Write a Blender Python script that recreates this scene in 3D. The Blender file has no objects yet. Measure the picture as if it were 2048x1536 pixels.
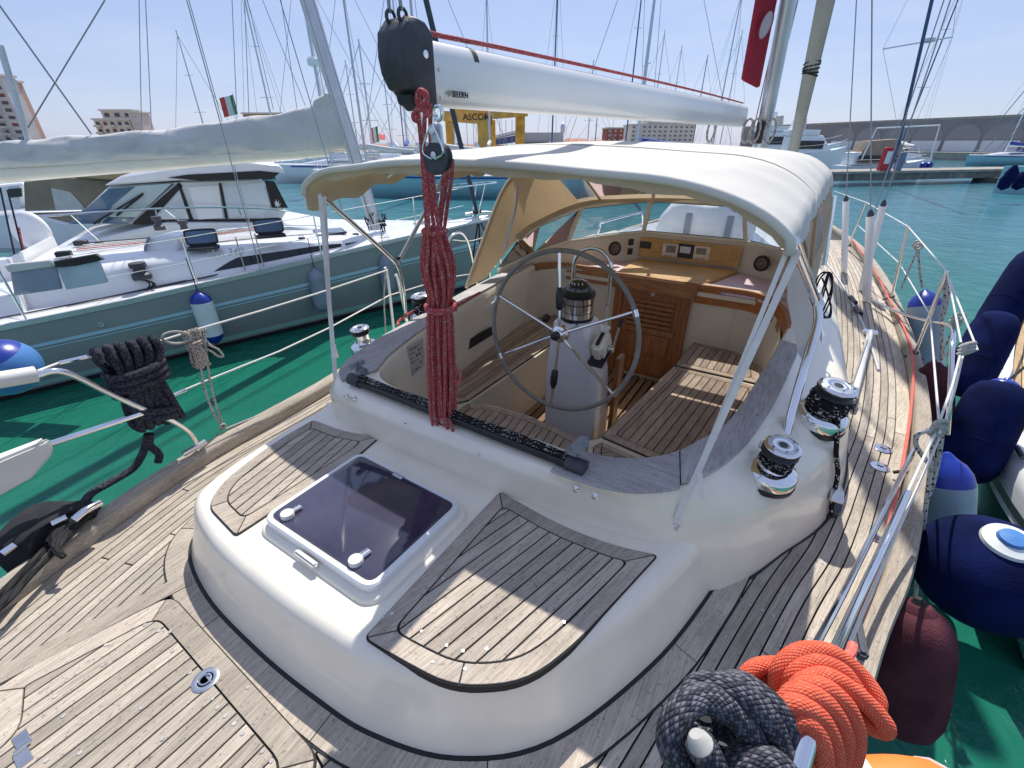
import bpy, bmesh, math, random
from mathutils import Vector, Matrix
random.seed(7)
C = bpy.context.scene
COL = C.collection
PI = math.pi
# ------------------------------------------------------------ camera
# boat frame: x towards the bow, y to port, z up from the water
CAM = Vector((0.0, -0.98, 2.75))
FPX = 880.0
AZ = math.radians(32); PT = math.atan(483/FPX)
fh = Vector((math.cos(AZ), math.sin(AZ), 0)); RT = Vector((math.sin(AZ), -math.cos(AZ), 0)); ZZ = Vector((0, 0, 1))
FW = fh*math.cos(PT) - ZZ*math.sin(PT); UP = fh*math.sin(PT) + ZZ*math.cos(PT)
cd = bpy.data.cameras.new('camera'); co = bpy.data.objects.new('camera', cd); COL.objects.link(co)
co.matrix_world = Matrix(((RT.x, UP.x, -FW.x, CAM.x), (RT.y, UP.y, -FW.y, CAM.y), (RT.z, UP.z, -FW.z, CAM.z), (0, 0, 0, 1)))
cd.sensor_width = 36; cd.lens = FPX/2048*36; cd.clip_start = 0.03; cd.clip_end = 6000
C.camera = co
# ------------------------------------------------------------ world and sun
SUN = Vector((0.64, 0.27, 1.0)).normalized()
w = bpy.data.worlds.new('World'); C.world = w; w.use_nodes = True
wn = w.node_tree; bg = wn.nodes['Background']
sk = wn.nodes.new('ShaderNodeTexSky'); sk.sky_type = 'NISHITA'; sk.sun_disc = False
sk.sun_elevation = math.asin(SUN.z); sk.sun_rotation = math.atan2(SUN.x, SUN.y)
sk.air_density = 1.0; sk.dust_density = 0.5; sk.ozone_density = 2.0
bg.inputs['Strength'].default_value = 0.107
mxs = wn.nodes.new('ShaderNodeMix'); mxs.data_type = 'RGBA'; mxs.inputs[0].default_value = .66; mxs.inputs[7].default_value = (3.3, 3.95, 6.3, 1)
wn.links.new(sk.outputs[0], mxs.inputs[6]); 
wtc = wn.nodes.new('ShaderNodeTexCoord'); wmp = wn.nodes.new('ShaderNodeMapping'); wmp.inputs['Scale'].default_value = (1.6, 1.6, 7)
wno = wn.nodes.new('ShaderNodeTexNoise'); wno.inputs['Scale'].default_value = 2.2; wno.inputs['Detail'].default_value = 8; wno.inputs['Roughness'].default_value = .6
wrp = wn.nodes.new('ShaderNodeMapRange'); wrp.inputs['From Min'].default_value = .50; wrp.inputs['From Max'].default_value = .80; wrp.inputs['To Max'].default_value = .3
wmc = wn.nodes.new('ShaderNodeMix'); wmc.data_type = 'RGBA'; wmc.inputs[7].default_value = (6.2, 6.6, 7.6, 1)
wn.links.new(wtc.outputs['Generated'], wmp.inputs[0]); wn.links.new(wmp.outputs[0], wno.inputs['Vector']); wn.links.new(wno.outputs['Fac'], wrp.inputs['Value']); wn.links.new(wrp.outputs[0], wmc.inputs[0])
wn.links.new(mxs.outputs[2], wmc.inputs[6]); wn.links.new(wmc.outputs[2], bg.inputs['Color'])
sl = bpy.data.lights.new('sun', 'SUN'); sl.energy = 4.2; sl.angle = math.radians(0.5); sl.color = (1, 0.955, 0.88)
so = bpy.data.objects.new('sun', sl); COL.objects.link(so)
so.rotation_euler = SUN.to_track_quat('Z', 'Y').to_euler(); so.location = (20, 10, 40)
C.view_settings.view_transform = 'Standard'; C.view_settings.look = 'None'; C.view_settings.gamma = 1
C.view_settings.exposure = 0.35
# ------------------------------------------------------------ pixel of the photograph -> point on a real plane
def ray(u, v): return FW*FPX + RT*(u-1024) - UP*(v-768)
def at(u, v, z=None, x=None, y=None, d=None, q=None):
    r = ray(u, v)
    if z is not None: t = (z-CAM.z)/r.z
    elif x is not None: t = (x-CAM.x)/r.x
    elif y is not None: t = (y-CAM.y)/r.y
    elif d is not None: t = d/FPX
    else: t = q/(r.dot(fh))          # q: horizontal distance ahead
    return CAM + r*t
def ats(pts, **k): return [at(u, v, **k) for u, v in pts]
# ------------------------------------------------------------ materials
def _n(nt, t, **k):
    n = nt.nodes.new(t)
    for a, b in k.items(): setattr(n, a, b)
    return n
MC = {}
def M(name, col, rough=.5, metal=0, var=.08, vs=4, bump=0, bs=60, stretch=None, col2=None, rnd=0, coat=0, spec=.5, thr=None):
    m = bpy.data.materials.new(name); m.use_nodes = True; nt = m.node_tree; b = nt.nodes['Principled BSDF']
    b.inputs['Roughness'].default_value = rough; b.inputs['Metallic'].default_value = metal
    b.inputs['Specular IOR Level'].default_value = spec
    if coat: b.inputs['Coat Weight'].default_value = coat; b.inputs['Coat Roughness'].default_value = .06
    tc = _n(nt, 'ShaderNodeTexCoord'); mp = _n(nt, 'ShaderNodeMapping'); nt.links.new(tc.outputs['Object'], mp.inputs[0])
    if stretch: mp.inputs['Scale'].default_value = stretch
    n1 = _n(nt, 'ShaderNodeTexNoise'); n1.inputs['Scale'].default_value = vs; n1.inputs['Detail'].default_value = 6
    nt.links.new(mp.outputs[0], n1.inputs['Vector'])
    rp = _n(nt, 'ShaderNodeValToRGB'); lo, hi = thr or (.3, .7)
    rp.color_ramp.elements[0].position = lo; rp.color_ramp.elements[1].position = hi
    c2 = col2 or tuple(min(1, c*(1+var)) for c in col); c1 = col if col2 else tuple(c*(1-var) for c in col)
    rp.color_ramp.elements[0].color = (*c1, 1); rp.color_ramp.elements[1].color = (*c2, 1)
    nt.links.new(n1.outputs['Fac'], rp.inputs[0]); out = rp.outputs[0]
    if rnd:
        oi = _n(nt, 'ShaderNodeObjectInfo'); ma = _n(nt, 'ShaderNodeMapRange'); ma.inputs['To Min'].default_value = 1-rnd; ma.inputs['To Max'].default_value = 1+rnd
        nt.links.new(oi.outputs['Random'], ma.inputs['Value']); mx = _n(nt, 'ShaderNodeVectorMath', operation='SCALE')
        nt.links.new(out, mx.inputs[0]); nt.links.new(ma.outputs[0], mx.inputs['Scale']); out = mx.outputs[0]
        av = _n(nt, 'ShaderNodeVectorMath', operation='MULTIPLY_ADD'); av.inputs[1].default_value = (1, 1, 1)
        cb = _n(nt, 'ShaderNodeCombineXYZ'); m2 = _n(nt, 'ShaderNodeMath', operation='MULTIPLY'); m2.inputs[1].default_value = 40
        nt.links.new(oi.outputs['Random'], m2.inputs[0]); nt.links.new(m2.outputs[0], cb.inputs[0]); nt.links.new(m2.outputs[0], cb.inputs[2])
        nt.links.new(tc.outputs['Object'], av.inputs[0]); nt.links.new(cb.outputs[0], av.inputs[2]); nt.links.new(av.outputs[0], mp.inputs[0])
    nt.links.new(out, b.inputs['Base Color'])
    if bump:
        n2 = _n(nt, 'ShaderNodeTexNoise'); n2.inputs['Scale'].default_value = bs; n2.inputs['Detail'].default_value = 4
        nt.links.new(mp.outputs[0], n2.inputs['Vector']); bp = _n(nt, 'ShaderNodeBump'); bp.inputs['Strength'].default_value = bump; bp.inputs['Distance'].default_value = .01
        nt.links.new(n2.outputs['Fac'], bp.inputs['Height']); nt.links.new(bp.outputs[0], b.inputs['Normal'])
    MC[name] = m; return m
def teak(name, c1, c2, ang=0, rnd=.21, rough=.8):
    m = bpy.data.materials.new(name); m.use_nodes = True; nt = m.node_tree; b = nt.nodes['Principled BSDF']
    b.inputs['Roughness'].default_value = rough; b.inputs['Specular IOR Level'].default_value = .25
    tc = _n(nt, 'ShaderNodeTexCoord'); oi = _n(nt, 'ShaderNodeObjectInfo')
    cb = _n(nt, 'ShaderNodeCombineXYZ'); m2 = _n(nt, 'ShaderNodeMath', operation='MULTIPLY'); m2.inputs[1].default_value = 37
    nt.links.new(oi.outputs['Random'], m2.inputs[0])
    for i in range(3): nt.links.new(m2.outputs[0], cb.inputs[i])
    ad = _n(nt, 'ShaderNodeVectorMath', operation='ADD'); nt.links.new(tc.outputs['Object'], ad.inputs[0]); nt.links.new(cb.outputs[0], ad.inputs[1])
    vr = _n(nt, 'ShaderNodeVectorRotate', rotation_type='Z_AXIS'); vr.inputs['Angle'].default_value = -ang
    nt.links.new(ad.outputs[0], vr.inputs['Vector'])
    def noise(sc, s, det=5):
        mp = _n(nt, 'ShaderNodeMapping'); mp.inputs['Scale'].default_value = sc; nt.links.new(vr.outputs[0], mp.inputs[0])
        n = _n(nt, 'ShaderNodeTexNoise'); n.inputs['Scale'].default_value = s; n.inputs['Detail'].default_value = det; n.inputs['Roughness'].default_value = .65
        nt.links.new(mp.outputs[0], n.inputs['Vector']); return n
    g = noise((1.2, 30, 30), 6); f = noise((4, 160, 160), 4, 3); bl = noise((1, 2, 2), 4)
    rp = _n(nt, 'ShaderNodeValToRGB'); rp.color_ramp.elements[0].position = .34; rp.color_ramp.elements[1].position = .62
    rp.color_ramp.elements[0].color = (*c1, 1); rp.color_ramp.elements[1].color = (*c2, 1); nt.links.new(g.outputs['Fac'], rp.inputs[0])
    def mul(a, fac_node, lo, hi, fmin=.3, fmax=.7):
        ma = _n(nt, 'ShaderNodeMapRange'); ma.inputs['From Min'].default_value = fmin; ma.inputs['From Max'].default_value = fmax
        ma.inputs['To Min'].default_value = lo; ma.inputs['To Max'].default_value = hi; nt.links.new(fac_node, ma.inputs['Value'])
        s = _n(nt, 'ShaderNodeVectorMath', operation='SCALE'); nt.links.new(a, s.inputs[0]); nt.links.new(ma.outputs[0], s.inputs['Scale']); return s.outputs[0]
    o = mul(rp.outputs[0], f.outputs['Fac'], .74, 1.14); o = mul(o, bl.outputs['Fac'], .8, 1.12); o = mul(o, oi.outputs['Random'], 1-rnd, 1+rnd, 0, 1)
    sp = noise((9, 9, 9), 9, 2)
    o = mul(o, sp.outputs['Fac'], .62, 1.0, .30, .40)
    nt.links.new(o, b.inputs['Base Color'])
    bp = _n(nt, 'ShaderNodeBump'); bp.inputs['Strength'].default_value = .5; bp.inputs['Distance'].default_value = .003
    nt.links.new(f.outputs['Fac'], bp.inputs['Height']); nt.links.new(bp.outputs[0], b.inputs['Normal'])
    MC[name] = m; return m
def ropemat(name, c1, c2, fleck=.25, k=1.0, rough=.85, bump=.8, mode='braid', pitch=None):
    # braid drawn from the rope's own UV (u round it, v along it in radii)
    m = bpy.data.materials.new(name); m.use_nodes = True; nt = m.node_tree; b = nt.nodes['Principled BSDF']
    b.inputs['Roughness'].default_value = rough; b.inputs['Specular IOR Level'].default_value = .2
    uv = _n(nt, 'ShaderNodeUVMap'); sx = _n(nt, 'ShaderNodeSeparateXYZ'); nt.links.new(uv.outputs[0], sx.inputs[0])
    def mt(op, a, bb=None, c=None):
        n = _n(nt, 'ShaderNodeMath', operation=op)
        for i, q in enumerate((a, bb, c)):
            if q is None: continue
            if isinstance(q, (int, float)): n.inputs[i].default_value = q
            else: nt.links.new(q, n.inputs[i])
        return n.outputs[0]
    u, v = sx.outputs[0], sx.outputs[1]
    nu = (16 if k > 1.4 else 12 if k > .9 else 8) if mode == 'braid' else 3; kv = (k*2.6 if mode == 'braid' else .32)
    a1 = mt('ADD', mt('MULTIPLY', u, nu), mt('MULTIPLY', v, kv)); a2 = mt('SUBTRACT', mt('MULTIPLY', u, nu), mt('MULTIPLY', v, kv))
    s1 = mt('ABSOLUTE', mt('SINE', mt('MULTIPLY', a1, PI))); s2 = mt('ABSOLUTE', mt('SINE', mt('MULTIPLY', a2, PI)))
    if mode == 'braid':
        par = mt('GREATER_THAN', mt('SINE', mt('MULTIPLY', v, kv*PI)), 0)
        h = mt('MULTIPLY', s1, s2) if True else s1
        h = mt('POWER', h, .5)
    else: h = mt('POWER', s1, .6)
    # flecks: some cells take the second colour
    wn_ = _n(nt, 'ShaderNodeTexWhiteNoise', noise_dimensions='2D'); cx = _n(nt, 'ShaderNodeCombineXYZ')
    nt.links.new(mt('FLOOR', a1), cx.inputs[0]); nt.links.new(mt('FLOOR', a2), cx.inputs[1]); nt.links.new(cx.outputs[0], wn_.inputs[0])
    fl = mt('LESS_THAN', wn_.outputs['Value'], fleck)
    mx = _n(nt, 'ShaderNodeMix', data_type='RGBA'); mx.inputs[6].default_value = (*c1, 1); mx.inputs[7].default_value = (*c2, 1)
    nt.links.new(fl, mx.inputs[0])
    sc = _n(nt, 'ShaderNodeVectorMath', operation='SCALE'); nt.links.new(mx.outputs[2], sc.inputs[0])
    nt.links.new(mt('MULTIPLY_ADD', h, .45, .65), sc.inputs['Scale']); nt.links.new(sc.outputs[0], b.inputs['Base Color'])
    bp = _n(nt, 'ShaderNodeBump'); bp.inputs['Strength'].default_value = bump; bp.inputs['Distance'].default_value = .004
    nt.links.new(h, bp.inputs['Height']); nt.links.new(bp.outputs[0], b.inputs['Normal'])
    MC[name] = m; return m
def glassmat(name, tint=(.9, .95, .96), amt=.12, rough=.03, milky=.06):
    m = bpy.data.materials.new(name); m.use_nodes = True; nt = m.node_tree
    for n in list(nt.nodes): nt.nodes.remove(n)
    o = _n(nt, 'ShaderNodeOutputMaterial'); tr = _n(nt, 'ShaderNodeBsdfTransparent'); tr.inputs[0].default_value = (*tint, 1)
    gl = _n(nt, 'ShaderNodeBsdfGlossy'); gl.inputs['Roughness'].default_value = rough
    df = _n(nt, 'ShaderNodeBsdfDiffuse'); df.inputs[0].default_value = (.75, .8, .82, 1)
    tc = _n(nt, 'ShaderNodeTexCoord'); ns = _n(nt, 'ShaderNodeTexNoise'); ns.inputs['Scale'].default_value = 3; ns.inputs['Detail'].default_value = 5; nt.links.new(tc.outputs['Object'], ns.inputs['Vector'])
    mr = _n(nt, 'ShaderNodeMapRange'); mr.inputs['From Min'].default_value = .35; mr.inputs['From Max'].default_value = .7; mr.inputs['To Min'].default_value = milky*.4; mr.inputs['To Max'].default_value = milky*1.8; nt.links.new(ns.outputs[0], mr.inputs[0])
    m1 = _n(nt, 'ShaderNodeMixShader'); nt.links.new(mr.outputs[0], m1.inputs[0]); nt.links.new(tr.outputs[0], m1.inputs[1]); nt.links.new(df.outputs[0], m1.inputs[2])
    fr = _n(nt, 'ShaderNodeFresnel'); fr.inputs[0].default_value = 1.45
    ad = _n(nt, 'ShaderNodeMath', operation='ADD'); ad.inputs[1].default_value = amt*.3; nt.links.new(fr.outputs[0], ad.inputs[0])
    m2 = _n(nt, 'ShaderNodeMixShader'); nt.links.new(ad.outputs[0], m2.inputs[0]); nt.links.new(m1.outputs[0], m2.inputs[1]); nt.links.new(gl.outputs[0], m2.inputs[2])
    nt.links.new(m2.outputs[0], o.inputs[0]); MC[name] = m; return m
GEL = M('gelcoat', (.85, .785, .64), .26, var=.045, vs=7, coat=.4, bump=.03, bs=8)
GELW = M('white_gelcoat', (.76, .77, .775), .25, var=.04, vs=2, coat=.4)
CREAM = M('cream_liner', (.72, .64, .50), .45, var=.05, vs=3)
TEAK = teak('weathered_teak', (.37, .315, .25), (.56, .485, .395))
TEAKP = teak('weathered_teak_port', (.37, .32, .255), (.56, .49, .40), ang=.2)
TEAKS = teak('weathered_teak_stbd', (.40, .345, .275), (.58, .51, .415), ang=-.25)
TEAKG = teak('grey_teak', (.36, .345, .33), (.54, .52, .505), rnd=.12)
TEAKGA = teak('grey_teak_across', (.36, .345, .33), (.54, .52, .505), ang=PI/2, rnd=.12)
TEAKB = teak('brown_teak_floor', (.26, .15, .085), (.40, .25, .15))
TEAKSEAT = teak('seat_teak', (.34, .25, .185), (.52, .41, .315))
TEAKPAD = teak('pad_teak', (.36, .305, .245), (.55, .475, .385), ang=-.27, rnd=.18)
MAHO = teak('varnished_teak', (.38, .13, .035), (.56, .23, .075), ang=PI/2, rnd=.08, rough=.35)
MAHOV = M('varnished_teak_upright', (.22, .075, .025), .4, stretch=(8, 8, 1), vs=5, col2=(.37, .145, .05), bump=.1, coat=.2)
MAHOL = teak('light_varnished_teak', (.62, .34, .12), (.76, .47, .2), ang=PI/2, rnd=.08, rough=.4)
WORN = teak('worn_varnish', (.30, .115, .04), (.50, .25, .11), ang=PI/2, rnd=.1, rough=.5)
BLK = M('black_rubber', (.012, .012, .013), .6, var=.2, vs=20)
CAULK = M('black_caulk', (.015, .014, .014), .75, var=.2, vs=30)
def translu(m, f, col):
    nt = m.node_tree; o = [n for n in nt.nodes if n.type == 'OUTPUT_MATERIAL'][0]; b = nt.nodes['Principled BSDF']
    t = _n(nt, 'ShaderNodeBsdfTranslucent'); t.inputs[0].default_value = (*col, 1); mx = _n(nt, 'ShaderNodeMixShader'); mx.inputs[0].default_value = f
    nt.links.new(b.outputs[0], mx.inputs[1]); nt.links.new(t.outputs[0], mx.inputs[2]); nt.links.new(mx.outputs[0], o.inputs[0]); return m
BLKP = M('black_plastic', (.02, .021, .024), .4, var=.2, vs=15)
CHR = M('polished_steel', (.82, .82, .82), .1, 1, var=.06, vs=10)
STEEL = M('brushed_steel', (.62, .62, .61), .28, 1, var=.1, vs=18, bump=.02)
ALU = M('white_painted_aluminium', (.78, .78, .76), .32, .1, var=.03, vs=3, coat=.2)
ALUG = M('grey_aluminium', (.55, .57, .60), .35, .6, var=.08, vs=6)
DGREY = M('dark_cast_aluminium', (.055, .058, .068), .55, .2, var=.25, vs=25, bump=.15, bs=120)
CANV = M('white_canvas', (.74, .725, .67), .85, var=.07, vs=4, bump=.35, bs=9)
CANVB = M('beige_and_backlit_canvas', (.60, .51, .38), .9, var=.14, vs=5, bump=.15, bs=16)  # beige cloth; under the hood its tan stands in for sun through white canvas
translu(CANV, .22, (.85, .83, .76)); translu(CANVB, .25, (.8, .66, .44))
TANC = M('tan_cloth', (.62, .43, .24), .85, var=.12, vs=6, bump=.08, bs=14)
translu(TANC, .25, (.8, .58, .34))
SAILC = M('grey_sail_cover', (.57, .57, .55), .9, var=.06, vs=2, bump=.35, bs=3)
WEB = M('white_webbing', (.74, .72, .67), .8, var=.05, vs=30, bump=.1, bs=200)
PINK = M('pink_grey_deck_paint', (.74, .54, .55), .6, var=.05, vs=8, bump=.05, bs=200)
GREYL = M('grey_leather', (.27, .25, .22), .6, var=.15, vs=18, bump=.3, bs=120)
NAVY = M('navy_fender_cloth', (.005, .010, .055), .95, var=.45, vs=7, bump=.3, bs=140, spec=.1)
BLUEV = M('blue_vinyl', (.01, .035, .30), .3, var=.15, vs=5)
BLUEL = M('light_blue_vinyl', (.06, .19, .45), .35, var=.12, vs=3)
WHTV = M('white_vinyl', (.62, .66, .68), .4, var=.1, vs=6, col2=(.74, .77, .78))
AQUAV = M('pale_aqua_vinyl', (.30, .40, .44), .4, var=.12, vs=4)
MAROON = M('maroon_fender_cloth', (.085, .028, .035), .9, var=.3, vs=10, bump=.4, bs=130, spec=.1)
GREYV = M('grey_fender_cover', (.24, .27, .33), .85, var=.1, vs=8, bump=.2, bs=60)
HATCHG = M('smoked_acrylic', (.028, .026, .048), .07, var=.3, vs=3, coat=.6, col2=(.065, .062, .10))
DARKW = M('dark_window', (.012, .014, .02), .08, var=.2, vs=2)
BLUEW = M('blue_tinted_window', (.06, .12, .20), .06, var=.5, vs=1.5, coat=.5)
SCREEN = M('grey_screen', (.20, .22, .22), .15, var=.1, vs=20)
ELAN = M('slate_green_topsides', (.27, .285, .295), .3, var=.05, vs=1.5, coat=.35)
HULLA = M('pale_teal_topsides', (.26, .50, .55), .35, var=.05, vs=1)
STRIPE = M('pale_blue_stripe', (.42, .60, .72), .35, var=.04)
STRIPEG = M('pale_green_stripe', (.28, .52, .46), .4, var=.04)
DKHULL = M('dark_green_hull', (.02, .07, .065), .2, var=.3, vs=2, coat=.4)
REDC = M('dark_red_sleeve', (.30, .014, .035), .8, var=.08, vs=5, bump=.05)
YEL = M('yellow_crane_paint', (.62, .34, .05), .6, var=.25, vs=.8)
CONC = M('weathered_concrete', (.30, .28, .24), .9, var=.2, vs=1.2, bump=.2, bs=6)
CONCD = M('dark_wet_concrete', (.09, .10, .085), .8, var=.4, vs=1.2)
WALLG = M('grey_breakwater_wall', (.22, .21, .215), .9, var=.1, vs=.15)
WALLW = M('white_wall_panel', (.60, .63, .66), .8, var=.06, vs=.3)
GLS = glassmat('windscreen_glass')
VIN = glassmat('clear_vinyl', (.93, .95, .97), .3, .05, .16)
R_RED = ropemat('red_rope', (.62, .11, .11), (.64, .40, .38), .16, .8)
R_ORG = ropemat('orange_rope', (.84, .14, .075), (.86, .18, .10), .3, 1.5, bump=.5)
R_DK = ropemat('dark_grey_rope', (.03, .03, .042), (.075, .075, .10), .45, 1.3)
R_DK2 = ropemat('dark_flecked_rope', (.055, .055, .07), (.15, .15, .18), .5, 1.5)
R_TW = ropemat('black_laid_rope', (.02, .021, .022), (.035, .035, .037), .3, 1, mode='laid')
R_BF = ropemat('black_white_fleck_rope', (.02, .02, .022), (.65, .63, .58), .14, .6)
R_WF = ropemat('white_rope_dark_fleck', (.66, .64, .59), (.03, .03, .05), .13, .55)
R_WT = ropemat('white_rope', (.68, .66, .60), (.55, .53, .48), .3, 1.1)
R_BR = ropemat('beige_brown_rope', (.62, .57, .50), (.22, .13, .12), .28, .6)
R_CO = ropemat('coral_strap', (.80, .15, .12), (.82, .22, .17), .4, 1.1, bump=.2)
WIRE = M('rigging_wire', (.30, .31, .34), .35, .7, var=.05)
WIREW = M('white_coated_wire', (.72, .70, .66), .5, var=.05)
BMAST = M('dark_blue_mast', (.07, .10, .20), .35, .2, var=.05)
# ------------------------------------------------------------ mesh building
class MB:
    def __init__(s): s.v = []; s.f = []; s.uv = {}
    def add(s, vs, fs, uvs=None):
        o = len(s.v); s.v += [Vector(p) for p in vs]
        for i, f in enumerate(fs):
            if uvs: s.uv[len(s.f)] = uvs[i]
            s.f.append([o+k for k in f])
        return s
    def loft(s, rings, closed=True, cap=True):
        n = len(rings[0]); vs = [p for r in rings for p in r]; fs = []
        for i in range(len(rings)-1):
            for j in range(n if closed else n-1):
                a = i*n+j; b = i*n+(j+1) % n; fs.append((a, b, b+n, a+n))
        if cap and closed: fs.append(tuple(range(n))[::-1]); fs.append(tuple((len(rings)-1)*n+j for j in range(n)))
        return s.add(vs, fs)
    def tube(s, path, r, n=8, closed=False, cap=True, rs=None):
        P = [Vector(p) for p in path]; m = len(P); rings = []; L = [0]
        for i in range(1, m): L.append(L[-1]+(P[i]-P[i-1]).length)
        t0 = (P[1]-P[0]).normalized(); nn = t0.orthogonal().normalized(); pt = t0
        for i in range(m):
            if closed: t = (P[(i+1) % m]-P[i-1])
            else: t = P[min(i+1, m-1)]-P[max(i-1, 0)]
            if t.length < 1e-9: t = pt
            t = t.normalized(); ax = pt.cross(t)
            if ax.length > 1e-7: nn = Matrix.Rotation(pt.angle(t), 3, ax) @ nn
            nn = (nn-t*nn.dot(t)).normalized(); pt = t; bb = t.cross(nn); rr = rs[i] if rs else r
            rings.append([P[i]+(nn*math.cos(2*PI*k/n)+bb*math.sin(2*PI*k/n))*rr for k in range(n)])
        vs = [p for q in rings for p in q]; fs = []; uvs = []
        for i in range(m if closed else m-1):
            i2 = (i+1) % m; l1 = L[i]/r/2; l2 = (L[i+1] if i+1 < m else L[i]+(P[0]-P[-1]).length)/r/2
            for k in range(n):
                k2 = (k+1) % n; fs.append((i*n+k, i*n+k2, i2*n+k2, i2*n+k)); uvs.append(((k/n, l1), ((k+1)/n, l1), ((k+1)/n, l2), (k/n, l2)))
        if cap and not closed:
            fs.append(tuple(range(n))[::-1]); uvs.append([(0, 0)]*n); fs.append(tuple((m-1)*n+k for k in range(n))); uvs.append([(0, 0)]*n)
        return s.add(vs, fs, uvs)
    def box(s, c, sz, R=None, ex=None):
        c = Vector(c); hx, hy, hz = sz[0]/2, sz[1]/2, sz[2]/2
        vs = []
        for z in (-hz, hz):
            for x, y in ((-hx, -hy), (hx, -hy), (hx, hy), (-hx, hy)):
                p = Vector((x, y, z)); vs.append(c+(R @ p if R else p))
        return s.add(vs, [(0, 3, 2, 1), (4, 5, 6, 7), (0, 1, 5, 4), (1, 2, 6, 5), (2, 3, 7, 6), (3, 0, 4, 7)])
    def prism(s, pts, z0, z1):           # pts: xy outline
        n = len(pts); vs = [Vector((p[0], p[1], z0)) for p in pts]+[Vector((p[0], p[1], z1)) for p in pts]
        fs = [tuple(range(n))[::-1], tuple(range(n, 2*n))]+[(i, (i+1) % n, n+(i+1) % n, n+i) for i in range(n)]
        return s.add(vs, fs)
    def slab(s, pts, off):               # any planar 3d outline pushed by a vector
        n = len(pts); P = [Vector(p) for p in pts]; off = Vector(off)
        return s.add(P+[p+off for p in P], [tuple(range(n))[::-1], tuple(range(n, 2*n))]+[(i, (i+1) % n, n+(i+1) % n, n+i) for i in range(n)])
    def lathe(s, prof, c=(0, 0, 0), ax=(0, 0, 1), n=24, sx=1):
        a = Vector(ax).normalized(); u = a.orthogonal().normalized()
        if abs(a.z) > .999: u = Vector((1, 0, 0))
        v = a.cross(u); c = Vector(c)
        rings = [[c+a*z+(u*math.cos(2*PI*k/n)*sx+v*math.sin(2*PI*k/n))*max(r, 1e-4) for k in range(n)] for r, z in prof]
        return s.loft(rings)
    def build(s, name, mat, parent=None, smooth=40, bevel=0, seg=1, sub=0, **props):
        me = bpy.data.meshes.new(name); me.from_pydata([tuple(p) for p in s.v], [], s.f)
        if s.uv:
            ul = me.uv_layers.new(name='UVMap'); li = 0
            for i, f in enumerate(s.f):
                u = s.uv.get(i)
                for k in range(len(f)):
                    if u: ul.data[li].uv = u[k]
                    li += 1
        if s.uv == {} or bevel:
            bm = bmesh.new(); bm.from_mesh(me)
            bmesh.ops.recalc_face_normals(bm, faces=bm.faces)
            if bevel:
                es = [e for e in bm.edges if len(e.link_faces) == 2 and e.calc_face_angle(0) > math.radians(30)]
                bmesh.ops.bevel(bm, geom=es, offset=bevel, segments=seg, affect='EDGES', clamp_overlap=True)
            bm.to_mesh(me); bm.free()
        if smooth:
            me.polygons.foreach_set('use_smooth', [True]*len(me.polygons)); me.set_sharp_from_angle(angle=math.radians(smooth))
        me.materials.append(mat)
        o = bpy.data.objects.new(name, me); COL.objects.link(o)
        if parent is not None: o.parent = parent
        for k, v in props.items(): o[k] = v
        return o
def T(name, label, cat, loc=(0, 0, 0), group=None):
    o = bpy.data.objects.new(name, None); COL.objects.link(o); o.empty_display_size = .1
    o['label'] = label; o['category'] = cat
    if group: o['group'] = group
    return o
def tag(o, label, cat, group=None):
    o['label'] = label; o['category'] = cat
    if group: o['group'] = group
    return o
def cr(P, n=6, closed=False):
    P = [Vector(p) for p in P]; m = len(P); out = []
    for i in range(m if closed else m-1):
        p0 = P[i-1] if (closed or i > 0) else P[0]*2-P[1]; p1 = P[i]; p2 = P[(i+1) % m]
        p3 = P[(i+2) % m] if (closed or i+2 < m) else P[-1]*2-P[-2]
        for k in range(n):
            t = k/n; out.append(.5*((2*p1)+(p2-p0)*t+(2*p0-5*p1+4*p2-p3)*t*t+(3*p1-p0-3*p2+p3)*t**3))
    if not closed: out.append(P[-1])
    return out
def V2(p): return Vector((p[0], p[1]))
def area(P): return .5*sum(P[i][0]*P[(i+1) % len(P)][1]-P[(i+1) % len(P)][0]*P[i][1] for i in range(len(P)))
def inset(P, d):                        # d > 0 shrinks
    P = [V2(p) for p in P]; sg = 1 if area(P) > 0 else -1; n = len(P); out = []
    for i in range(n):
        a = (P[i]-P[i-1]); b = (P[(i+1) % n]-P[i])
        if a.length < 1e-6: a = b
        if b.length < 1e-6: b = a
        a = a.normalized(); b = b.normalized()
        na = Vector((-a.y, a.x))*sg; nb = Vector((-b.y, b.x))*sg; m = (na+nb)
        if m.length < 1e-3: m = na
        m = m.normalized(); k = d/max(.35, m.dot(na)); out.append(P[i]+m*k)
    return out
def rnd_poly(P, r, n=5):                # round the corners of a polygon
    P = [V2(p) for p in P]; out = []; m = len(P)
    for i in range(m):
        rr = r[i] if isinstance(r, (list, tuple)) else r
        a = P[i-1]-P[i]; b = P[(i+1) % m]-P[i]; q = min(rr, a.length*.49, b.length*.49)
        if q < 1e-4: out.append(P[i]); continue
        s = P[i]+a.normalized()*q; e = P[i]+b.normalized()*q
        for k in range(n+1):
            t = k/n; out.append(s*(1-t)**2+P[i]*2*t*(1-t)+e*t*t)
    return out
def clip(P, nrm, c, keep=1):            # keep points with (p.n - c)*keep >= 0
    out = []; n = len(P)
    for i in range(n):
        a = P[i]; b = P[(i+1) % n]; da = (a.dot(nrm)-c)*keep; db = (b.dot(nrm)-c)*keep
        if da >= 0: out.append(a)
        if (da >= 0) != (db >= 0): out.append(a+(b-a)*(da/(da-db)))
    return out
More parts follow.
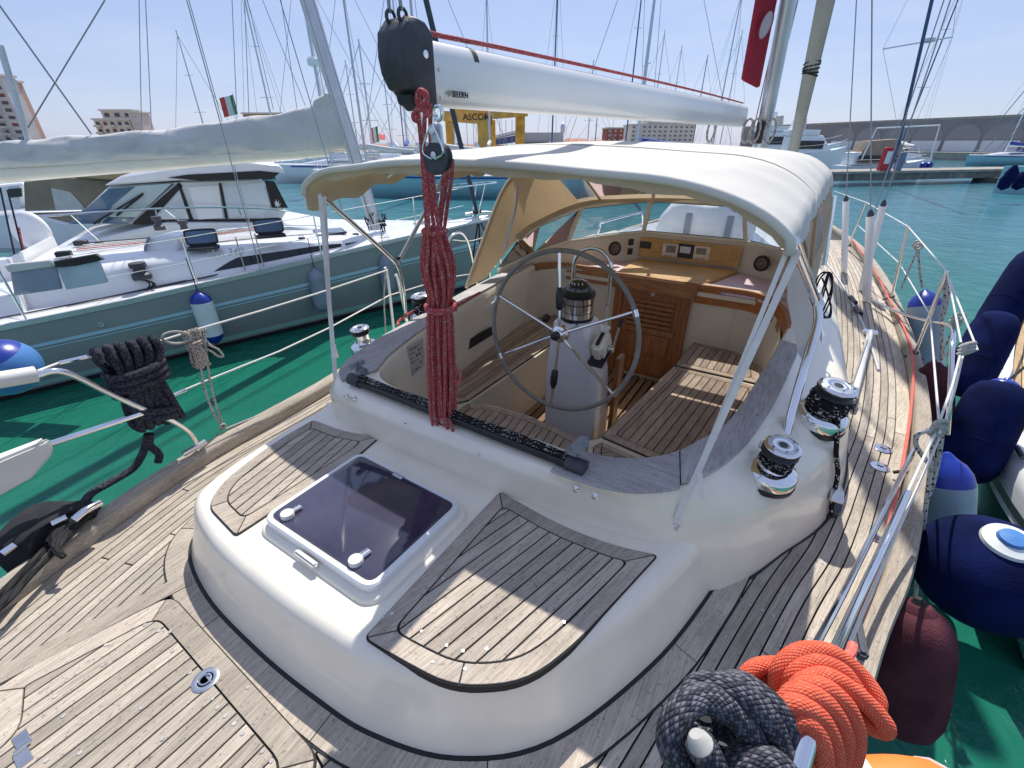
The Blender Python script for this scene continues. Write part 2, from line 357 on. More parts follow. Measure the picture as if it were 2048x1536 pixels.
def strips(P, ang, w, gap, z0, z1, mat, parent, name='plank', joints=0, jit=None, off=0):
    P = [V2(p) for p in P]; d = Vector((math.cos(ang), math.sin(ang))); nr = Vector((-d.y, d.x))
    lo = min(p.dot(nr) for p in P); hi = max(p.dot(nr) for p in P); k = 0; c = lo+off; obs = []
    while c < hi:
        Q = clip(P, nr, c+gap/2, 1); Q = clip(Q, nr, c+w-gap/2, -1) if len(Q) > 2 else Q
        c += w; k += 1
        if len(Q) < 3 or abs(area(Q)) < 2e-4: continue
        parts = [Q]
        if joints:
            l0 = min(p.dot(d) for p in Q); l1 = max(p.dot(d) for p in Q); t = l0+random.uniform(.3, 1)*joints; cuts = []
            while t < l1-.15: cuts.append(t); t += joints*random.uniform(.8, 1.2)
            for cc in cuts:
                last = parts.pop(); A = clip(last, d, cc-gap/3, -1); B = clip(last, d, cc+gap/3, 1)
                parts += [A, B]
        for q in parts:
            if len(q) < 3 or abs(area(q)) < 1e-4: continue
            obs.append(MB().prism(q, z0, z1).build(name, mat, parent, smooth=0, bevel=.0008))
    return obs
def bungs(pts, z, parent, mat=None, r=.006):
    mb = MB()
    for p in pts: mb.lathe([(r, 0), (r, .0012), (r*.8, .0016)], (p[0], p[1], z), n=8)
    if pts: mb.build('screw_plug', mat or TEAKG, parent, smooth=0, kind='stuff')
def framed_pad(corners, radii, mw, ang, w, z, mat, fmat, parent, name, gap=.006, th=.012, seams=None, lab=None, joints=0, rin=None):
    """teak pad: black caulk bed, margin boards split at the seams (corner numbers), straight planks inside"""
    C0 = [V2(p) for p in corners]; K = 5
    if area(C0) < 0: pass
    radii = [max(.004, r) for r in (radii if isinstance(radii, (list, tuple)) else [radii]*len(C0))]
    outline = rnd_poly(C0, radii, K)
    g = MB().prism(outline, z-.025, z+th*.45).build(name, CAULK, parent, smooth=0)
    if lab: g['label'] = lab
    O = rnd_poly(inset(C0, .004), radii, K); ri = [max(r, .035) if rin is None else max(r, rin) for r in radii]; I = rnd_poly(inset(C0, mw), ri, K); n = len(O)
    s = sorted(q*(K+1)+K//2 for q in seams)
    for a, b in zip(s, s[1:]+[s[0]+n]):
        idx = [i % n for i in range(a, b+1)]
        def nudge(L):
            L = [p.copy() for p in L]; L[0] += (L[1]-L[0]).normalized()*gap*.4; L[-1] += (L[-2]-L[-1]).normalized()*gap*.4; return L
        o = nudge([O[i] for i in idx]); q = nudge([I[i] for i in idx])
        rings = [[Vector((o[i].x, o[i].y, z)), Vector((o[i].x, o[i].y, z+th)), Vector((q[i].x, q[i].y, z+th)), Vector((q[i].x, q[i].y, z))] for i in range(len(o))]
        MB().loft(rings).build('margin_board', fmat, g, smooth=0, bevel=.0006)
    strips(rnd_poly(inset(C0, mw+gap), ri, K), ang, w, gap, z, z+th, mat, g, 'plank', joints=joints)
    return g
def near(P, q):
    return min(range(len(P)), key=lambda i: (P[i]-V2(q)).length)
# ============================================================ the setting: water, sky comes from the world
def watermat():
    m = bpy.data.materials.new('harbour_water'); m.use_nodes = True; nt = m.node_tree; b = nt.nodes['Principled BSDF']
    b.inputs['Roughness'].default_value = .06; b.inputs['IOR'].default_value = 1.333
    tc = _n(nt, 'ShaderNodeTexCoord'); mp = _n(nt, 'ShaderNodeMapping'); mp.inputs['Scale'].default_value = (1, 1, 1); mp.inputs['Rotation'].default_value = (0, 0, .7); nt.links.new(tc.outputs['Object'], mp.inputs[0])
    n0 = _n(nt, 'ShaderNodeTexNoise'); n0.inputs['Scale'].default_value = .12; n0.inputs['Detail'].default_value = 3; nt.links.new(mp.outputs[0], n0.inputs['Vector'])
    rp = _n(nt, 'ShaderNodeValToRGB'); rp.color_ramp.elements[0].position = .3; rp.color_ramp.elements[1].position = .7
    rp.color_ramp.elements[0].color = (.010, .120, .075, 1); rp.color_ramp.elements[1].color = (.014, .155, .105, 1)
    nt.links.new(n0.outputs['Fac'], rp.inputs[0])
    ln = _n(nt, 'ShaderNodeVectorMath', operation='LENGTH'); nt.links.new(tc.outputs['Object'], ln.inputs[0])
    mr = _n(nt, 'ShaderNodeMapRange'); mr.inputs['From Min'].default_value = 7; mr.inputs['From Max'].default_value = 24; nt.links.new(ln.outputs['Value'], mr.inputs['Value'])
    mx = _n(nt, 'ShaderNodeMix', data_type='RGBA'); mx.inputs[7].default_value = (.05, .19, .22, 1); nt.links.new(mr.outputs[0], mx.inputs[0]); nt.links.new(rp.outputs[0], mx.inputs[6])  # bluer base colour far out stands in for reflected sky
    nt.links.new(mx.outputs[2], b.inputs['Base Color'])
    n1 = _n(nt, 'ShaderNodeTexNoise'); n1.inputs['Scale'].default_value = 2.6; n1.inputs['Detail'].default_value = 8; n1.inputs['Roughness'].default_value = .6; n1.inputs['Distortion'].default_value = .6; nt.links.new(mp.outputs[0], n1.inputs['Vector'])
    n2 = _n(nt, 'ShaderNodeTexNoise'); n2.inputs['Scale'].default_value = .5; n2.inputs['Detail'].default_value = 3; nt.links.new(mp.outputs[0], n2.inputs['Vector'])
    ad = _n(nt, 'ShaderNodeMath', operation='MULTIPLY_ADD'); ad.inputs[1].default_value = 2.0; nt.links.new(n2.outputs['Fac'], ad.inputs[0]); nt.links.new(n1.outputs['Fac'], ad.inputs[2])
    bp = _n(nt, 'ShaderNodeBump'); bp.inputs['Strength'].default_value = .38; bp.inputs['Distance'].default_value = .15
    nt.links.new(ad.outputs[0], bp.inputs['Height']); nt.links.new(bp.outputs[0], b.inputs['Normal']); return m
WAT = watermat()
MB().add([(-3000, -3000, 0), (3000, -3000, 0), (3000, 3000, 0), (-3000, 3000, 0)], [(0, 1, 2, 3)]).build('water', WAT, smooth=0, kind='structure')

# ============================================================ our own yacht
YA = T('sailing_yacht', 'cream sailing yacht with teak decks, open cockpit, steering wheel and white sprayhood, filling the foreground', 'sailing yacht')
def B(mb, name, mat, parent=YA, **k): return mb.build(name, mat, parent, **k)
# ---- deck edges
def offc(Cv, d):                        # offset an open curve sideways (y sign of d)
    out = []
    for i, p in enumerate(Cv):
        t = (Cv[min(i+1, len(Cv)-1)]-Cv[max(i-1, 0)]).normalized(); out.append(Vector((p.x-t.y*d, p.y+t.x*d, 0)))
    return out
SE = cr([(-1.2, -.95), (-.3, -1.12), (.6, -1.30), (1.29, -1.46), (1.70, -1.58), (2.25, -1.69), (3.05, -1.82), (4.36, -1.91), (6.7, -1.91), (9, -1.72), (11.4, -1.2), (13.4, -.12)], 6)
PE = cr([(-1.2, .60), (-.3, .965), (.2, 1.15), (.69, 1.28), (1.48, 1.36), (2.25, 1.53), (3.05, 1.65), (4.36, 1.73), (6.7, 1.75), (9, 1.55), (11.4, 1.1), (13.4, .02)], 6)
DZ = 1.3
hull = MB(); rs = []
for i in range(len(SE)):
    s = SE[i]; p = PE[i]; mx = (s.x+p.x)/2
    def q(e, o, z, e2): 
        c = Vector((0, (s.y+p.y)/2)); k = e.y-(s.y+p.y)/2
        return Vector((e.x, (s.y+p.y)/2+k*o, z))
    rs.append([q(s, .98, 1.28, p), q(s, 1.03, 1.30, p), q(s, 1.045, 1.1, p), q(s, 1.0, .6, p), q(s, .86, .1, p), q(s, .4, -.4, p), q(p, .4, -.4, s), q(p, .86, .1, s), q(p, 1.0, .6, s), q(p, 1.045, 1.1, s), q(p, 1.03, 1.30, s), q(p, .98, 1.28, s)])
hull.loft(rs, closed=False); B(hull, 'hull', GELW, smooth=50)
# toe rails (capped bulwark)
for Cv, sg in ((SE, -1), (PE, 1)):
    a = offc(Cv, 0.0*sg); b = offc(Cv, .075*sg); c = offc(Cv, .085*sg)
    rr = []
    for i in range(len(Cv)):
        rr.append([Vector((a[i].x, a[i].y, 1.27)), Vector((a[i].x, a[i].y, 1.365)), Vector((a[i].x, a[i].y+.008*sg, 1.38)), Vector((b[i].x, b[i].y-.008*sg, 1.385)), Vector((b[i].x, b[i].y, 1.37)), Vector((c[i].x, c[i].y, 1.18))])
    B(MB().loft(rr), 'toe_rail', TEAKP if sg > 0 else TEAKS, smooth=60)
# caulk sheet under every plank of the deck
dk = MB(); n = len(SE); vs = [Vector((p.x, p.y, DZ)) for p in SE]+[Vector((p.x, p.y, DZ)) for p in PE]
dk.add(vs, [(i, i+1, n+i+1, n+i) for i in range(n-1) if not (1.0 < SE[i].x < 4.0 or 1.0 < SE[i+1].x < 4.0)])
iS = offc(SE, .62); iP = offc(PE, -.40)
for Cv, Iv in ((SE, iS), (PE, iP)):
    k = [i for i in range(n) if .7 < Cv[i].x < 4.6]; dk.add([Vector((Cv[i].x, Cv[i].y, DZ-.001)) for i in k]+[Vector((Iv[i].x, Iv[i].y, DZ-.001)) for i in k], [(j, j+1, len(k)+j+1, len(k)+j) for j in range(len(k)-1)])
DECK = B(dk, 'deck', CAULK, smooth=0)
# curved side deck planks, each one an object
def lerpcurve(Cv, x):
    for i in range(len(Cv)-1):
        if Cv[i].x <= x <= Cv[i+1].x:
            t = (x-Cv[i].x)/(Cv[i+1].x-Cv[i].x); return Cv[i].y*(1-t)+Cv[i+1].y*t
    return Cv[0].y if x < Cv[0].x else Cv[-1].y
def sideplanks(Cv, sg, nrow, mat, xmax, w=.052, gap=.0052, wm=.07, stop=None, r0=0):
    d = 0 if not r0 else wm+(r0-1)*w
    for r in range(r0, nrow):
        ww = wm if r == 0 else w
        o = offc(Cv, -(d+gap*.5)*sg); i_ = offc(Cv, -(d+ww-gap*.5)*sg); d += ww
        idx = [i for i in range(len(Cv)) if Cv[i].x < xmax and o[i].x > -1.15]
        # cut in lengths
        k = 0; cur = []; segs = []; Lmax = random.uniform(1.4, 2.6); L = random.uniform(0, 1.5)
        for a in idx:
            cur.append(a)
            if len(cur) > 1: L += (Cv[a]-Cv[cur[-2]]).length
            if L > Lmax and len(cur) > 2: segs.append(cur); cur = [a]; L = 0; Lmax = random.uniform(1.5, 2.6)
        if len(cur) > 1: segs.append(cur)
        for s_ in segs:
            rr = []
            for j, a in enumerate(s_):
                A = o[a].copy(); Bq = i_[a].copy()
                if j == 0 or j == len(s_)-1:
                    t = (Cv[s_[1]]-Cv[s_[0]]) if j == 0 else (Cv[s_[-2]]-Cv[s_[-1]])
                    t = t.normalized()*.003; A += Vector((t.x, t.y, 0)); Bq += Vector((t.x, t.y, 0))
                rr.append((A, Bq))
            if stop:
                rr = [q for q in rr if not stop(q)]
                if len(rr) < 2: continue
            zz = [[Vector((A.x, A.y, DZ+.002)), Vector((A.x, A.y, DZ+.011)), Vector((Bq.x, Bq.y, DZ+.011)), Vector((Bq.x, Bq.y, DZ+.002))] for A, Bq in rr]
            MB().loft(zz).build('plank', mat, DECK, smooth=0, bevel=.0007)
KX = -.2
sideplanks(SE, -1, 15, TEAKS, 9.5, w=.0405)
sideplanks(SE, -1, 25, TEAKS, .9, w=.0405, r0=15)
sideplanks(PE, 1, 13, TEAKP, 5.5, w=.0385, gap=.005, wm=.06, stop=lambda q: q[1].y < .60+.1*max(0, -q[1].x))
# ---- aft coachroof
AB = cr([(1.16, .5), (1.17, .90), (1.08, .955), (.80, .93), (.50, .87), (.36, .76), (.29, .49), (.275, .15), (.285, -.12), (.31, -.33), (.39, -.56), (.56, -.76), (.90, -.93), (1.20, -1.02), (1.45, -1.07), (1.70, -1.10), (1.70, -1.04), (1.45, -.95), (1.25, -.74), (1.16, -.5)], 6)
AB = [V2(p) for p in AB]
roof = MB(); rr = []
for d, z in ((-.004, DZ), (0, DZ+.02), (.038, 1.42), (.056, 1.487), (.066, 1.518), (.080, 1.538), (.098, 1.5495), (.118, 1.5527), (.15, 1.553)):
    I = inset(AB, d); rr.append([Vector((a_.x if a_.x > 1.14 else p.x, p.y, z)) for p, a_ in zip(I, AB)])
roof.loft(rr); B(roof, 'aft_coachroof', GEL, smooth=60)
# black bedding seam and teak margin board round its foot
for d0, d1, z1, mt_, nm in ((-.012, .01, DZ+.016, BLK, 'bedding_seam'),):
    o = inset(AB, d0); i_ = inset(AB, d1)
    B(MB().loft([[Vector((o[i].x, o[i].y, DZ)), Vector((o[i].x, o[i].y, z1)), Vector((i_[i].x, i_[i].y, z1)), Vector((i_[i].x, i_[i].y, DZ))] for i in range(len(AB))]), nm, mt_, smooth=0)
ring_seams = [14, 26, 38, 50, 62, 74, 86]
o = inset(AB, -.088); i_ = inset(AB, -.013)
o2 = inset(AB, -.094)
B(MB().loft([[Vector((o2[i].x, o2[i].y, DZ+.001)), Vector((o2[i].x, o2[i].y, DZ+.0135)), Vector((i_[i].x, i_[i].y, DZ+.0135)), Vector((i_[i].x, i_[i].y, DZ+.001))] for i in range(12, 88)]), 'caulk_seam', CAULK, DECK, smooth=0)
for a, b in zip(ring_seams, ring_seams[1:]):
    rr = []
    for k in range(a, b+1):
        t = (o[b]-o[b-1]).normalized()*.003 if k == a else Vector((0, 0))
        rr.append([Vector((o[k].x, o[k].y, DZ+.005)), Vector((o[k].x, o[k].y, DZ+.017)), Vector((i_[k].x, i_[k].y, DZ+.017)), Vector((i_[k].x, i_[k].y, DZ+.005))])
    if True:
        u = Vector((rr[1][0]-rr[0][0])).normalized()*.003; rr[0] = [p+u for p in rr[0]]
    MB().loft(rr).build('margin_board', TEAK if a < 70 else TEAKS, DECK, smooth=0, bevel=.001)
# locker lid on the aft deck, framed, planks fore and aft
LIDC = [(.22, .60), (.195, -.28), (-.95, -.33), (-.95, .48), (-.26, .55), (-.215, .70), (-.14, .70)]
LZ = DZ+.013
g = framed_pad(LIDC, [.05, .07, .02, .02, .05, .03, .03], .065, -.04, .046, LZ+.002, TEAK, TEAK, YA, 'locker_lid', th=.011, seams=[0, 1, 2, 3, 5], gap=.005)
# king boards outside the lid
for q0, q1, w_ in (((.30, .66), (-.24, .80), .07),):
    a = Vector((*q0, 0)); b = Vector((*q1, 0)); t = (b-a).normalized(); s_ = Vector((t.y, -t.x, 0))*w_*(-1)
    MB().slab([a+Vector((0, 0, DZ+.014)), b+Vector((0, 0, DZ+.014)), b-s_*-1+Vector((0, 0, DZ+.014)), a-s_*-1+Vector((0, 0, DZ+.014))], (0, 0, .006)).build('king_board', TEAK, DECK, smooth=0)
# flush ring pull + hinge on the lid
c = at(411, 1360, z=LZ+.013); rp_ = MB().lathe([(.001, 0), (.036, 0), (.037, .002), (.030, .004), (.022, .003), (.021, -.001), (.0, -.001)], c, n=28, sx=1); o_ = B(rp_, 'flush_ring_pull', STEEL, g)
MB().tube([c+Vector((math.cos(a)*.016, math.sin(a)*.016, .004)) for a in [i*PI/8 for i in range(16)]], .003, 6, closed=True).build('pull_ring', CHR, o_)
h0 = at(45, 1497, z=LZ+.015)
for dx in (-.028, .028): MB().box(h0+Vector((dx*.2, dx, 0)), (.03, .05, .004)).build('hinge_leaf', STEEL, g, bevel=.001)
MB().tube([h0+Vector((-.016, 0, .003)), h0+Vector((.016, 0, .003))], .005, 8).build('hinge_pin', CHR, g)
# teak pads on the aft coachroof
RZ = 1.553
PSC = ats([(1000, 981), (1120, 1048), (1225, 1088), (1318, 1108), (1148, 1292), (1050, 1366), (905, 1374), (810, 1325), (726, 1274)], z=RZ+.01)
PPC = ats([(626, 838), (690, 862), (760, 872), (722, 905), (470, 1071), (414, 1012), (440, 965), (540, 888)], z=RZ+.01)
framed_pad(PSC, [.02, .1, .1, .02, .15, .12, .12, .1, .02], .052, -.27, .043, RZ, TEAKPAD, TEAKPAD, YA, 'teak_pad', seams=[0, 3, 6, 8], gap=.0055, th=.009, lab='teak pad at the starboard side of the hatch')
framed_pad(PPC, [.02, .1, .02, .02, .02, .05, .1, .15], .052, .22, .043, RZ, TEAKPAD, TEAKPAD, YA, 'teak_pad', seams=[0, 2, 4, 5], gap=.0055, th=.009, lab='teak pad at the port side of the hatch')
# screw plugs
bp_ = [(969, 1081+0), (1115, 1087), (1136, 1100), (1161, 1110), (887, 1156), (784, 1227), (765, 1233), (843, 1262), (893, 1290), (926, 1301), (973, 1297), (865, 1323), (1128, 1243), (930, 1337)]
bungs([at(u, v, z=RZ+.011) for u, v in bp_], RZ+.0092, YA, STEEL, .005)
dk_ = [(290, 1250), (310, 1255), (340, 1264), (345, 1302), (380, 1345), (318, 1262), (282, 1416), (212, 1290), (110, 1393), (127, 1432), (160, 1506), (425, 1397), (435, 1415), (450, 1432), (468, 1447), (485, 1467), (525, 1502), (543, 1522), (325, 1478), (207, 1350-20), (496, 1375), (93, 1521)]
bungs([at(u, v, z=LZ+.013) for u, v in dk_], LZ+.0135, g, TEAKG, .006)
d2 = [(759, 1480), (760, 1513), (445, 1270), (528, 1350), (1297, 1293), (1311, 1304), (1335, 1322), (1361, 1334), (1600, 1268), (1621, 1275), (1456, 1180), (1479, 1196), (1500, 1210), (1525, 1220), (1547, 1231), (1362, 1335), (1645, 1126), (1700, 1170), (1684, 1113), (1738, 1050), (1600, 1107), (320, 1195), (300, 1205), (295, 1205), (1700, 905), (1715, 880), (1720, 800), (1745, 790), (1690, 830), (1590+90, 905), (1760, 820), (1765, 740), (1790, 830), (1740, 960), (1660, 1250), (1560, 1290), (1770, 905), (1735, 1015)]
bungs([at(u, v, z=DZ+.012) for u, v in d2], DZ+.0112, DECK, TEAKG, .0055)
# ---- coaming
ST = [  # outer foot, shoulder(z), cap outer, cap inner
 ((6.0, -1.28, 1.30), (5.9, -1.16, 1.72), (5.6, -1.05, 1.78), (5.6, -1.0, 1.78)),
 ((4.8, -1.38, 1.30), (4.75, -1.30, 1.72), (4.6, -1.22, 1.79), (4.6, -1.17, 1.78)),
 ((3.6, -1.46, 1.30), (3.6, -1.36, 1.70), (3.55, -1.20, 1.77), (3.55, -1.11, 1.76)),
 ((2.73, -1.49, 1.30), (2.8, -1.40, 1.66), (2.87, -1.16, 1.75), (2.9, -1.06, 1.75)),
 ((2.28, -1.48, 1.30), (2.3, -1.40, 1.63), (2.15, -1.10, 1.75), (2.28, -1.00, 1.75)),
 ((1.90, -1.40, 1.30), (1.93, -1.32, 1.61), (1.65, -1.03, 1.75), (1.76, -.935, 1.75)),
 ((1.60, -1.25, 1.32), (1.60, -1.20, 1.60), (1.34, -.93, 1.75), (1.52, -.85, 1.75)),
 ((1.33, -1.10, 1.30), (1.33, -1.02, 1.62), (1.17, -.78, 1.745), (1.36, -.76, 1.745)),
 ((1.15, -.84, 1.50), (1.16, -.79, 1.66), (1.10, -.60, 1.745), (1.25, -.58, 1.745)),
 ((1.09, -.4, 1.54), (1.075, -.4, 1.70), (1.09, -.3, 1.745), (1.235, -.3, 1.745)),
 ((1.07, 0, 1.54), (1.06, 0, 1.70), (1.09, 0, 1.745), (1.23, 0, 1.745)),
 ((1.065, .4, 1.54), (1.06, .4, 1.70), (1.09, .35, 1.745), (1.235, .33, 1.745)),
 ((1.10, .70, 1.54), (1.09, .69, 1.68), (1.11, .62, 1.745), (1.28, .58, 1.745)),
 ((1.20, .90, 1.45), (1.19, .87, 1.64), (1.21, .80, 1.745), (1.42, .68, 1.745)),
 ((1.42, 1.04, 1.30), (1.42, .98, 1.62), (1.44, .89, 1.75), (1.62, .74, 1.75)),
 ((1.85, 1.24, 1.30), (1.85, 1.16, 1.62), (1.82, .96, 1.75), (1.95, .82, 1.75)),
 ((2.6, 1.34, 1.30), (2.6, 1.24, 1.66), (2.6, 1.03, 1.76), (2.66, .92, 1.76)),
 ((3.5, 1.36, 1.30), (3.5, 1.26, 1.70), (3.5, 1.10, 1.77), (3.55, 1.0, 1.77)),
 ((4.8, 1.32, 1.30), (4.75, 1.22, 1.72), (4.6, 1.12, 1.79), (4.6, 1.06, 1.79)),
 ((6.0, 1.2, 1.30), (5.9, 1.08, 1.72), (5.6, 1.0, 1.78), (5.6, .95, 1.78))]
cols = [cr([s[k] for s in ST], 6) for k in range(4)]; nst = len(cols[0])
rr = []
for i in range(nst):
    f_, s_, co_, ci = [c_[i] for c_ in cols]
    f0 = Vector((f_.x, f_.y, 1.27)); e1 = s_+(f_-s_)*.12; e2 = s_+(co_-s_)*.12; sm = (s_*2+e1+e2)/4
    mid = s_.lerp(co_, .45)+Vector((0, 0, .006))
    c1 = co_+(s_-co_)*.12; c2 = co_+(ci-co_)*.06
    iv = (ci-co_); iv.z = 0; iv.normalize()
    b1 = ci+iv*.004-Vector((0, 0, .012)); b2 = ci+iv*.012-Vector((0, 0, .12)); b3 = ci-iv*.01+Vector((0, 0, -.52))
    rr.append([f0, f_, e1, sm, e2, mid, c1, c2, ci-iv*.01, b1, b2, b3])
cm = MB().loft(rr, closed=False); B(cm, 'cockpit_coaming', GEL, smooth=65)
B(MB().tube([Vector((cols[0][i].x, cols[0][i].y, DZ+.008)) for i in range(nst) if cols[0][i].z < 1.33], .008, 6), 'bedding_seam', BLK)
# teak cap on the coaming: three boards
def capb(i0, i1, mat, ww=1.0, nm='coaming_cap', t0=0.02, t1=.96):
    r2 = []
    for i in range(i0, i1):
        a = cols[2][i]; b = cols[3][i]; p = a.lerp(b, t0); q_ = a.lerp(b, t1)
        up = Vector((0, 0, .003))
        if i == i1-1: dd = (cols[2][i-1]-cols[2][i]).normalized()*.005; p += dd; q_ += dd
        r2.append([p+up, p+Vector((0, 0, .014)), q_+Vector((0, 0, .014)), q_+up])
    MB().loft(r2).build(nm, mat, YA, smooth=0, bevel=.003)
capb(19, 40, TEAKG); capb(39, 52, TEAKGA, t0=-.1, t1=1.0)
MB().loft([[cols[2][i].lerp(cols[3][i], t)+Vector((0, 0, z)) for t, z in ((.03, .002), (.03, .009), (.95, .009), (.95, .002))] for i in range(37, 42)]).build('caulk_seam', CAULK, YA, smooth=0)
capb(74, 84, TEAKG); capb(83, 112, TEAKG)
# thin padeyes / cam fittings on the aft coaming
for u, v in ((693, 793), (708, 797), (816, 848), (962, 908), (1152, 978), (1190, 992), (1357, 1004), (1459, 943)):
    p = at(u, v, x=1.08) if u < 1250 else at(u, v, z=1.66)
    e = MB().lathe([(.012, 0), (.012, .004), (.006, .008), (.002, .009)], p, (-1, 0, .5), n=10); e.tube([p+Vector((-.004, -.01, .006)), p+Vector((-.018, 0, .012)), p+Vector((-.004, .01, .006))], .003, 6); B(e, 'cover_stud', CHR)
# ---- cockpit well
FZ = .80; SZ = 1.25
well = MB()
wl_ = [(3.85, .62), (3.72, .52), (2.34, .55), (2.0, .56), (2.01, .40), (2.02, .14), (1.98, -.05), (1.97, -.24), (2.06, -.34), (3.2, -.44), (3.78, -.46)]
wl_ = [(3.80, .52), (2.34, .55), (1.93, .58), (2.01, .40), (2.02, .14), (1.98, -.05), (1.93, -.24), (2.02, -.30), (3.2, -.43), (3.80, -.46)]
well.loft([[Vector((p[0], p[1], FZ-.05)) for p in wl_], [Vector((p[0], p[1], SZ)) for p in wl_]], closed=False, cap=False)
B(well, 'seat_fronts', CREAM, smooth=35)
B(MB().prism([(3.85, .7), (1.8, .7), (1.8, -.6), (3.85, -.6)], FZ-.06, FZ-.02), 'cockpit_sole', CAULK, smooth=0)
FL = B(MB().box((2.85, .05, FZ-.015), (2.0, 1.1, .01)), 'sole_grating', BLK, smooth=0)
for k in range(16):
    y = -.5+k*.068
    MB().box((2.86, y, FZ), (1.9, .05, .02)).build('slat', TEAKB, FL, smooth=0, bevel=.002)
# seat base slab
ss = [V2(p) for p in rnd_poly([(1.22, -.60), (1.55, -.90), (2.25, -1.02), (3.1, -1.08), (3.85, -1.05), (3.85, -.46), (3.2, -.44), (2.03, -.31), (1.95, -.24), (1.99, -.05), (2.02, .14), (2.01, .40), (1.94, .57), (2.34, .55), (3.85, .53), (3.85, 1.02), (2.7, 1.0), (1.6, .85), (1.22, .55)], 0)]
B(MB().prism(ss, SZ-.03, SZ), 'seat_moulding', CREAM, smooth=0)
framed_pad([(2.04, -.315), (3.19, -.435), (3.17, -1.03), (2.5, -1.02), (1.95, -.94)], [.01, .01, .05, .3, .02], .055, -.1, .05, SZ+.001, TEAKSEAT, TEAKSEAT, YA, 'cockpit_seat', th=.014, seams=[0, 1, 2, 4])
framed_pad([(3.215, -.44), (3.74, -.46), (3.72, -.82), (3.58, -.97), (3.22, -1.03)], [.01, .01, .15, .15, .05], .055, -.05, .05, SZ+.001, TEAKSEAT, TEAKSEAT, YA, 'cockpit_seat', th=.014, seams=[0, 1, 3, 4])
framed_pad([(1.96, .585), (3.74, .535), (3.74, .98), (2.6, .98), (1.60, .82)], [.01, .01, .1, .3, .05], .045, 0.0, .05, SZ+.001, TEAKSEAT, TEAKSEAT, YA, 'cockpit_seat', th=.014, seams=[0, 1, 2, 4])
framed_pad([(1.93, -.28), (1.985, -.05), (2.0, .14), (1.99, .38), (1.92, .565), (1.28, .565), (1.22, .3), (1.22, -.5)], [.01, .2, .2, .2, .01, .05, .1, .02], .05, .12, .05, SZ+.001, TEAKSEAT, TEAKSEAT, YA, 'cockpit_seat', th=.014, seams=[0, 4, 5, 7])
framed_pad([(1.93, -.31), (1.99, -.335), (1.90, -.93), (1.55, -.86), (1.25, -.60)], [.01, .01, .05, .1, .03], .04, -.75, .05, SZ+.001, TEAKSEAT, TEAKSEAT, YA, 'cockpit_seat', th=.014, seams=[0, 1, 2, 4])
# seat back details, port side
bx = MB().slab([at(740+0, 710, y=.86), at(890, 626, y=.86), at(890, 640, y=.86), at(740, 726, y=.86)], (0, -.02, 0))
def onport(pts, y=.90): return ats(pts, y=y)
pk = MB().slab(onport([(920, 686), (984, 652), (984, 668), (922, 706)]), (0, -.015, 0)); B(pk, 'side_pocket', BLKP)
pf = MB()
q4 = onport([(813, 694), (845, 676), (848, 730), (824, 752)], y=.735)
STKM = M('instruction_sticker', (.50, .47, .42), .5, var=.1, vs=60)
MB().slab(q4, (0, -.004, 0)).build('instruction_sticker', STKM, YA, smooth=0)
random.seed(3); mk = MB(); e1 = (q4[1]-q4[0]); e2 = (q4[3]-q4[0])
for a in range(5):
    for b in range(6):
        if random.random() < .75:
            p = q4[0]+e1*(.12+.17*a)+e2*(.14+.14*b)+Vector((0, -.006, 0)); mk.box(p, (random.uniform(.006, .014), .001, random.uniform(.004, .012)))
mk.build('printed_symbol', BLKP, YA, smooth=0, kind='stuff')
# raised hatch rim strip (white step) on port seatback top
B(MB().slab([at(898, 655, y=.93), at(985, 600, y=.93), at(985, 610, y=.93), at(900, 667, y=.93)], (0, -.03, 0)), 'locker_edge', GELW, bevel=.003)
# ---- bulkhead
BK = 3.76
B(MB().box((BK+.05, 0, 1.25), (.08, 2.3, .98)), 'bulkhead', CREAM, smooth=0)
# curved ends of the bulkhead up to the coaming
B(MB().loft([[Vector((x, y, z)) for z in (FZ+.4, 1.66)] for x, y in ((3.76, -.72), (3.74, -.84), (3.62, -.96), (3.40, -1.03), (3.0, -1.06))], closed=False, cap=False), 'seatback', CREAM)
B(MB().loft([[Vector((x, y, z)) for z in (FZ+.4, 1.72)] for x, y in ((3.76, .72), (3.72, .84), (3.6, .95), (3.3, 1.0), (2.6, .96), (2.0, .86))], closed=False, cap=False), 'seatback', CREAM)
door = B(MB().box((BK-.005, -.055, 1.26), (.03, .62, .84)), 'companionway_door', MAHOV, bevel=.004)
for y in (.235, -.345): MB().box((BK-.02, y, 1.26), (.035, .07, .86)).build('door_post', MAHOV, door, bevel=.004)
for i in range(6): MB().box((BK-.03, -.06, 1.545-i*.042), (.02, .40, .028), R=Matrix.Rotation(.5, 3, 'Y')).build('louvre', MAHOV, door, bevel=.003)
for z0, z1 in ((.88, 1.02), (1.06, 1.25)): MB().box((BK-.024, -.06, (z0+z1)/2), (.012, .40, z1-z0)).build('door_panel', MAHOV, door, bevel=.004)
MB().box((BK-.024, -.06, 1.285), (.016, .47, .05)).build('door_rail', MAHOV, door, bevel=.003)
MB().lathe([(.016, 0), (.017, .004), (.01, .006), (.009, .002)], (BK-.021, -.06, 1.615), (-1, 0, 0), n=16).build('door_lock', STEEL, door)
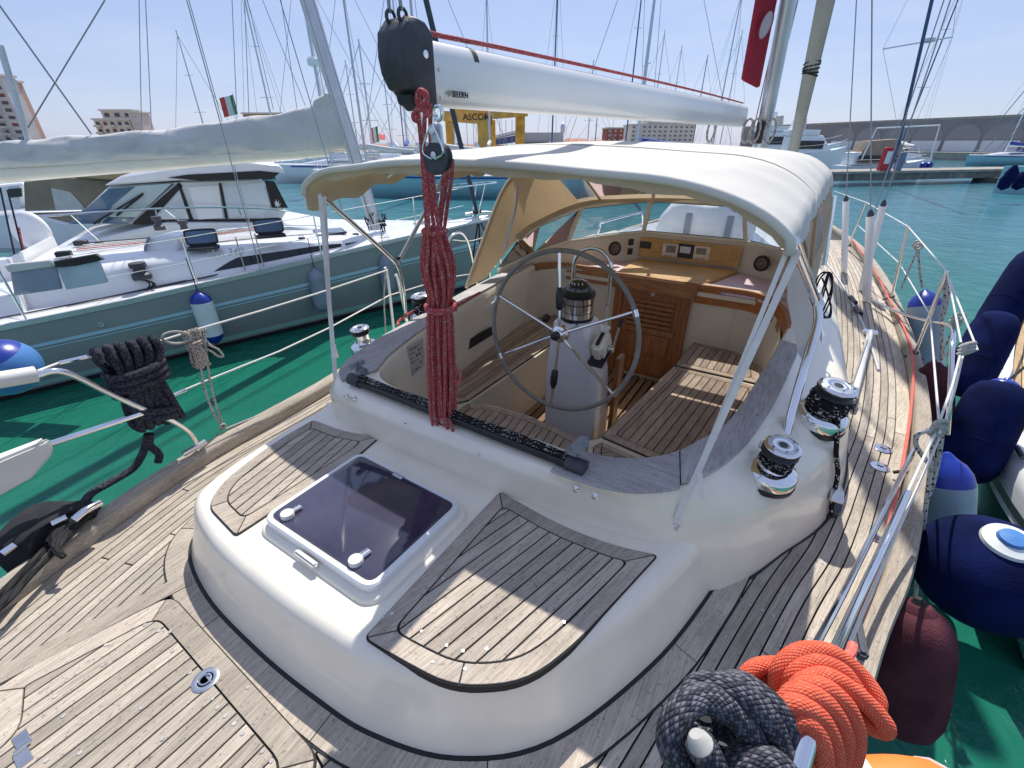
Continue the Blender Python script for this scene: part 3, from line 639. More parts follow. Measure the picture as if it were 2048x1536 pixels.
# fiddle rails with hand slots
def fiddle(base, z0, z1, th, mat, name, slot=None):
    b = cr(base, 5); rr = []
    mb = MB(); n_ = len(b)
    inn = offc([V2(p) for p in b], th)
    def quadring(i, za, zb): return [Vector((b[i].x, b[i].y, za)), Vector((b[i].x, b[i].y, zb)), Vector((inn[i].x, inn[i].y, zb)), Vector((inn[i].x, inn[i].y, za))]
    if slot:
        s0, s1 = slot; zm0, zm1 = z0+(z1-z0)*.60, z0+(z1-z0)*.80
        mb.loft([quadring(i, z0, z1) for i in range(0, s0+1)]); mb.loft([quadring(i, z0, z1) for i in range(s1, n_)])
        mb.loft([quadring(i, z0, zm0) for i in range(s0, s1+1)]); mb.loft([quadring(i, zm1, z1) for i in range(s0, s1+1)])
    else: mb.loft([quadring(i, z0, z1) for i in range(n_)])
    return B(mb, name, mat, bevel=0, smooth=30)
fiddle([(BK-.02, -.40), (BK-.01, -.62), (BK-.02, -.80), (3.62, -.945), (3.42, -1.02), (3.05, -1.075)], 1.600, 1.752, .030, MAHO, 'fiddle_rail', slot=(4, 11))
fiddle([(3.15, 1.10), (3.42, 1.045), (3.64, .95), (BK-.02, .80), (BK-.02, .55), (BK-.02, .30)], 1.625, 1.770, .030, WORN, 'fiddle_rail', slot=(13, 19))
B(MB().box((BK-.030, -.055, 1.695), (.05, .72, .13)), 'hatch_front_board', WORN, bevel=.012, seg=3)
# bridge deck: teak slide in the middle, pink non slip at both sides
B(MB().box((4.08, 0, 1.68), (.72, 2.2, .03)), 'bridge_deck', CREAM, smooth=0)
B(MB().prism([(3.78, .30), (4.42, .30), (4.42, -.60), (3.78, -.40)], 1.697, 1.745), 'sliding_hatch', MAHOL, bevel=.004)
B(MB().prism([(3.78, .32), (3.78, .80), (3.64, .97), (3.3, 1.07), (3.9, .98), (4.42, .62), (4.42, .33)], 1.697, 1.716), 'nonslip_pad', PINK, smooth=0)
B(MB().prism([(3.78, -.42), (4.42, -.62), (4.40, -.86), (3.95, -1.04), (3.3, -1.10), (3.60, -.97), (3.74, -.82)], 1.697, 1.716), 'nonslip_pad', PINK, smooth=0)
# dashboard under the windscreen
DBP = [(3.10, 1.10), (3.55, 1.02), (3.95, .86), (4.30, .52), (4.44, .30), (4.46, -.60), (4.33, -.93), (3.9, -1.06), (3.2, -1.16)]
DBZ = [1.79, 1.85, 1.91, 1.95, 1.975, 1.975, 1.95, 1.90, 1.82]
db = MB(); db.loft([[Vector((p[0], p[1], 1.69)), Vector((p[0], p[1], z)), Vector((p[0]*1.0+.10, p[1]*1.03, z+.006)), Vector((p[0]+.14, p[1]*1.07, 1.55))] for p, z in zip(DBP, DBZ)], cap=True); B(db, 'dashboard', CREAM, smooth=25)
dash = B(MB().box((4.43, -.15, 1.855), (.03, .90, .185)), 'instrument_panel', MAHOL, bevel=.004)
def onx(u, v, x): return at(u, v, x=x)
def rect_on_dash(u0, v0, u1, v1, mat, name, par, th=.015, x=4.41, bev=.004):
    a = at(u0, v0, x=x); b = at(u1, v1, x=x); return MB().box(((a+b)/2), (th, abs(a.y-b.y), abs(a.z-b.z))).build(name, mat, par, bevel=bev, seg=2)
i1 = rect_on_dash(1327, 486, 1356, 515, STEEL, 'instrument', dash); rect_on_dash(1333, 489, 1351, 507, SCREEN, 'display', i1, .018)
i2 = rect_on_dash(1358, 487, 1386, 518, BLKP, 'instrument', dash, .02); rect_on_dash(1361, 491, 1381, 508, WHTV, 'display', i2, .023)
i3 = rect_on_dash(1388, 491, 1417, 521, STEEL, 'instrument', dash); rect_on_dash(1393, 494, 1412, 511, SCREEN, 'display', i3, .018)
rect_on_dash(1281, 482, 1301, 498, BLKP, 'name_plate', dash, .006)
for k, (u, v) in enumerate(((1331, 511), (1337, 511.5), (1343, 512), (1349, 512.5), (1363, 513), (1369, 513.5), (1375, 514), (1393, 516), (1399, 516.5), (1405, 517))):
    MB().lathe([(.005, 0), (.005, .003), (.001, .004)], at(u, v, x=4.399), (-1, 0, 0), n=8).build('button', BLKP, dash)
def speaker(c, axd):
    s_ = B(MB().lathe([(.066, 0), (.066, .010), (.058, .014), (.052, .008), (.02, .004), (.02, .008), (.0, .01)], c, axd, n=28), 'loudspeaker', BLKP)
    MB().lathe([(.045, .009), (.042, .013), (.039, .009)], c, axd, n=28).build('speaker_ring', M('speaker_ring', (.25, .18, .15), .5), s_)
    MB().lathe([(.018, .01), (.015, .015), (.0, .016)], c, axd, n=16).build('speaker_cone', M('speaker_cone', (.2, .1, .1), .5), s_)
speaker(at(1229, 497, x=4.14), (-.62, -.72, .15)); speaker(at(1524, 527, x=4.30), (-.95, .35, .15))
for u, v in ((1262, 484), (1260, 503)): B(MB().box(at(u, v, x=4.30), (.02, .05, .06), R=Matrix.Rotation(.75, 3, 'Z')), 'socket', BLKP, bevel=.004)
# ---- windscreen
WB = [Vector((p[0]+.03, p[1]*1.01, z+.01)) for p, z in zip(DBP, DBZ)]
WTp = [Vector(v_) for v_ in ((3.30, 1.03, 2.02), (3.60, .97, 2.12), (3.95, .74, 2.24), (4.22, .46, 2.27), (4.42, .26, 2.285), (4.44, -.53, 2.285), (4.30, -.84, 2.25), (3.9, -.98, 2.17), (3.4, -1.07, 2.07))]
scr = B(MB().tube(WB, .016, 8), 'windscreen_frame', GEL)
MB().tube(WTp, .018, 8).build('top_rail', GEL, scr)
for i in (2, 4, 5, 6):
    MB().tube([WB[i], WTp[i]], .021, 8).build('mullion', GEL, scr)
for a, b in ((0, 2), (2, 4), (4, 5), (5, 6), (6, 8)):
    MB().loft([[WB[i], WTp[i]] for i in range(a, b+1)], closed=False, cap=False).build('pane', GLS, scr, smooth=0)
    edge = [WB[i]+Vector((0, 0, .014)) for i in range(a, b+1)]+[WTp[i]-Vector((0, 0, .016)) for i in range(b, a-1, -1)]
    MB().tube(edge, .006, 6, closed=True).build('rubber_seal', BLK, scr)
# ---- cabin top forward of the windscreen, with life raft and mast
ct = MB(); cts = []
for x, hw, z in ((4.5, 1.12, 1.86), (5.5, 1.05, 1.80), (7.0, .92, 1.74), (8.5, .70, 1.66), (9.6, .42, 1.5), (10.0, .2, 1.34)):
    cts.append([Vector((x, -hw-.1, 1.3)), Vector((x, -hw, z-.1)), Vector((x, -hw*.9, z-.02)), Vector((x, -hw*.4, z)), Vector((x, hw*.4, z)), Vector((x, hw*.9, z-.02)), Vector((x, hw, z-.1)), Vector((x, hw+.1, 1.3))])
ct.loft(cts); B(ct, 'cabin_top', GELW, smooth=50)
lr = MB(); R0 = [(-.46, 0), (-.47, .12), (-.45, .26), (-.34, .40), (-.2, .43), (0, .42), (.2, .44), (.34, .41), (.44, .27), (.47, .12), (.46, 0)]
lr.loft([[Vector((x, y*s-.1, 1.78+z*s)) for y, z in R0] for x, s in ((5.1, .86), (5.16, 1), (5.75, 1), (5.81, .86))]); raft = B(lr, 'life_raft_cover', WHTV, smooth=50)
for y in (-.32, .08): MB().loft([[Vector((x, y+dy-.05, z)) for dy in (-.03, .03)] for x, z in ((5.085, 1.8), (5.085, 2.08), (5.15, 2.21), (5.76, 2.21), (5.82, 2.08), (5.82, 1.8))], closed=False, cap=False).build('strap', GREYV, raft)
for y in (.95, -.97):
    g_ = [(4.9, y, 1.78), (4.92, y*.98, 1.92), (5.0, y*.97, 1.96), (6.2, y*.93, 1.93), (6.3, y*.92, 1.88), (6.32, y*.92, 1.76)]
    B(MB().tube(cr(g_, 4), .013, 8), 'handrail', CHR)
# ---- aft hatch
hz = RZ
hp = [V2(at(u, v, z=1.60)) for u, v in ((521, 1036), (722, 903), (928, 1008), (741, 1186))]
hp = [V2(p) for p in rnd_poly(hp, .055, 6)]
hb = [V2(p) for p in inset(hp, -.022)]
hat = B(MB().loft([[Vector((p.x, p.y, z)) for p in inset(hb, d)] for d, z in ((-.004, hz-.01), (0, hz+.012), (.008, hz+.018))]), 'deck_hatch', GEL, smooth=50)
fr_ = MB(); fr_.loft([[Vector((p.x, p.y, z)) for p in inset(hp, d)] for d, z in ((.004, hz+.012), (0, hz+.03), (0, hz+.046), (.005, hz+.052), (.020, hz+.052), (.024, hz+.047))]); fr_.build('hatch_frame', ALU, hat, smooth=35)
MB().loft([[Vector((p.x, p.y, z)) for p in inset(hp, d)] for d, z in ((.0215, hz+.046), (.0235, hz+.0535), (.026, hz+.0545))]).build('acrylic_lid', HATCHG, hat, smooth=35)
HNDL = M('grey_handle', (.62, .61, .57), .5)
for u, v, u2, v2 in ((574, 1027, 602, 1012), (711, 1119, 739, 1100)):
    c = at(u, v, z=hz+.066); e = at(u2, v2, z=hz+.062); h_ = MB().lathe([(.023, -.012), (.0235, 0), (.021, .004), (.018, .003), (.0, .0035)], c, n=24).build('hatch_handle', HNDL, hat)
    dd = (e-c).normalized(); sd = Vector((-dd.y, dd.x, 0))
    for s_ in (-1, 0, 1): MB().tube([c+dd*.02+sd*.009*s_, e+sd*.008*s_], .0032, 6).build('handle_bar', CHR if s_ else HNDL, h_)
a = at(796, 951, z=hz+.057); MB().box(a, (.02, .052, .006), R=Matrix.Rotation(-.05, 3, 'Z')).build('friction_lever', ALUG, hat, bevel=.003)
a = at(612, 1118, z=hz+.03); MB().box(a, (.02, .11, .02), R=Matrix.Rotation(-.02, 3, 'Z')).build('hatch_lip', HNDL, hat, bevel=.006, seg=2)
# ---- pedestal, compass, guard, engine lever
PX, PY = 2.42, .035
def rrect(cx, cy, a, b, z, r=.03): return [Vector((p.x, p.y, z)) for p in rnd_poly([(cx-a, cy-b), (cx+a, cy-b), (cx+a, cy+b), (cx-a, cy+b)], r, 3)]
ped = B(MB().loft([rrect(2.49, .03, .15, .185, FZ), rrect(2.48, .03, .145, .185, 1.1), rrect(2.44, .035, .13, .17, 1.45), rrect(2.40, .04, .112, .13, 1.70), rrect(2.40, .045, .105, .12, 1.785, .05), rrect(2.40, .045, .09, .105, 1.80, .05)]), 'steering_pedestal', GELW, smooth=45)
MB().box((2.62, -.19, 1.15), (.10, .03, .72)).build('teak_side_panel', MAHOV, ped, bevel=.004)
cc = Vector((2.40, .05, 1.80))
cmp_ = B(MB().lathe([(.098, 0), (.10, .012), (.094, .016), (.092, .14), (.096, .145)], cc, n=32), 'binnacle_compass', CHR)
MB().lathe([(.101, -.004), (.103, .012), (.098, .016)], cc, n=32).build('base_ring', BLKP, cmp_)
MB().lathe([(.099, .14), (.104, .15), (.104, .168), (.094, .178), (.078, .182), (.0, .18)], cc, n=32).build('compass_collar', BLKP, cmp_)
MB().lathe([(.078*math.cos(t), .18+.062*math.sin(t)) for t in [i*PI/16 for i in range(9)]], cc, n=28).build('compass_dome', M('dark_dome', (.02, .02, .022), .04, coat=.8), cmp_)
for i in range(5): MB().lathe([(.004, 0), (.003, .012)], cc+Vector((-.062+.01*abs(i-2), -.04+.02*i, .22)), n=6).build('dial_mark', GELW, cmp_)
for z in (.05, .10): MB().tube([cc+Vector((math.cos(t)*.0945, math.sin(t)*.0945, z)) for t in [i*PI/14 for i in range(28)]], .0018, 5, closed=True).build('engraved_line', BLKP, cmp_)
for k in range(10):
    t = k*PI/5+.2; MB().tube([cc+Vector((math.cos(t)*.0945, math.sin(t)*.0945, z)) for z in (.012, .138)], .0012, 5).build('engraved_line', BLKP, cmp_)
gx = 2.60
gd = [(gx, .175, 1.42), (gx, .18, 2.02)]+[(gx, .055+.125*math.cos(t), 2.06+.125*math.sin(t)) for t in [i*PI/10 for i in range(11)]]+[(gx, -.07, 2.02), (gx, -.075, 1.30)]
B(MB().tube(cr(gd, 3), .0135, 10), 'pedestal_guard', CHR)
B(MB().box((2.55, -.03, 1.70), (.12, .16, .022)), 'guard_bracket', GELW, bevel=.008, seg=2)
# engine control
ec = at(1203, 690, x=2.33); R_ = Matrix.Rotation(.35, 3, 'Y')
eng = B(MB().box(ec, (.16, .075, .12), R=Matrix.Rotation(-.5, 3, 'Y')), 'engine_control', GEL, bevel=.018, seg=3)
MB().box(ec+Vector((-.01, 0, -.075)), (.18, .10, .014), R=Matrix.Rotation(-.3, 3, 'Y')).build('base_plate', BLKP, eng, bevel=.003)
MB().box(ec+Vector((-.035, 0, .052)), (.10, .022, .014), R=Matrix.Rotation(-.5, 3, 'Y')).build('lever_slot', BLKP, eng, bevel=.003)
l0 = ec+Vector((.02, -.05, 0)); l1 = at(1238, 655, x=2.36); l2 = at(1243, 645, x=2.38)
MB().lathe([(.022, 0), (.022, .03), (.0, .032)], l0+Vector((0, .01, -.02)), (0, -1, 0), n=12).build('lever_boss', STEEL, eng)
MB().tube([l0+Vector((0, -.015, -.02)), l1], .007, 8).build('lever', STEEL, eng); MB().tube([l1, l2.lerp(l1, -.6)], .013, 8).build('lever_knob', BLKP, eng)
B(MB().box(at(1132, 802, x=2.335), (.008, .11, .03)), 'lock_plate', STEEL, bevel=.002)
B(MB().lathe([(.028, 0), (.032, .02), (.02, .04), (0, .042)], at(1096, 638, x=2.5), (0, 1, 0.2), n=14), 'brake_knob', BLKP)
# ---- steering wheel
WC = at(1119, 668, x=2.10); tl = math.radians(6)
AX = Vector((-math.cos(tl), 0.02, math.sin(tl))).normalized(); WU = Vector((0, 1, 0)); WU = (WU-AX*WU.dot(AX)).normalized(); WV = AX.cross(WU)
WR = .452
def wp(t, r): return WC+(WU*math.cos(t)+WV*math.sin(t))*r
whl = B(MB().tube([wp(2*PI*i/96, WR) for i in range(96)], .0130, 10, closed=True), 'steering_wheel', GREYL)
if True:
    # spokes: orientation from the photograph
    angs = []
    for (u, v) in ((1119, 540), (1000, 592), (1000, 712), (1103, 800), (1222, 785), (1240, 632)):
        r_ = ray(u, v); t_ = (WC-CAM).dot(AX)/r_.dot(AX); p = CAM+r_*t_-WC; angs.append(math.atan2(p.dot(WV), p.dot(WU)))
    for i, t in enumerate(angs):
        sp_ = MB().tube([WC+AX*.0+(wp(t, .02)-WC), wp(t, WR-.012)], .0085, 8).build('spoke', CHR, whl)
        if i in (0, 3):
            s0, s1 = ((.135, .26) if i == 0 else (.215, .335))
            prof = [(.010, 0), (.019, .012), (.022, .05), (.021, .1), (.012, .135)]
            ax_ = (wp(t, 1)-WC).normalized(); L = s1-s0
            MB().lathe([(r, z/.135*L) for r, z in prof], wp(t, s0), ax_, n=14).build('grip', BLKP, sp_)
    for t in (angs[1]+.05, angs[5]-.02, angs[2], angs[4]+.04):
        MB().tube([wp(t+k*.02, WR) for k in range(-2, 3)], .0158, 10).build('rim_binding', CHR, whl)
MB().lathe([(.05, -.03), (.052, .0), (.045, .012), (.03, .016), (.03, .03), (.022, .034), (.022, .05), (.016, .056), (0, .057)], WC, AX, n=24).build('hub', CHR, whl)
MB().lathe([(.024, .034), (.026, .04), (.025, .062), (.018, .068), (0, .069)], WC, AX, n=20).build('hub_knob', BLKP, whl)
MB().lathe([(.022, -.22), (.022, -.03)], WC, AX, n=16).build('shaft', STEEL, whl)
# ---- winches
def winch(c, s, wraps, parent=YA, tilt=(0, 0, 1), plate=ALUG):
    w_ = B(MB().lathe([(.080*s, 0), (.086*s, .006*s), (.087*s, .036*s), (.080*s, .046*s), (.062*s, .052*s), (.048*s, .056*s)], c, tilt, n=32), 'winch', CHR, parent)
    MB().lathe([(.088*s, -.016*s), (.09*s, 0), (.084*s, .003*s)], c, tilt, n=32).build('winch_base', BLKP, w_)
    MB().lathe([(.050*s, .054*s), (.044*s, .062*s), (.041*s, .09*s), (.044*s, .112*s), (.052*s, .118*s)], c, tilt, n=32).build('drum', CHR, w_)
    MB().lathe([(.056*s, .117*s), (.060*s, .123*s), (.053*s, .128*s), (.050*s, .132*s), (.054*s, .137*s), (.060*s, .142*s), (.059*s, .149*s)], c, tilt, n=32).build('self_tailing_jaw', BLKP, w_)
    MB().lathe([(.058*s, .147*s), (.059*s, .152*s), (.054*s, .157*s), (.026*s, .160*s), (.018*s, .158*s), (.014*s, .148*s), (0, .148*s)], c, tilt, n=32).build('cap', CHR, w_)
    MB().lathe([(.048*s, .1585*s), (.034*s, .1605*s), (.032*s, .159*s)], c, tilt, n=32).build('cap_plate', plate, w_)
    MB().lathe([(.015*s, .147*s), (.015*s, .160*s), (0, .1595*s)], c, tilt, n=8).build('socket', BLKP, w_)
    for k in range(6):
        t = k*PI/3+.3; a_ = Vector(tilt).normalized(); MB().lathe([(.0035*s, 0), (.003*s, .002), (0, .002)], Vector(c)+a_*.160*s+Vector((math.cos(t), math.sin(t), 0))*.042*s, tilt, n=6).build('cap_screw', BLKP, w_)
    return w_
W1 = at(1536, 954, z=1.665); winch(W1, 1.02, 0, tilt=(-.10, -.06, 1))
W2 = at(1634, 842, z=1.68); winch(W2, 1.22, 1, tilt=(-.08, -.12, 1))
W3 = at(732, 700, z=1.68); winch(W3, .92, 0, tilt=(-.1, .05, 1))
W4 = at(700+120, 645, z=1.66)
W4 = at(852, 640, z=1.68); winch(W4, 1.15, 0, tilt=(-.06, .1, 1))
def wrap(c, s, name, label, mat, r, turns, z0, z1, rad, tail=None, tilt=(0, 0, 1), seed=1):
    rg = random.Random(seed); a = Vector(tilt).normalized(); u = a.orthogonal().normalized(); v = a.cross(u); P = []; m = int(turns*16)
    for i in range(m):
        t = 2*PI*i/16; k = i/m; rr_ = rad*(1+.10*math.sin(k*23+seed)+rg.uniform(-.02, .02)); z = z0+(z1-z0)*(k if int(k*3) % 2 == 0 else k)
        P.append(Vector(c)+a*(z+.006*math.sin(t*1.0+k*9))+(u*math.cos(t)+v*math.sin(t))*rr_)
    if tail: P += tail
    return tag(MB().tube(cr(P, 2), r, 8).build(name, mat), label, 'rope')
wrap(W2, 1.2, 'rope', 'thick black flecked rope wound round the forward starboard winch', R_BF, .0095, 10.5, .075, .138, .066, tail=[at(1672, 905, z=1.60), at(1676, 945, z=1.50), at(1668, 985, z=1.42), at(1662, 1020, z=1.36), at(1664, 1030, z=1.34)], tilt=(-.08, -.12, 1), seed=2)
wrap(W1, 1.0, 'rope', 'thin black and white line wound under the cap of the aft starboard winch', R_BF, .0055, 5, .07, .112, .048, tilt=(-.10, -.06, 1), seed=5)
wrap(W4, 1.1, 'rope', 'black flecked rope wound round the port winch behind the red rope', R_BF, .009, 7, .06, .13, .058, tilt=(-.06, .1, 1), seed=8)
tag(MB().tube(cr([W4+Vector((.0, .07, .10)), at(905, 612, z=1.80), at(960, 585, z=1.81)], 6), .009, 8).build('rope', R_RED), 'red rope leading forward from the port winch along the coaming', 'rope')
tag(MB().tube(cr([W4+Vector((-.02, .08, .06)), W4+Vector((-.16, .10, .02)), at(800, 655, z=1.68), at(784, 668, z=1.64)], 6), .009, 8).build('rope', R_RED), 'short red rope tail aft of the port winch', 'rope')
# line driver / organiser pocket at the coaming foot
oc = at(1668, 985, z=1.40)
org = B(MB().slab([at(1650, 930, y=-1.43), at(1668, 925, y=-1.43), at(1690, 985, y=-1.43), at(1688, 1010, y=-1.43), at(1650, 1000, y=-1.43)], (0, .05, 0)), 'deck_organiser', STEEL, bevel=.006)
B(MB().prism([V2(p) for p in rnd_poly(ats([(1640, 1012), (1685, 1005), (1680, 1030), (1655, 1036), (1643, 1030)], z=1.32), .02, 3)], DZ+.01, DZ+.03), 'organiser_foot', BLKP)
# ---- mainsheet traveller on the aft coaming
GBL = M('grey_block', (.22, .23, .25), .5, var=.15, vs=20)
tr0 = at(722, 776, x=1.135); tr1 = at(1158, 935, x=1.135); tr0.z = tr1.z = 1.775; 
TA = Vector((1.15, .60, 1.775)); TB = Vector((1.13, -.535, 1.775))
tv = B(MB().box((TA+TB)/2, (.045, (TA-TB).length, .03), R=Matrix.Rotation(math.atan2((TA-TB).x, (TA-TB).y)*-1, 3, 'Z')), 'mainsheet_track', BLKP, bevel=.005)
for e in (TA, TB):
    MB().tube([e+Vector((0, -.035, 0)), e+Vector((0, .035, 0))], .029, 14).build('end_cap', DGREY, tv)
    k = B(MB().box(e+Vector((.02, .0+(.02 if e is TB else -.03), .045)), (.045, .05, .035)), 'end_block', GBL, bevel=.008, seg=2)
    for dx in (-.018, .018): MB().lathe([(.022, -.012), (.024, 0), (.022, .012), (.004, .014)], e+Vector((.02+dx, .0, .075)), (0, .3, 1), n=16).build('sheave', GBL, k)
for dx, dz, lb in ((-.012, .024, 'aft'), (.012, .026, 'forward'), (0, .034, 'upper')):
    P = [TA.lerp(TB, t)+Vector((dx, 0, dz+.003*math.sin(t*17+dx*99))) for t in [i/30 for i in range(1, 30)]]
    tag(MB().tube(P, .0055, 8).build('control_line', R_BF), 'black line with white flecks, the %s one of the three lying on the mainsheet track' % lb, 'rope', 'control lines on the mainsheet track')
car = B(MB().box(at(893, 838, x=1.14)+Vector((0, 0, .01)), (.07, .10, .035)), 'traveller_car', ALUG, bevel=.008, seg=2)
# ---- boom, sail sleeve, mast, forestay
bt0 = at(862, 72, x=1.20); bb0 = at(862, 213, x=1.20); bt1 = at(1498, 216, x=6.35); bb1 = at(1503, 249, x=6.35)
hb0 = (bt0.z-bb0.z)/2; b0 = Vector((1.20, bt0.y+.052, (bt0.z+bb0.z)/2)); b1 = Vector((6.35, bt1.y+.05, (bt1.z+bb1.z)/2))
def boomring(c, h, wd): return [c+Vector((0, wd*math.copysign(abs(math.cos(t))**.75, math.cos(t)), h*math.copysign(abs(math.sin(t))**.8, math.sin(t)))) for t in [2*PI*k/28 for k in range(28)]]
boom = B(MB().loft([boomring(b0.lerp(b1, t), hb0*(1-t)+t*.105, .052) for t in (0, .02, .25, .5, .75, 1)]), 'boom', ALU, smooth=60)
bd = (b1-b0).normalized(); e0 = b0
prof = [(0.005, hb0+.006), (-.03, hb0+.030), (-.075, hb0+.034), (-.11, hb0-.0), (-.118, hb0*.35), (-.112, -.01), (-.09, -.045), (-.068, -.05), (-.02, -hb0-.012), (.005, -hb0-.004)]
cst = MB(); 
for sgn in (0,): cst.loft([[e0+Vector((x*sc, y, z*sc2)) for x, z in prof] for y, sc, sc2 in ((-.056, .80, .97), (-.046, 1, 1), (.046, 1, 1), (.056, .80, .97))])
bend = cst.build('boom_end_casting', DGREY, boom, smooth=30, bevel=.003)
MB().slab([e0+Vector((-.078, y, z)) for y, z in ((-.030, -.058), (.030, -.058), (.024, -hb0*.95), (-.024, -hb0*.95))], (.030, 0, -.010)).build('sheave_slot', BLK, bend)  # black slab paints the shade inside the casting's hollow
MB().lathe([(.011, 0), (.010, .003), (0, .004)], e0+Vector((-.035, -.056, hb0*.45)), (0, -1, 0), n=16).build('sheave_pin', CHR, bend)
for sgn in (-1, 1):
    MB().tube([e0+Vector((-.075+.016*math.cos(t), .022*sgn, hb0+.036+.016*math.sin(t))) for t in [i*PI/6 for i in range(12)]], .005, 6, closed=True).build('lift_eye', DGREY, bend)
for z in (hb0*.1, -hb0*.72): MB().lathe([(.006, 0), (.005, .003), (0, .003)], b0+Vector((.025, -.0525, z)), (0, -1, 0), n=10).build('rivet', STEEL, boom)
band = MB(); rg_ = []
for s_ in (.092, .112):
    c = b0+bd*s_; rg_.append([p+(p-c)*.012 for p in boomring(c, hb0, .052)[14:22]])
rg2 = []
for s_ in (.20, .225):
    c = b0+bd*s_; R8 = boomring(c, hb0, .052); rg2.append([R8[k]+(R8[k]-c)*.014 for k in range(5, 13)])
band.loft([[p for p in rg2[0]], [p for p in rg2[1]]], closed=False, cap=False).build('black_band', BLK, boom)
def text(s, size, o, xd, yd, mat, par, name='lettering', ext=.0006, font_shear=0):
    cu = bpy.data.curves.new(name, 'FONT'); cu.body = s; cu.size = size; cu.extrude = ext; cu.shear = font_shear; cu.offset = size*.015
    ob = bpy.data.objects.new('tmp', cu); COL.objects.link(ob); dg = bpy.context.evaluated_depsgraph_get(); me = bpy.data.meshes.new_from_object(ob.evaluated_get(dg)); bpy.data.objects.remove(ob)
    xd = Vector(xd).normalized(); yd = Vector(yd); yd = (yd-xd*yd.dot(xd)).normalized(); zd = xd.cross(yd)
    me.transform(Matrix(((xd.x, yd.x, zd.x, o[0]), (xd.y, yd.y, zd.y, o[1]), (xd.z, yd.z, zd.z, o[2]), (0, 0, 0, 1))))
    me.materials.clear(); me.materials.append(mat); r = bpy.data.objects.new(name, me); COL.objects.link(r); r.parent = par; return r
tp = at(902, 194, y=b0.y-.053)
text('SELDEN', .0225, tp+Vector((0, -.004, 0)), bd, (0, 0, 1), BLKP, boom, ext=.001, font_shear=.2)
for k, (dx_, dz_) in enumerate(((-.017, 0), (-.010, .003))): MB().slab([tp+Vector((dx_+a, -.001, dz_+b)) for a, b in ((0, 0), (.005, 0), (.009, .014), (.004, .014))], (0, -.002, 0)).build('maker_mark', M('gold_print', (.4, .33, .2), .5), boom, smooth=0)
# shackle and block under the boom end
def link(c, w_, h_, r, mat, par, name, nrm=(1, 0, 0)):
    n_ = Vector(nrm).normalized(); u = n_.cross(ZZ).normalized(); P = []
    for i in range(16):
        t = 2*PI*i/16; P.append(Vector(c)+u*w_*math.cos(t)+ZZ*(h_*math.copysign(abs(math.sin(t))**.7, math.sin(t))))
    return MB().tube(P, r, 8, closed=True).build(name, mat, par)
bx_ = at(878, 232, x=1.06)
blk = T('mainsheet_block', 'dark sheave block hanging on a steel shackle under the boom end', 'pulley block', bx_)
link(at(876, 226, x=1.06), .014, .016, .005, CHR, blk, 'boom_eye'); link(at(872, 245, x=1.06), .007, .018, .0032, CHR, blk, 'shackle', (1, 1, 0))
bc = at(880, 300, x=1.06)
MB().slab([bc+Vector((0, y, z)) for y, z in ((-.016, .062), (.016, .062), (.020, .0), (.014, -.034), (-.014, -.034), (-.020, .0))], (-.018, 0, 0)).build('side_plate', ALUG, blk, bevel=.004, seg=2)
MB().lathe([(.034, -.014), (.036, -.010), (.030, 0), (.036, .010), (.034, .014), (0, .015)], bc+Vector((-.002, 0, -.018)), (1, 0, 0), n=28).build('sheave', BLKP, blk)
MB().lathe([(.040, -.004), (.040, .004)], bc+Vector((-.022, 0, -.022)), (1, 0, 0), n=24).build('cheek', DGREY, blk)
for z in (.045, -.012): MB().lathe([(.009, 0), (.009, .006), (0, .007)], bc+Vector((-.024, 0, z)), (-1, 0, 0), n=14).build('rivet', STEEL, blk)
for sgn in (-1, 1): MB().tube(cr([bc+Vector((-.028, .004*sgn, .058)), bc+Vector((-.03, .030*sgn, .015)), bc+Vector((-.03, .034*sgn, -.008)), bc+Vector((-.03, .006*sgn, -.022))], 4), .0028, 6).build('wire_bail', CHR, blk)
# red mainsheet coil
rg = random.Random(5)
def bundle(ax, n, r, seed, name, mat, label, cat='rope', jit=.35, flat=.6):
    """one continuous rope snaking up and down along an axis; ax = [(point, half width)]"""
    rg = random.Random(seed); P = []; m = len(ax)
    offs = []
    for i in range(n):
        a = 2*PI*i*.382; q = math.sqrt((i+.5)/n); offs.append((q*math.cos(a), q*math.sin(a)*flat))
    offs.sort()
    side = Vector((math.sin(AZ), -math.cos(AZ), 0)); dep = Vector((math.cos(AZ), math.sin(AZ), 0))
    for i in range(n):
        idx = range(m) if i % 2 == 0 else range(m-1, -1, -1); ph = rg.uniform(0, 6); e0_, e1_ = rg.uniform(0, 1), rg.uniform(0, 1)
        for j in idx:
            c, w_ = ax[j]; k = j/(m-1); o = offs[i]
            tw = .8*math.sin(k*5+ph)*jit
            sx_ = (o[0]*math.cos(tw)-o[1]*math.sin(tw))*w_; sd = (o[0]*math.sin(tw)+o[1]*math.cos(tw))*w_
            p = Vector(c)+side*sx_+dep*sd+Vector((0, 0, 0))
            if j == 0: p.z += .02*e0_
            if j == m-1: p.z -= .05*e1_
            P.append(p+Vector((rg.uniform(-1, 1), rg.uniform(-1, 1), 0))*r*.4)
    o_ = MB().tube(cr(P, 4), r, 8).build(name, mat)
    return tag(o_, label, cat) if label else o_
RX = 1.13
AXR = [(at(u, v, x=RX), w_) for u, v, w_ in ((868, 468, .026), (872, 500, .052), (878, 545, .058), (881, 590, .044), (880, 612, .036), (881, 640, .045), (882, 700, .052), (884, 760, .056), (886, 815, .055), (888, 845, .042))]
rc = T('rope_coil', 'long red rope coil with pale flecks hanging from the boom end', 'rope coil', AXR[0][0])
o_ = bundle(AXR, 26, .0064, 5, 'coil_strands', R_RED, None); o_.parent = rc
wr = []
wc = at(881, 613, x=RX)
side = RT; dep = fh
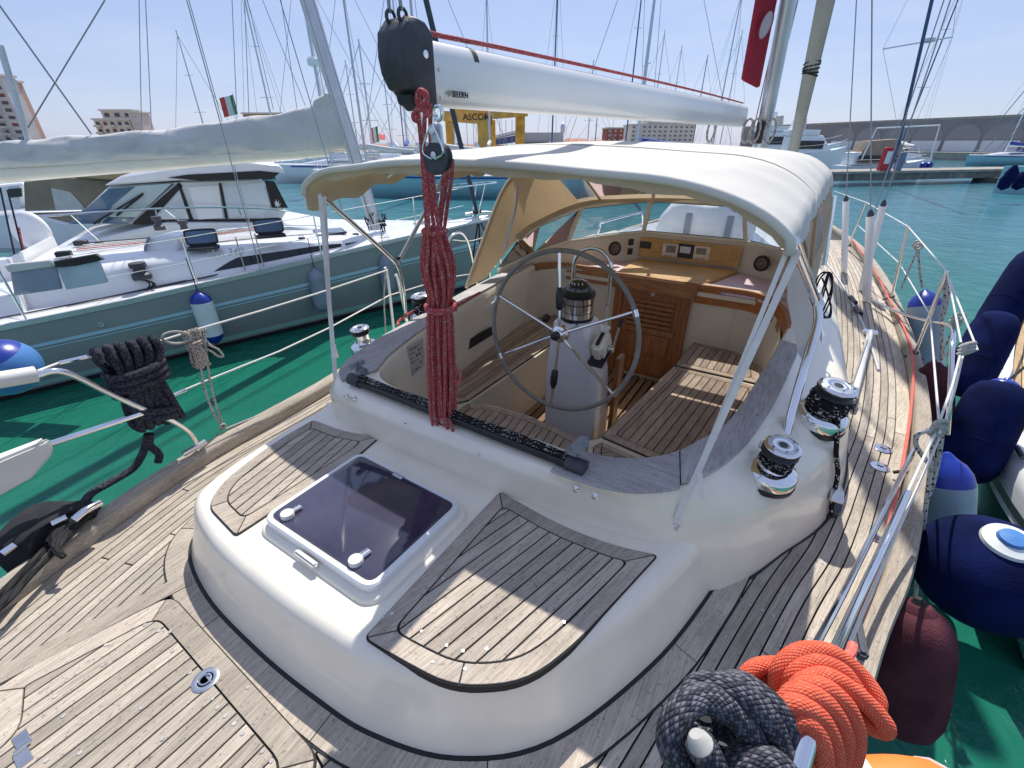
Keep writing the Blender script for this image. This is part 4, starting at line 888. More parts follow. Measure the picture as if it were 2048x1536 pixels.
for i in range(40):
    t = 2*PI*i/16; wr.append(wc+side*.052*math.cos(t)+dep*.040*math.sin(t)+Vector((0, 0, -.012+.0006*i*1.0+.006*math.sin(t))))
MB().tube(cr(wr, 2), .0072, 8).build('frapping_turn', R_RED, rc)
wr = []; wc = at(869, 462, x=RX)
for i in range(17): t = 2*PI*i/16; wr.append(wc+side*.036*math.cos(t)+dep*.03*math.sin(t)+Vector((0, 0, .004*math.sin(t*1))))
MB().tube(cr(wr, 2), .0078, 8).build('frapping_turn', R_RED, rc)
def rl(pts, x=RX, r=.0062, par=rc, name='fall', n=5, mat=R_RED, dx=0):
    return MB().tube(cr([at(u, v, x=x+dx) for u, v in pts], n), r, 8).build(name, mat, par)
rl([(850, 215), (848, 300), (853, 380), (858, 470)], dx=-.04); rl([(838, 240), (845, 320), (850, 400), (855, 480)], dx=-.02)
rl([(860, 205), (862, 300), (868, 380), (880, 470), (885, 500)]); rl([(852, 300), (853, 330), (860, 400), (872, 480), (875, 510)], dx=.05)
rl([(905, 318), (903, 360), (895, 410), (888, 470), (890, 520)], dx=.1); rl([(897, 322), (893, 370), (884, 420), (880, 480), (884, 520)], dx=.08)
rl([(888, 330), (884, 390), (878, 440), (876, 500)], dx=.06); rl([(860, 330), (866, 400), (880, 460), (892, 510)], dx=.04)
rl([(838, 230), (832, 240), (828, 232), (836, 220), (850, 205), (852, 190), (843, 182), (836, 190), (838, 210), (850, 222), (853, 235)], dx=-.075, r=.0085)
rl([(898, 840), (908, 868), (905, 874), (896, 862), (892, 835)], dx=-.03); rl([(912, 735), (922, 752), (917, 765), (905, 760)], dx=0)
# red outhaul along the boom top
oh = [at(828, 42, x=1.10), at(880, 58, x=1.25)]+[at(u, v, y=b0.y+(b1.y-b0.y)*k) for u, v, k in ((1000, 92, .25), (1180, 133, .5), (1330, 165, .75))]+[at(1480, 192, x=6.2)]
oh = []
for t in [i/14 for i in range(15)]:
    c = b0.lerp(b1, t*.965); oh.append(c+Vector((0, -.01, hb0*(1-t)+.105*t+.016+.012*math.sin(t*PI))))
oh = [e0+Vector((-.055, -.01, hb0+.040))]+oh
tag(MB().tube(cr(oh, 3), .0068, 8).build('rope', R_RED), 'faded red outhaul line stretched along the top of the boom', 'rope')
# boom twin topping lifts
for sgn, (u, v) in ((-1, (800, 0)), (1, (777, 0))):
    p0 = e0+Vector((-.078, .022*sgn, hb0+.045)); p1 = at(u, v, x=1.12); p1 = p0+(p1-p0)*14; B(MB().tube([p0, p1], .0055, 6), 'topping_lift', WIRE)
# mast
MX = 6.5; m0 = at(1527, 262, x=MX); m1 = at(1577, 0, x=MX-.35); md = (m1-m0).normalized()
def mastring(c, a, b): return [c+Vector((a*math.cos(t), b*math.sin(t), 0)) for t in [2*PI*k/20 for k in range(20)]]
mast = B(MB().loft([mastring(m0-md*((m0.z-1.7)/md.z), .10, .075), mastring(m0, .10, .075), mastring(m0+md*11, .10, .075)]), 'mast', ALUG, smooth=60)
MB().box(m0+Vector((-.12, .02, -.02)), (.10, .08, .22)).build('gooseneck', BLKP, mast, bevel=.01)
slv = [at(1523, -20, x=MX-.62), at(1560, -20, x=MX-.42), at(1521, 176, x=MX-.25), at(1490, 160, x=MX-.42)]
up_ = (slv[0]-slv[3])
slv = [slv[3]+up_*3.0, slv[2]+(slv[1]-slv[2])*3.0, slv[2], slv[3]]
sl_ = B(MB().slab(slv, (.0, .05, 0)), 'sail_bag_sleeve', REDC, bevel=.012, seg=2)
lc = at(1526, 52, x=MX-.50)
oval = [lc+Vector((0, -.012, 0))+RT*(.055*math.cos(t))+Vector((0, 0, .115*math.sin(t))) for t in [2*PI*k/20 for k in range(20)]]
oval = [p+ (RT*.018*(p.z-lc.z)/.115) for p in oval]
MB().slab([p-fh*.03 for p in oval], fh*.004).build('emblem', M('grey_print', (.45, .42, .45), .8), sl_, smooth=0)
MB().tube([p-fh*.031 for p in oval], .006, 6, closed=True).build('emblem_ring', REDC, sl_)
# halyards on the mast and blocks
for k, (u0, u1) in enumerate(((1572, 1505), (1583, 1520), (1590, 1528), (1560, 1500))):
    p0 = at(u1+8, 255, x=MX-.1); p1 = at(u0+6, 0, x=MX-.3); B(MB().tube([p0, p0+(p1-p0)*3], .0055, 5), 'halyard', (WIRE, WIREW, WIRE, R_RED)[k])
for u, v in ((1554, 160), (1545, 215), (1541, 175)): B(MB().box(at(u, v, x=MX-.05), (.06, .05, .16)), 'mast_winch', DGREY, bevel=.015, seg=2)
for u in (1510, 1495, 1540): 
    c = at(u, 262, x=MX-.2); MB().tube(cr([c+Vector((0, .05*math.cos(t), .12*math.sin(t)-.0)) for t in [i*.7 for i in range(20)]], 2), .012, 6).build('halyard_coil', R_BR, mast)
c = at(1422, 262, x=6.3); B(MB().tube(cr([c+Vector((0, .04*math.cos(t), .11*math.sin(t))) for t in [i*.75 for i in range(18)]], 2), .012, 6), 'halyard_coil', R_BR)
f0 = at(1591, 282, x=9.2); f1 = at(1652, 0, x=8.5); fd = (f1-f0)
FSAIL = M('furled_sail_uv_strip', (.36, .35, .30), .9, var=.12, vs=3, bump=.2, bs=4)
furl = B(MB().tube([f0-fd*.55, f0-fd*.2, f0, f0+fd*.5, f0+fd, f0+fd*3], .085, 12, rs=[.04, .07, .075, .095, .11, .11]), 'furled_genoa', FSAIL)
for k in range(5):
    c = f0+fd*(.52+.02*k); MB().tube([c+Vector((.1*math.cos(t), .1*math.sin(t), .02*math.sin(t+k))) for t in [i*PI/6 for i in range(12)]], .012, 5, closed=True).build('furling_tie', BLK, furl)
# ---- sprayhood with bimini roof
def zc(x):
    for (a, za), (b, zb) in zip(HZ, HZ[1:]):
        if a <= x <= b: return za+(zb-za)*(x-a)/(b-a)
    return HZ[-1][1]
HZ = [(1.45, 2.695), (1.7, 2.715), (2.2, 2.740), (2.8, 2.757), (3.3, 2.745), (3.65, 2.70)]
def hoodpt(x, s, dz=0, ex=0):
    yp = 1.12+ex; ys = -.965-.045*(x-1.45)-ex; c = (yp+ys)/2; h = (yp-ys)/2; y = c+h*math.sin(s*PI/2)**1 if False else c+h*s
    drop = (.065-.02*(x-1.45)/2)*s*s+(.10 if s < 0 else .05)*abs(s)**10
    wr_ = .004*math.sin(x*9+s*4)+.006*math.sin(s*13+x*2.2)*abs(s)**2+.0035*math.sin(x*26+s*9)*abs(s)**3-.010*abs(math.sin((x-1.45)*PI/.73))*(1-abs(s))**.5
    return Vector((x, y, zc(x)-drop+wr_+dz))
ss_ = [-1+2*i/40 for i in range(41)]
ss_ = [math.copysign(1-(1-abs(s))**1.35, s) for s in ss_]
xs = [1.45+2.2*i/66 for i in range(67)]
def hoodrow(x, dz=0, inn=0):
    row = [hoodpt(x, s, dz) for s in ss_]
    sk_ = .085+.03*math.sin(x*5)+.012*math.sin(x*22); a = row[0]; b = row[-1]
    L = [a+Vector((0, -.012+inn, -sk_*.35)), ][:1]; L0 = [a+Vector((.01*math.sin(x*17), -.018+inn+.008*math.sin(x*26), -sk_))]
    Rr = [b+Vector((0, .012-inn, -sk_*.35))]; R0_ = [b+Vector((0, .018-inn, -sk_))]
    return L0+L+row+Rr+R0_
hood = B(MB().loft([hoodrow(x) for x in xs], closed=False, cap=False), 'bimini_canopy', CANV, smooth=180)
B(MB().loft([hoodrow(x, -.006, .006) for x in xs], closed=False, cap=False), 'canopy_sunlit_underside', CANVB, smooth=180)  # copy just below the canopy, coloured tan for the sunlight passing through
hem = hoodrow(1.45)
B(MB().tube([p+Vector((0, 0, -.012)) for p in hem[1:-1]], .0135, 10), 'aft_bow_pocket', CANV, smooth=180)
for xx in (2.18, 2.91): B(MB().loft([[hoodpt(xx+dx_, s, .0035) for dx_ in (-.018, .018)] for s in ss_], closed=False, cap=False), 'canopy_seam', CANV, smooth=180)
# valance hanging inside the aft bow
vl = []
for k in range(5):
    vl.append([p+Vector((.012+.006*math.sin(i*.9)*k/4+.01*k/4, 0, -.014-.0085*k*(1+.22*math.sin(i*.8)+.12*math.sin(i*2.1)))) for i, p in enumerate(hem[2:-2])])
B(MB().loft(vl, closed=False, cap=False), 'valance', CANVB, smooth=180)
# tan roll at the middle bow seen under the roof
B(MB().tube([hoodpt(2.55, s, -.03) for s in ss_[3:-3]], .016, 8), 'middle_bow_pocket', CANVB)
B(MB().tube([hoodpt(2.0, s, -.02)+Vector((0, 0, -.01)) for s in ss_], .013, 8), 'roof_bow', STEEL)
# front bow and clear panels down to the windscreen
OC = [Vector(p) for p in ((2.66, 1.10, 1.76), (2.95, 1.13, 2.08), (3.30, 1.13, 2.46), (3.58, .98, 2.64), (3.66, .50, 2.69), (3.68, -.2, 2.70), (3.66, -.65, 2.68), (3.58, -.95, 2.63), (3.30, -1.10, 2.46), (2.95, -1.13, 2.10), (2.75, -1.17, 1.82))]
IC = [Vector((2.88, 1.07, 1.79)), Vector((3.30, 1.03, 2.03)), Vector((3.60, .97, 2.13)), Vector((3.95, .74, 2.25)), Vector((4.22, .46, 2.28)), Vector((4.42, 0.1, 2.295)), Vector((4.44, -.53, 2.295)), Vector((4.30, -.84, 2.26)), Vector((3.9, -.98, 2.18)), Vector((3.4, -1.07, 2.08)), Vector((3.0, -1.12, 1.87))]
OCs = cr(OC, 4); ICs = cr(IC, 4)
def panel(i0, i1, t0, t1, mat, name): B(MB().loft([[OCs[i].lerp(ICs[i], t) for t in (t0, (t0+t1)/2, t1)] for i in range(i0, i1+1)], closed=False, cap=False), name, mat, smooth=180)
panel(0, 12, 0, 1, TANC, 'side_cloth'); panel(28, 40, 0, 1, CANV, 'side_cloth')
panel(12, 28, 0, .14, CANVB, 'front_cloth'); panel(12, 28, .14, .86, VIN, 'clear_front_window'); panel(12, 28, .86, 1, CANVB, 'front_cloth')
B(MB().tube([p+Vector((0, 0, .008)) for p in ICs[4:-4]], .026, 10), 'padded_edge', CANVB, smooth=180)
B(MB().tube(OCs[0:10], .014, 8), 'edge_binding', CANVB)
for i in (14, 26): B(MB().tube([OCs[i], ICs[i]], .010, 6), 'window_seam', CANVB)
B(MB().slab([at(1303, 377, x=4.2), at(1311, 377, x=4.2), at(1309, 408, x=4.25), at(1303, 408, x=4.25)], (.004, 0, 0)), 'hanging_tab', CANVB)
# frame tubes
pj = at(800, 530, y=1.13); pc = at(640, 388, x=1.47); pmid = at(889, 350, y=1.1); pb = at(812, 640, z=1.68)
frm = B(MB().tube(cr([pb, at(806, 580, y=1.13), at(796, 535, y=1.13), at(770, 505, y=1.13), pc], 5), .0125, 10), 'bimini_frame_tube', CHR)
B(MB().tube([at(795, 527, y=1.12), pmid], .0125, 10), 'bimini_frame_tube', ALUG)
B(MB().box(at(797, 520, y=1.125), (.03, .03, .05)), 'tube_fitting', BLKP, bevel=.008)
sj = at(1634, 605, x=2.2); sc_ = at(1590, 478, x=1.5); sb = at(1572, 868, x=1.86)
B(MB().tube(cr([sb, at(1600, 765, x=1.98), at(1622, 695, x=2.06), at(1636, 645, x=2.14), sj], 4), .0175, 12), 'bimini_frame_tube', CHR)
B(MB().tube([sj, sc_+Vector((.02, 0, -.01))], .0160, 12), 'bimini_frame_tube', CHR)
B(MB().tube([at(1630, 590, x=2.2), at(1638, 612, x=2.2)], .023, 12), 'tube_fitting', STEEL)
B(MB().tube([sb+Vector((0, 0, .01)), sb+Vector((.0, 0, -.05))], .009, 8), 'leg_foot', STEEL)
B(MB().tube([at(1668, 392, x=3.3), at(1648, 530, x=3.3)], .014, 10), 'bimini_frame_tube', CHR)
B(MB().slab([at(1641, 372, x=3.1), at(1634, 380, x=3.1), at(1616, 534, x=3.1), at(1624, 536, x=3.1)], (.01, 0, 0)), 'edge_strap', TANC)
B(MB().slab([at(1648, 390, x=3.2), at(1640, 385, x=3.2), at(1626, 536, x=3.2), at(1643, 538, x=3.2)], (.006, 0, 0)), 'side_window', VIN, smooth=0)
B(MB().tube(cr([at(1035, 375, x=3.2), at(1030, 420, x=3.1), at(1008, 500, x=3.0)], 3), .011, 8), 'bimini_frame_tube', ALUG)
# side cloth hanging inside the starboard leg
scp = [at(u, v, x=x) for u, v, x in ((1596, 500, 1.7), (1632, 588, 2.3), (1632, 660, 2.3), (1612, 735, 2.2), (1596, 705, 2.4), (1574, 600, 2.3), (1575, 540, 1.9))]
CANW = translu(M('backlit_white_canvas', (.8, .79, .74), .85, var=.05, vs=6), .5, (.9, .88, .8)); B(MB().add(scp, [tuple(range(len(scp)))]), 'side_cloth', CANW)
# straps
def strap(a, b, w_, name='strap', tw=0, mat=WEB):
    d = (b-a).normalized(); s_ = d.cross((CAM-(a+b)/2).normalized()).normalized(); nn = d.cross(s_)*.0015
    P = [a.lerp(b, i/8) for i in range(9)]; rings = []
    for i, p in enumerate(P):
        q = s_*w_/2+nn*math.sin(i*1.3)*2*tw; rings.append([p-q-nn, p+q-nn, p+q+nn, p-q+nn])
    return B(MB().loft(rings), name, mat, smooth=20)
s0 = at(1597, 500, x=1.46)
strap(s0, at(1352, 1040, x=1.20), .019, tw=2); strap(at(1582, 482, x=1.47), at(1378, 985, x=1.24), .013)
strap(at(1400, 945, x=1.22), at(1404, 998, x=1.20), .014)
sp0 = at(641, 392, x=1.46)
strap(sp0, at(671, 757, z=1.64), .022, tw=2); strap(at(650, 392, x=1.47), at(664, 690, x=1.36), .012)
strap(at(668, 690, x=1.33), at(675, 715, z=1.68), .016)
ft = at(1354, 1048, x=1.2); B(MB().tube([ft+Vector((0, .01*math.cos(t), .013*math.sin(t))) for t in [i*PI/5 for i in range(10)]], .003, 6, closed=True), 'strap_buckle', CHR); B(MB().box(ft+Vector((0, 0, -.018)), (.01, .014, .018)), 'strap_foot', STEEL, bevel=.003)
B(MB().tube([at(1557, 790, z=1.72), at(1522, 862, z=1.68)], .005, 6), 'fairlead_bar', STEEL); 
for u, v in ((1556, 816), (1523, 868)): B(MB().lathe([(.012, 0), (.012, .006), (.005, .012), (0, .012)], at(u, v, z=1.68), (-.3, -.2, 1), n=12), 'cam_fitting', STEEL)
# spare block next to the small winch
B(MB().lathe([(.014, -.01), (.016, 0), (.014, .01)], at(1525, 890, z=1.76), (0, 1, .3), n=14), 'winch_tail_guide', STEEL)
# deck fills, drain, jackline
for u, v in ((1766, 898), (1760, 934)):
    c = at(u, v, z=DZ+.012); f_ = B(MB().lathe([(.040, 0), (.041, .004), (.036, .006), (0, .006)], c, n=28), 'filler_cap', CHR); MB().box(c+Vector((0, 0, .007)), (.006, .03, .001)).build('key_slot', BLK, f_, smooth=0)
c = at(1752, 1076, z=DZ+.012); f_ = B(MB().lathe([(.026, 0), (.027, .003), (.020, .004), (.017, .0015)], c, n=24), 'scupper', CHR); MB().lathe([(.0175, 0), (0, .001)], c+Vector((0, 0, .0012)), n=20).build('scupper_hole', BLK, f_)
jl = ats([(1705, 480), (1745, 535), (1778, 598), (1812, 665), (1826, 720), (1826, 770), (1818, 850), (1806, 925), (1800, 960)], z=1.395)+ats([(1790, 1000), (1775, 1060), (1745, 1170), (1718, 1240), (1700, 1290), (1670, 1350), (1610, 1480)], z=1.395)
tag(MB().tube(cr(jl, 4), .0075, 8).build('safety_line', R_CO), 'coral red safety line running along the starboard toe rail', 'safety line')
for u, v in ((1812, 952), (1825, 716), (1777, 601)):
    c = at(u, v, z=1.34); k_ = B(MB().tube(cr([c+Vector((0, .05, .0)), c+Vector((0, .02, .018)), c+Vector((0, -.03, .018)), c+Vector((0, -.06, 0))], 3), .008, 8), 'fairlead', BLKP)
# genoa track with car, and the strut lying on the side deck
tk = ats([(1636, 505), (1668, 545), (1696, 590), (1722, 640), (1740, 685), (1757, 740)], z=DZ+.02)
GTK = B(MB().tube(cr(tk, 4), .011, 6), 'genoa_track', ALUG)
for u, v in ((1706, 600), (1716, 622)): MB().tube([at(u-5, v-6, z=DZ+.03), at(u+5, v+6, z=DZ+.03)], .022, 10).build('track_stop', BLKP, GTK)
sa, sb_ = at(1741, 664, z=1.40), at(1704, 806, z=1.345)
st_ = B(MB().tube([sa, sb_], .021, 12), 'genoa_car_strut', ALU); MB().box(sa, (.08, .10, .02)).build('car_plate', CHR, st_, bevel=.005); MB().box(sb_, (.11, .05, .04), R=Matrix.Rotation(-.2, 3, 'Z')).build('end_block', BLKP, st_, bevel=.008)
MB().box(sb_.lerp(sa, .12)+Vector((0, 0, .012)), (.07, .035, .02)).build('end_plate', CHR, st_, bevel=.004)
tag(MB().tube(cr([at(1734, 680, z=1.42), at(1716, 730, z=1.40), at(1700, 775, z=1.38), at(1690, 808, z=1.40)], 4), .0065, 8).build('rope', R_WF), 'white and black line leading from the genoa car to the big winch', 'rope')
# handrail on the cabin side by the coaming
B(MB().tube(cr([at(1632, 620, z=1.75), at(1642, 660, z=1.74), at(1640, 700, z=1.70), at(1618, 735, z=1.66)], 4), .010, 8), 'handrail', CHR)
# ---- shrouds with their white tubes
shr = []
for (ub, vb, ut, vt, um, vm, r) in ((1688, 545, 1692, 402, 1713, 0, .042), (1733, 604, 1741, 432, 1744, 0, .044), (1722, 582, 1766, 412, 1901, 0, .040), (1722, 560, 1752, 412, 1888, 0, 0)):
    p0 = at(ub, vb, z=DZ+.01); p1 = at(ut, vt, x=p0.x-.08); p2 = at(um, vm, x=p0.x-.25)
    sh = B(MB().tube([p0, p1, p1+(p2-p1)*2.5], .0055, 6), 'shroud', WIRE)
    if r:
        MB().tube([p0.lerp(p1, .02), p1], r*.8, 14).build('shroud_cover', ALU, sh); MB().lathe([(r*.66, 0), (r*.55, .03), (.008, .06)], p1, (p1-p0), n=14).build('cover_cap', DGREY, sh)
# ---- guard rails
STP = [(at(1782, 598, z=1.36), at(1816, 453, x=5.45)), (at(1828, 712, z=1.36), at(1894, 543, x=3.9)), (at(1697, 492, z=1.37), at(1733, 405, x=8.0))]
for a, b in STP:
    s_ = B(MB().tube([a, b], .0115, 10), 'stanchion', CHR); MB().lathe([(.03, 0), (.03, .015), (.016, .04)], a, n=12).build('stanchion_base', BLKP if a.x > 4 else STEEL, s_)
topw = [at(1668, 382, x=11.2), STP[2][1], STP[0][1], STP[1][1], at(1922, 685, y=-1.77)]
for a, b in zip(topw, topw[1:]): B(MB().tube([a, b], .0045, 6), 'guard_wire', WIREW)
lowp = [p.lerp(q, .52) for p, q in (STP[2], STP[0], STP[1])]+[at(1880, 866, y=-1.60)]
for a, b in zip(lowp, lowp[1:]): B(MB().tube([a, b], .0045, 6), 'guard_wire', WIREW)
# starboard gate stanchion and pushpit, wires close together running aft
gt = at(1922, 690, y=-1.77); gs = at(1908, 640, y=-1.9)
B(MB().tube(cr([at(1745, 600, z=1.38), at(1790, 622, z=1.42), at(1850, 640, z=1.60), at(1893, 648, z=1.80), at(1906, 662, z=1.84), at(1904, 700, z=1.80), at(1900, 790, z=1.62), at(1895, 868, z=1.40)], 6), .0115, 10), 'gate_rail', CHR)
pr_ = [at(1925, 690, y=-1.77), at(1905, 770, y=-1.70), at(1872, 862, y=-1.60), at(1815, 985, y=-1.50), at(1745, 1140, y=-1.38), at(1690, 1260, y=-1.28), at(1640, 1380, y=-1.20), at(1606, 1478, y=-1.16), at(1585, 1545, y=-1.14)]
PUSH = B(MB().tube(cr(pr_[3:], 5), .0115, 10), 'pushpit_rail', CHR)
B(MB().tube(pr_[:5], .0045, 6), 'guard_wire', WIREW)
def off_px(P, du, dv, dd=0): return [p+RT*du+Vector((0, 0, dv)) for p in P]
B(MB().tube(cr([p+Vector((0, .03, -.10)) for p in pr_[2:-1]], 4), .0085, 8), 'pushpit_lower_rail', CHR)
B(MB().tube(cr([p+Vector((0, -.02, -.05)) for p in pr_[:-1]], 4), .004, 6), 'guard_wire', WIREW)
B(MB().tube([at(1893, 545, x=3.9), at(1955, 700, x=2.75)], .0045, 6), 'guard_wire', WIREW)
# pushpit lower end, big tube seen between the two coils
PE0 = at(1572, 1600, d=.50); PE1 = at(1619, 1440, d=.55)
tubeend = B(MB().tube([PE0, PE1], .0145, 14), 'pushpit_post', CHR)
B(MB().box(at(1716, 1275, y=-1.42), (.13, .03, .035), R=Matrix.Rotation(.1, 3, 'Z')), 'rail_clamp', DGREY, bevel=.008, seg=2)
# ---- port pushpit, guard wires
WHC = M('white_leather_cover', (.66, .65, .60), .6, var=.06, vs=9, bump=.05)
Yp = 1.31
pp = [at(u, v, y=Yp) for u, v in ((70, 752), (110, 742), (150, 752), (210, 782), (280, 815), (340, 840), (375, 862), (392, 885), (396, 900))]
B(MB().tube(cr(pp, 4), .0125, 10), 'pushpit_rail', CHR)
p2_ = [at(u, v, y=Yp) for u, v in ((100, 888), (180, 862), (270, 832), (300, 822))]; B(MB().tube(cr(p2_, 4), .0125, 10), 'pushpit_lower_rail', CHR)
B(MB().tube([at(-60, 765, y=Yp), at(0, 760, y=Yp), at(72, 748, y=Yp)], .030, 14), 'rail_pad', WHC)
B(MB().loft([[at(u, v, y=Yp)+Vector((0, s_*k, 0)) for u, v, k in ((-60, 940, 1), (0, 912, 1), (92, 876, .8), (108, 890, .5), (100, 908, .8), (60, 952, 1), (0, 985, 1), (-60, 1010, 1))] for s_ in (-.03, .03)]), 'rail_seat_pad', WHC, bevel=.01, seg=2)
tw_ = [at(75, 742, y=Yp), at(118, 726, y=1.38), at(190, 712, y=1.38), at(300, 688, y=1.38), at(400, 657, y=1.38), at(520, 622, y=1.39), at(640, 585, y=1.40), at(775, 540, y=1.42)]
B(MB().tube(tw_, .0048, 8), 'guard_wire', WIREW)
B(MB().tube([at(118, 726, y=1.38), at(175, 713, y=1.38)], .008, 8), 'turnbuckle', CHR)
lw_ = [at(330, 796, y=1.38), at(440, 750, y=1.39), at(560, 702, y=1.40), at(660, 655, y=1.42), at(780, 590, y=1.45)]
B(MB().tube(lw_, .0048, 8), 'guard_wire', WIREW); B(MB().tube([at(348, 790, y=1.38), at(372, 780, y=1.38)], .008, 8), 'turnbuckle', CHR)
# port stanchions
for pts in (((792, 700), (776, 560), (770, 535)), ((815, 648), (796, 560), (790, 550)), ((958, 590), (940, 500), (925, 468), (905, 470), (896, 490), (890, 560)), ((1008, 570), (994, 480), (986, 462), (975, 470), (983, 600))):
    yy = 1.50 if pts[0][0] < 850 else 1.62
    P = [at(u, v, y=yy) for u, v in pts]; B(MB().tube(cr(P, 4), .0105, 10), 'stanchion', CHR if yy > 1.55 else ALU)
B(MB().tube(cr([at(905, 480, y=1.62), at(940, 482, y=1.64), at(975, 472, y=1.68), at(1012, 462, y=1.7), at(1060, 450, y=1.75)], 4), .0045, 6), 'guard_wire', WIREW)
B(MB().tube(cr([at(780, 590, y=1.5), at(900, 555, y=1.6), at(960, 545, y=1.64), at(992, 532, y=1.68)], 4), .0045, 6), 'guard_wire', WIREW)
tag(MB().tube(cr([at(771, 538, y=1.48), at(768, 600, y=1.48), at(771, 660, y=1.48), at(769, 708, y=1.48)], 3), .0055, 8).build('rope', R_WF), 'white flecked line hanging on the port stanchion next to the small winch', 'rope')
# toe rail fittings, port
c = at(392, 896, z=1.41); B(MB().tube([c+Vector((-.06, .0, 0)), c+Vector((.05, 0, .01))], .014, 8), 'mooring_fairlead', STEEL)
# ============================================================ ropes on our rails
def coil_on_rail(c, along, name, mat, label, r, spread, drop, turns, wrapz, seed, outw=.03, tails=(), loops=7, wr=.085, cat='rope coil'):
    """hanks of rope hung over a rail and bound by frapping turns; c = point on the rail"""
    rg = random.Random(seed); t_ = T(name, label, cat, c); al = Vector(along).normalized(); out = Vector((-al.y, al.x, 0)).normalized(); P = []
    for i in range(loops):
        k = (i+.5)/loops-.5; kk = k*spread; ph = rg.uniform(-.01, .01)
        for (a, o, z) in ((kk*1.0, -outw, -.03), (kk*.95, -outw*.3, r*1.2+.006), (kk*1.0+.006, outw, -.03), (kk*.62, outw*1.0, -drop*.42), (kk*.7+ph, outw*1.1, -drop*.72), (kk*.8+ph, outw*.9, -drop*.97), (kk*.8+.01, 0, -drop*(1.04+rg.uniform(-.03, .03))), (kk*.75, -outw*.9, -drop*.93), (kk*.55, -outw, -drop*.4)):
            P.append(Vector(c)+al*a+out*o+Vector((0, 0, z)))
    MB().tube(cr(P, 4), r, 10).build('hank', mat, t_)
    for (wz, n_, rad, sl) in wrapz:
        Q = []
        for i in range(int(n_*12)+1):
            t = 2*PI*i/12; Q.append(Vector(c)+al*math.cos(t)*rad+out*math.sin(t)*(outw+r*2.2)+Vector((0, 0, wz-r*1.9*(i/12)+sl*math.cos(t))))
        MB().tube(cr(Q, 3), r, 10).build('frapping_turns', mat, t_)
    for tl_ in tails: MB().tube(cr(tl_, 5), r, 10).build('tail', mat, t_)
    return t_
cR = at(252, 697, y=1.36); al = (at(300, 688, y=1.36)-at(190, 712, y=1.36))
coil_on_rail(cR, al, 'rope_coil', R_DK, 'dark grey braided mooring rope coiled over the port guard wire', .0165, .25, .37, 3, [(-.07, 3.6, .105, .020), (-.275, 2.4, .070, -.016)], 3, outw=.036, loops=6,
    tails=([at(300, 868, y=1.36), at(300, 890, y=1.37), at(318, 908, y=1.38), at(316, 925, y=1.38)], [at(296, 868, y=1.36), at(288, 900, y=1.38), at(268, 935, y=1.40), at(225, 962, y=1.38), at(185, 985, y=1.33), at(168, 1006, y=1.26)]))
cW = at(380, 666, y=1.38)
coil_on_rail(cW, (1, 0, 0), 'rope_coil', R_BR, 'small hank of beige and brown line tied on the port guard wire', .0065, .075, .17, 3, [(-.035, 2.5, .032, .004)], 8, outw=.014, loops=7)
ring = [at(352+28*math.cos(t)+0, 675+12*math.sin(t), y=1.36) for t in [2*PI*i/16 for i in range(16)]]
wl_r = T('fender_line', 'white flecked line knotted to the port guard wire and led down to the toe rail', 'rope', at(405, 665, y=1.38))
MB().tube(ring, .006, 8, closed=True).build('loop', R_WT, wl_r)
for P in ([(404, 662), (412, 700), (420, 760), (432, 810), (445, 848), (440, 860)], [(410, 668), (398, 705), (402, 735), (410, 780), (428, 830), (447, 852)], [(405, 672), (420, 690), (438, 700), (446, 712), (436, 712), (418, 700), (400, 702), (397, 728), (408, 735)]):
    MB().tube(cr([at(u, v, y=1.385) for u, v in P], 5), .0058, 8).build('strand', R_WF, wl_r)
for k in range(3): MB().tube([at(404, 662, y=1.38)+Vector((.012*k-.01, .010*math.cos(t), .010*math.sin(t))) for t in [i*PI/5 for i in range(10)]], .005, 6, closed=True).build('knot', R_WT, wl_r)
for k in range(2): MB().tube([at(446, 852, y=1.37)+Vector((.013*math.cos(t), .008*k, .011*math.sin(t))) for t in [i*PI/5 for i in range(10)]], .005, 6, closed=True).build('knot', R_WT, wl_r)
tag(MB().tube(cr([at(445, 860, y=1.37), at(500, 838, y=1.37), at(580, 806, y=1.38), at(655, 772, y=1.40)], 4), .0055, 8).build('rope', R_WT), 'white line stretched low along the outside of the port toe rail', 'rope')
tag(MB().tube(cr([at(440, 862, y=1.37), at(428, 880, y=1.36), at(405, 915, y=1.34), at(360, 945, y=1.30), at(335, 965, y=1.27), at(352, 958, y=1.22), at(382, 948, y=1.22)], 5), .0038, 6).build('rope', R_BR), 'thin frayed string tied round the port toe rail near the dark coil', 'string')
# black laid mooring lines at the port cleat
pile = T('mooring_rope', 'black three strand mooring rope heaped on the port quarter cleat', 'rope', at(120, 1060, z=1.40))
rg = random.Random(11)
for j in range(7):
    P = [at(196-j*3, 1006+j*4, z=1.41+.006*j), at(150+rg.uniform(-8, 8), 1020+j*7, z=1.44-.002*j), at(110+rg.uniform(-6, 6), 1050+j*8, z=1.43), at(92+j*6, 1078+j*6, z=1.41)]
    MB().tube(cr(P, 5), .0105, 8).build('turn', R_TW, pile)
for j, P in enumerate(([(188, 1020), (140, 1065), (100, 1110), (60, 1150), (20, 1195), (-30, 1240)], [(178, 1012), (120, 1062), (84, 1105), (40, 1150), (5, 1185), (-30, 1215)], [(170, 1030), (118, 1078), (70, 1128), (30, 1168), (-10, 1215), (-40, 1250)])):
    MB().tube(cr([at(u, v, z=1.40-.012*j) for u, v in P], 5), .0125, 8).build('part', R_TW, pile)
BW = M('black_chafe_cloth', (.012, .012, .014), .95, var=.4, vs=20, bump=.3, bs=80)
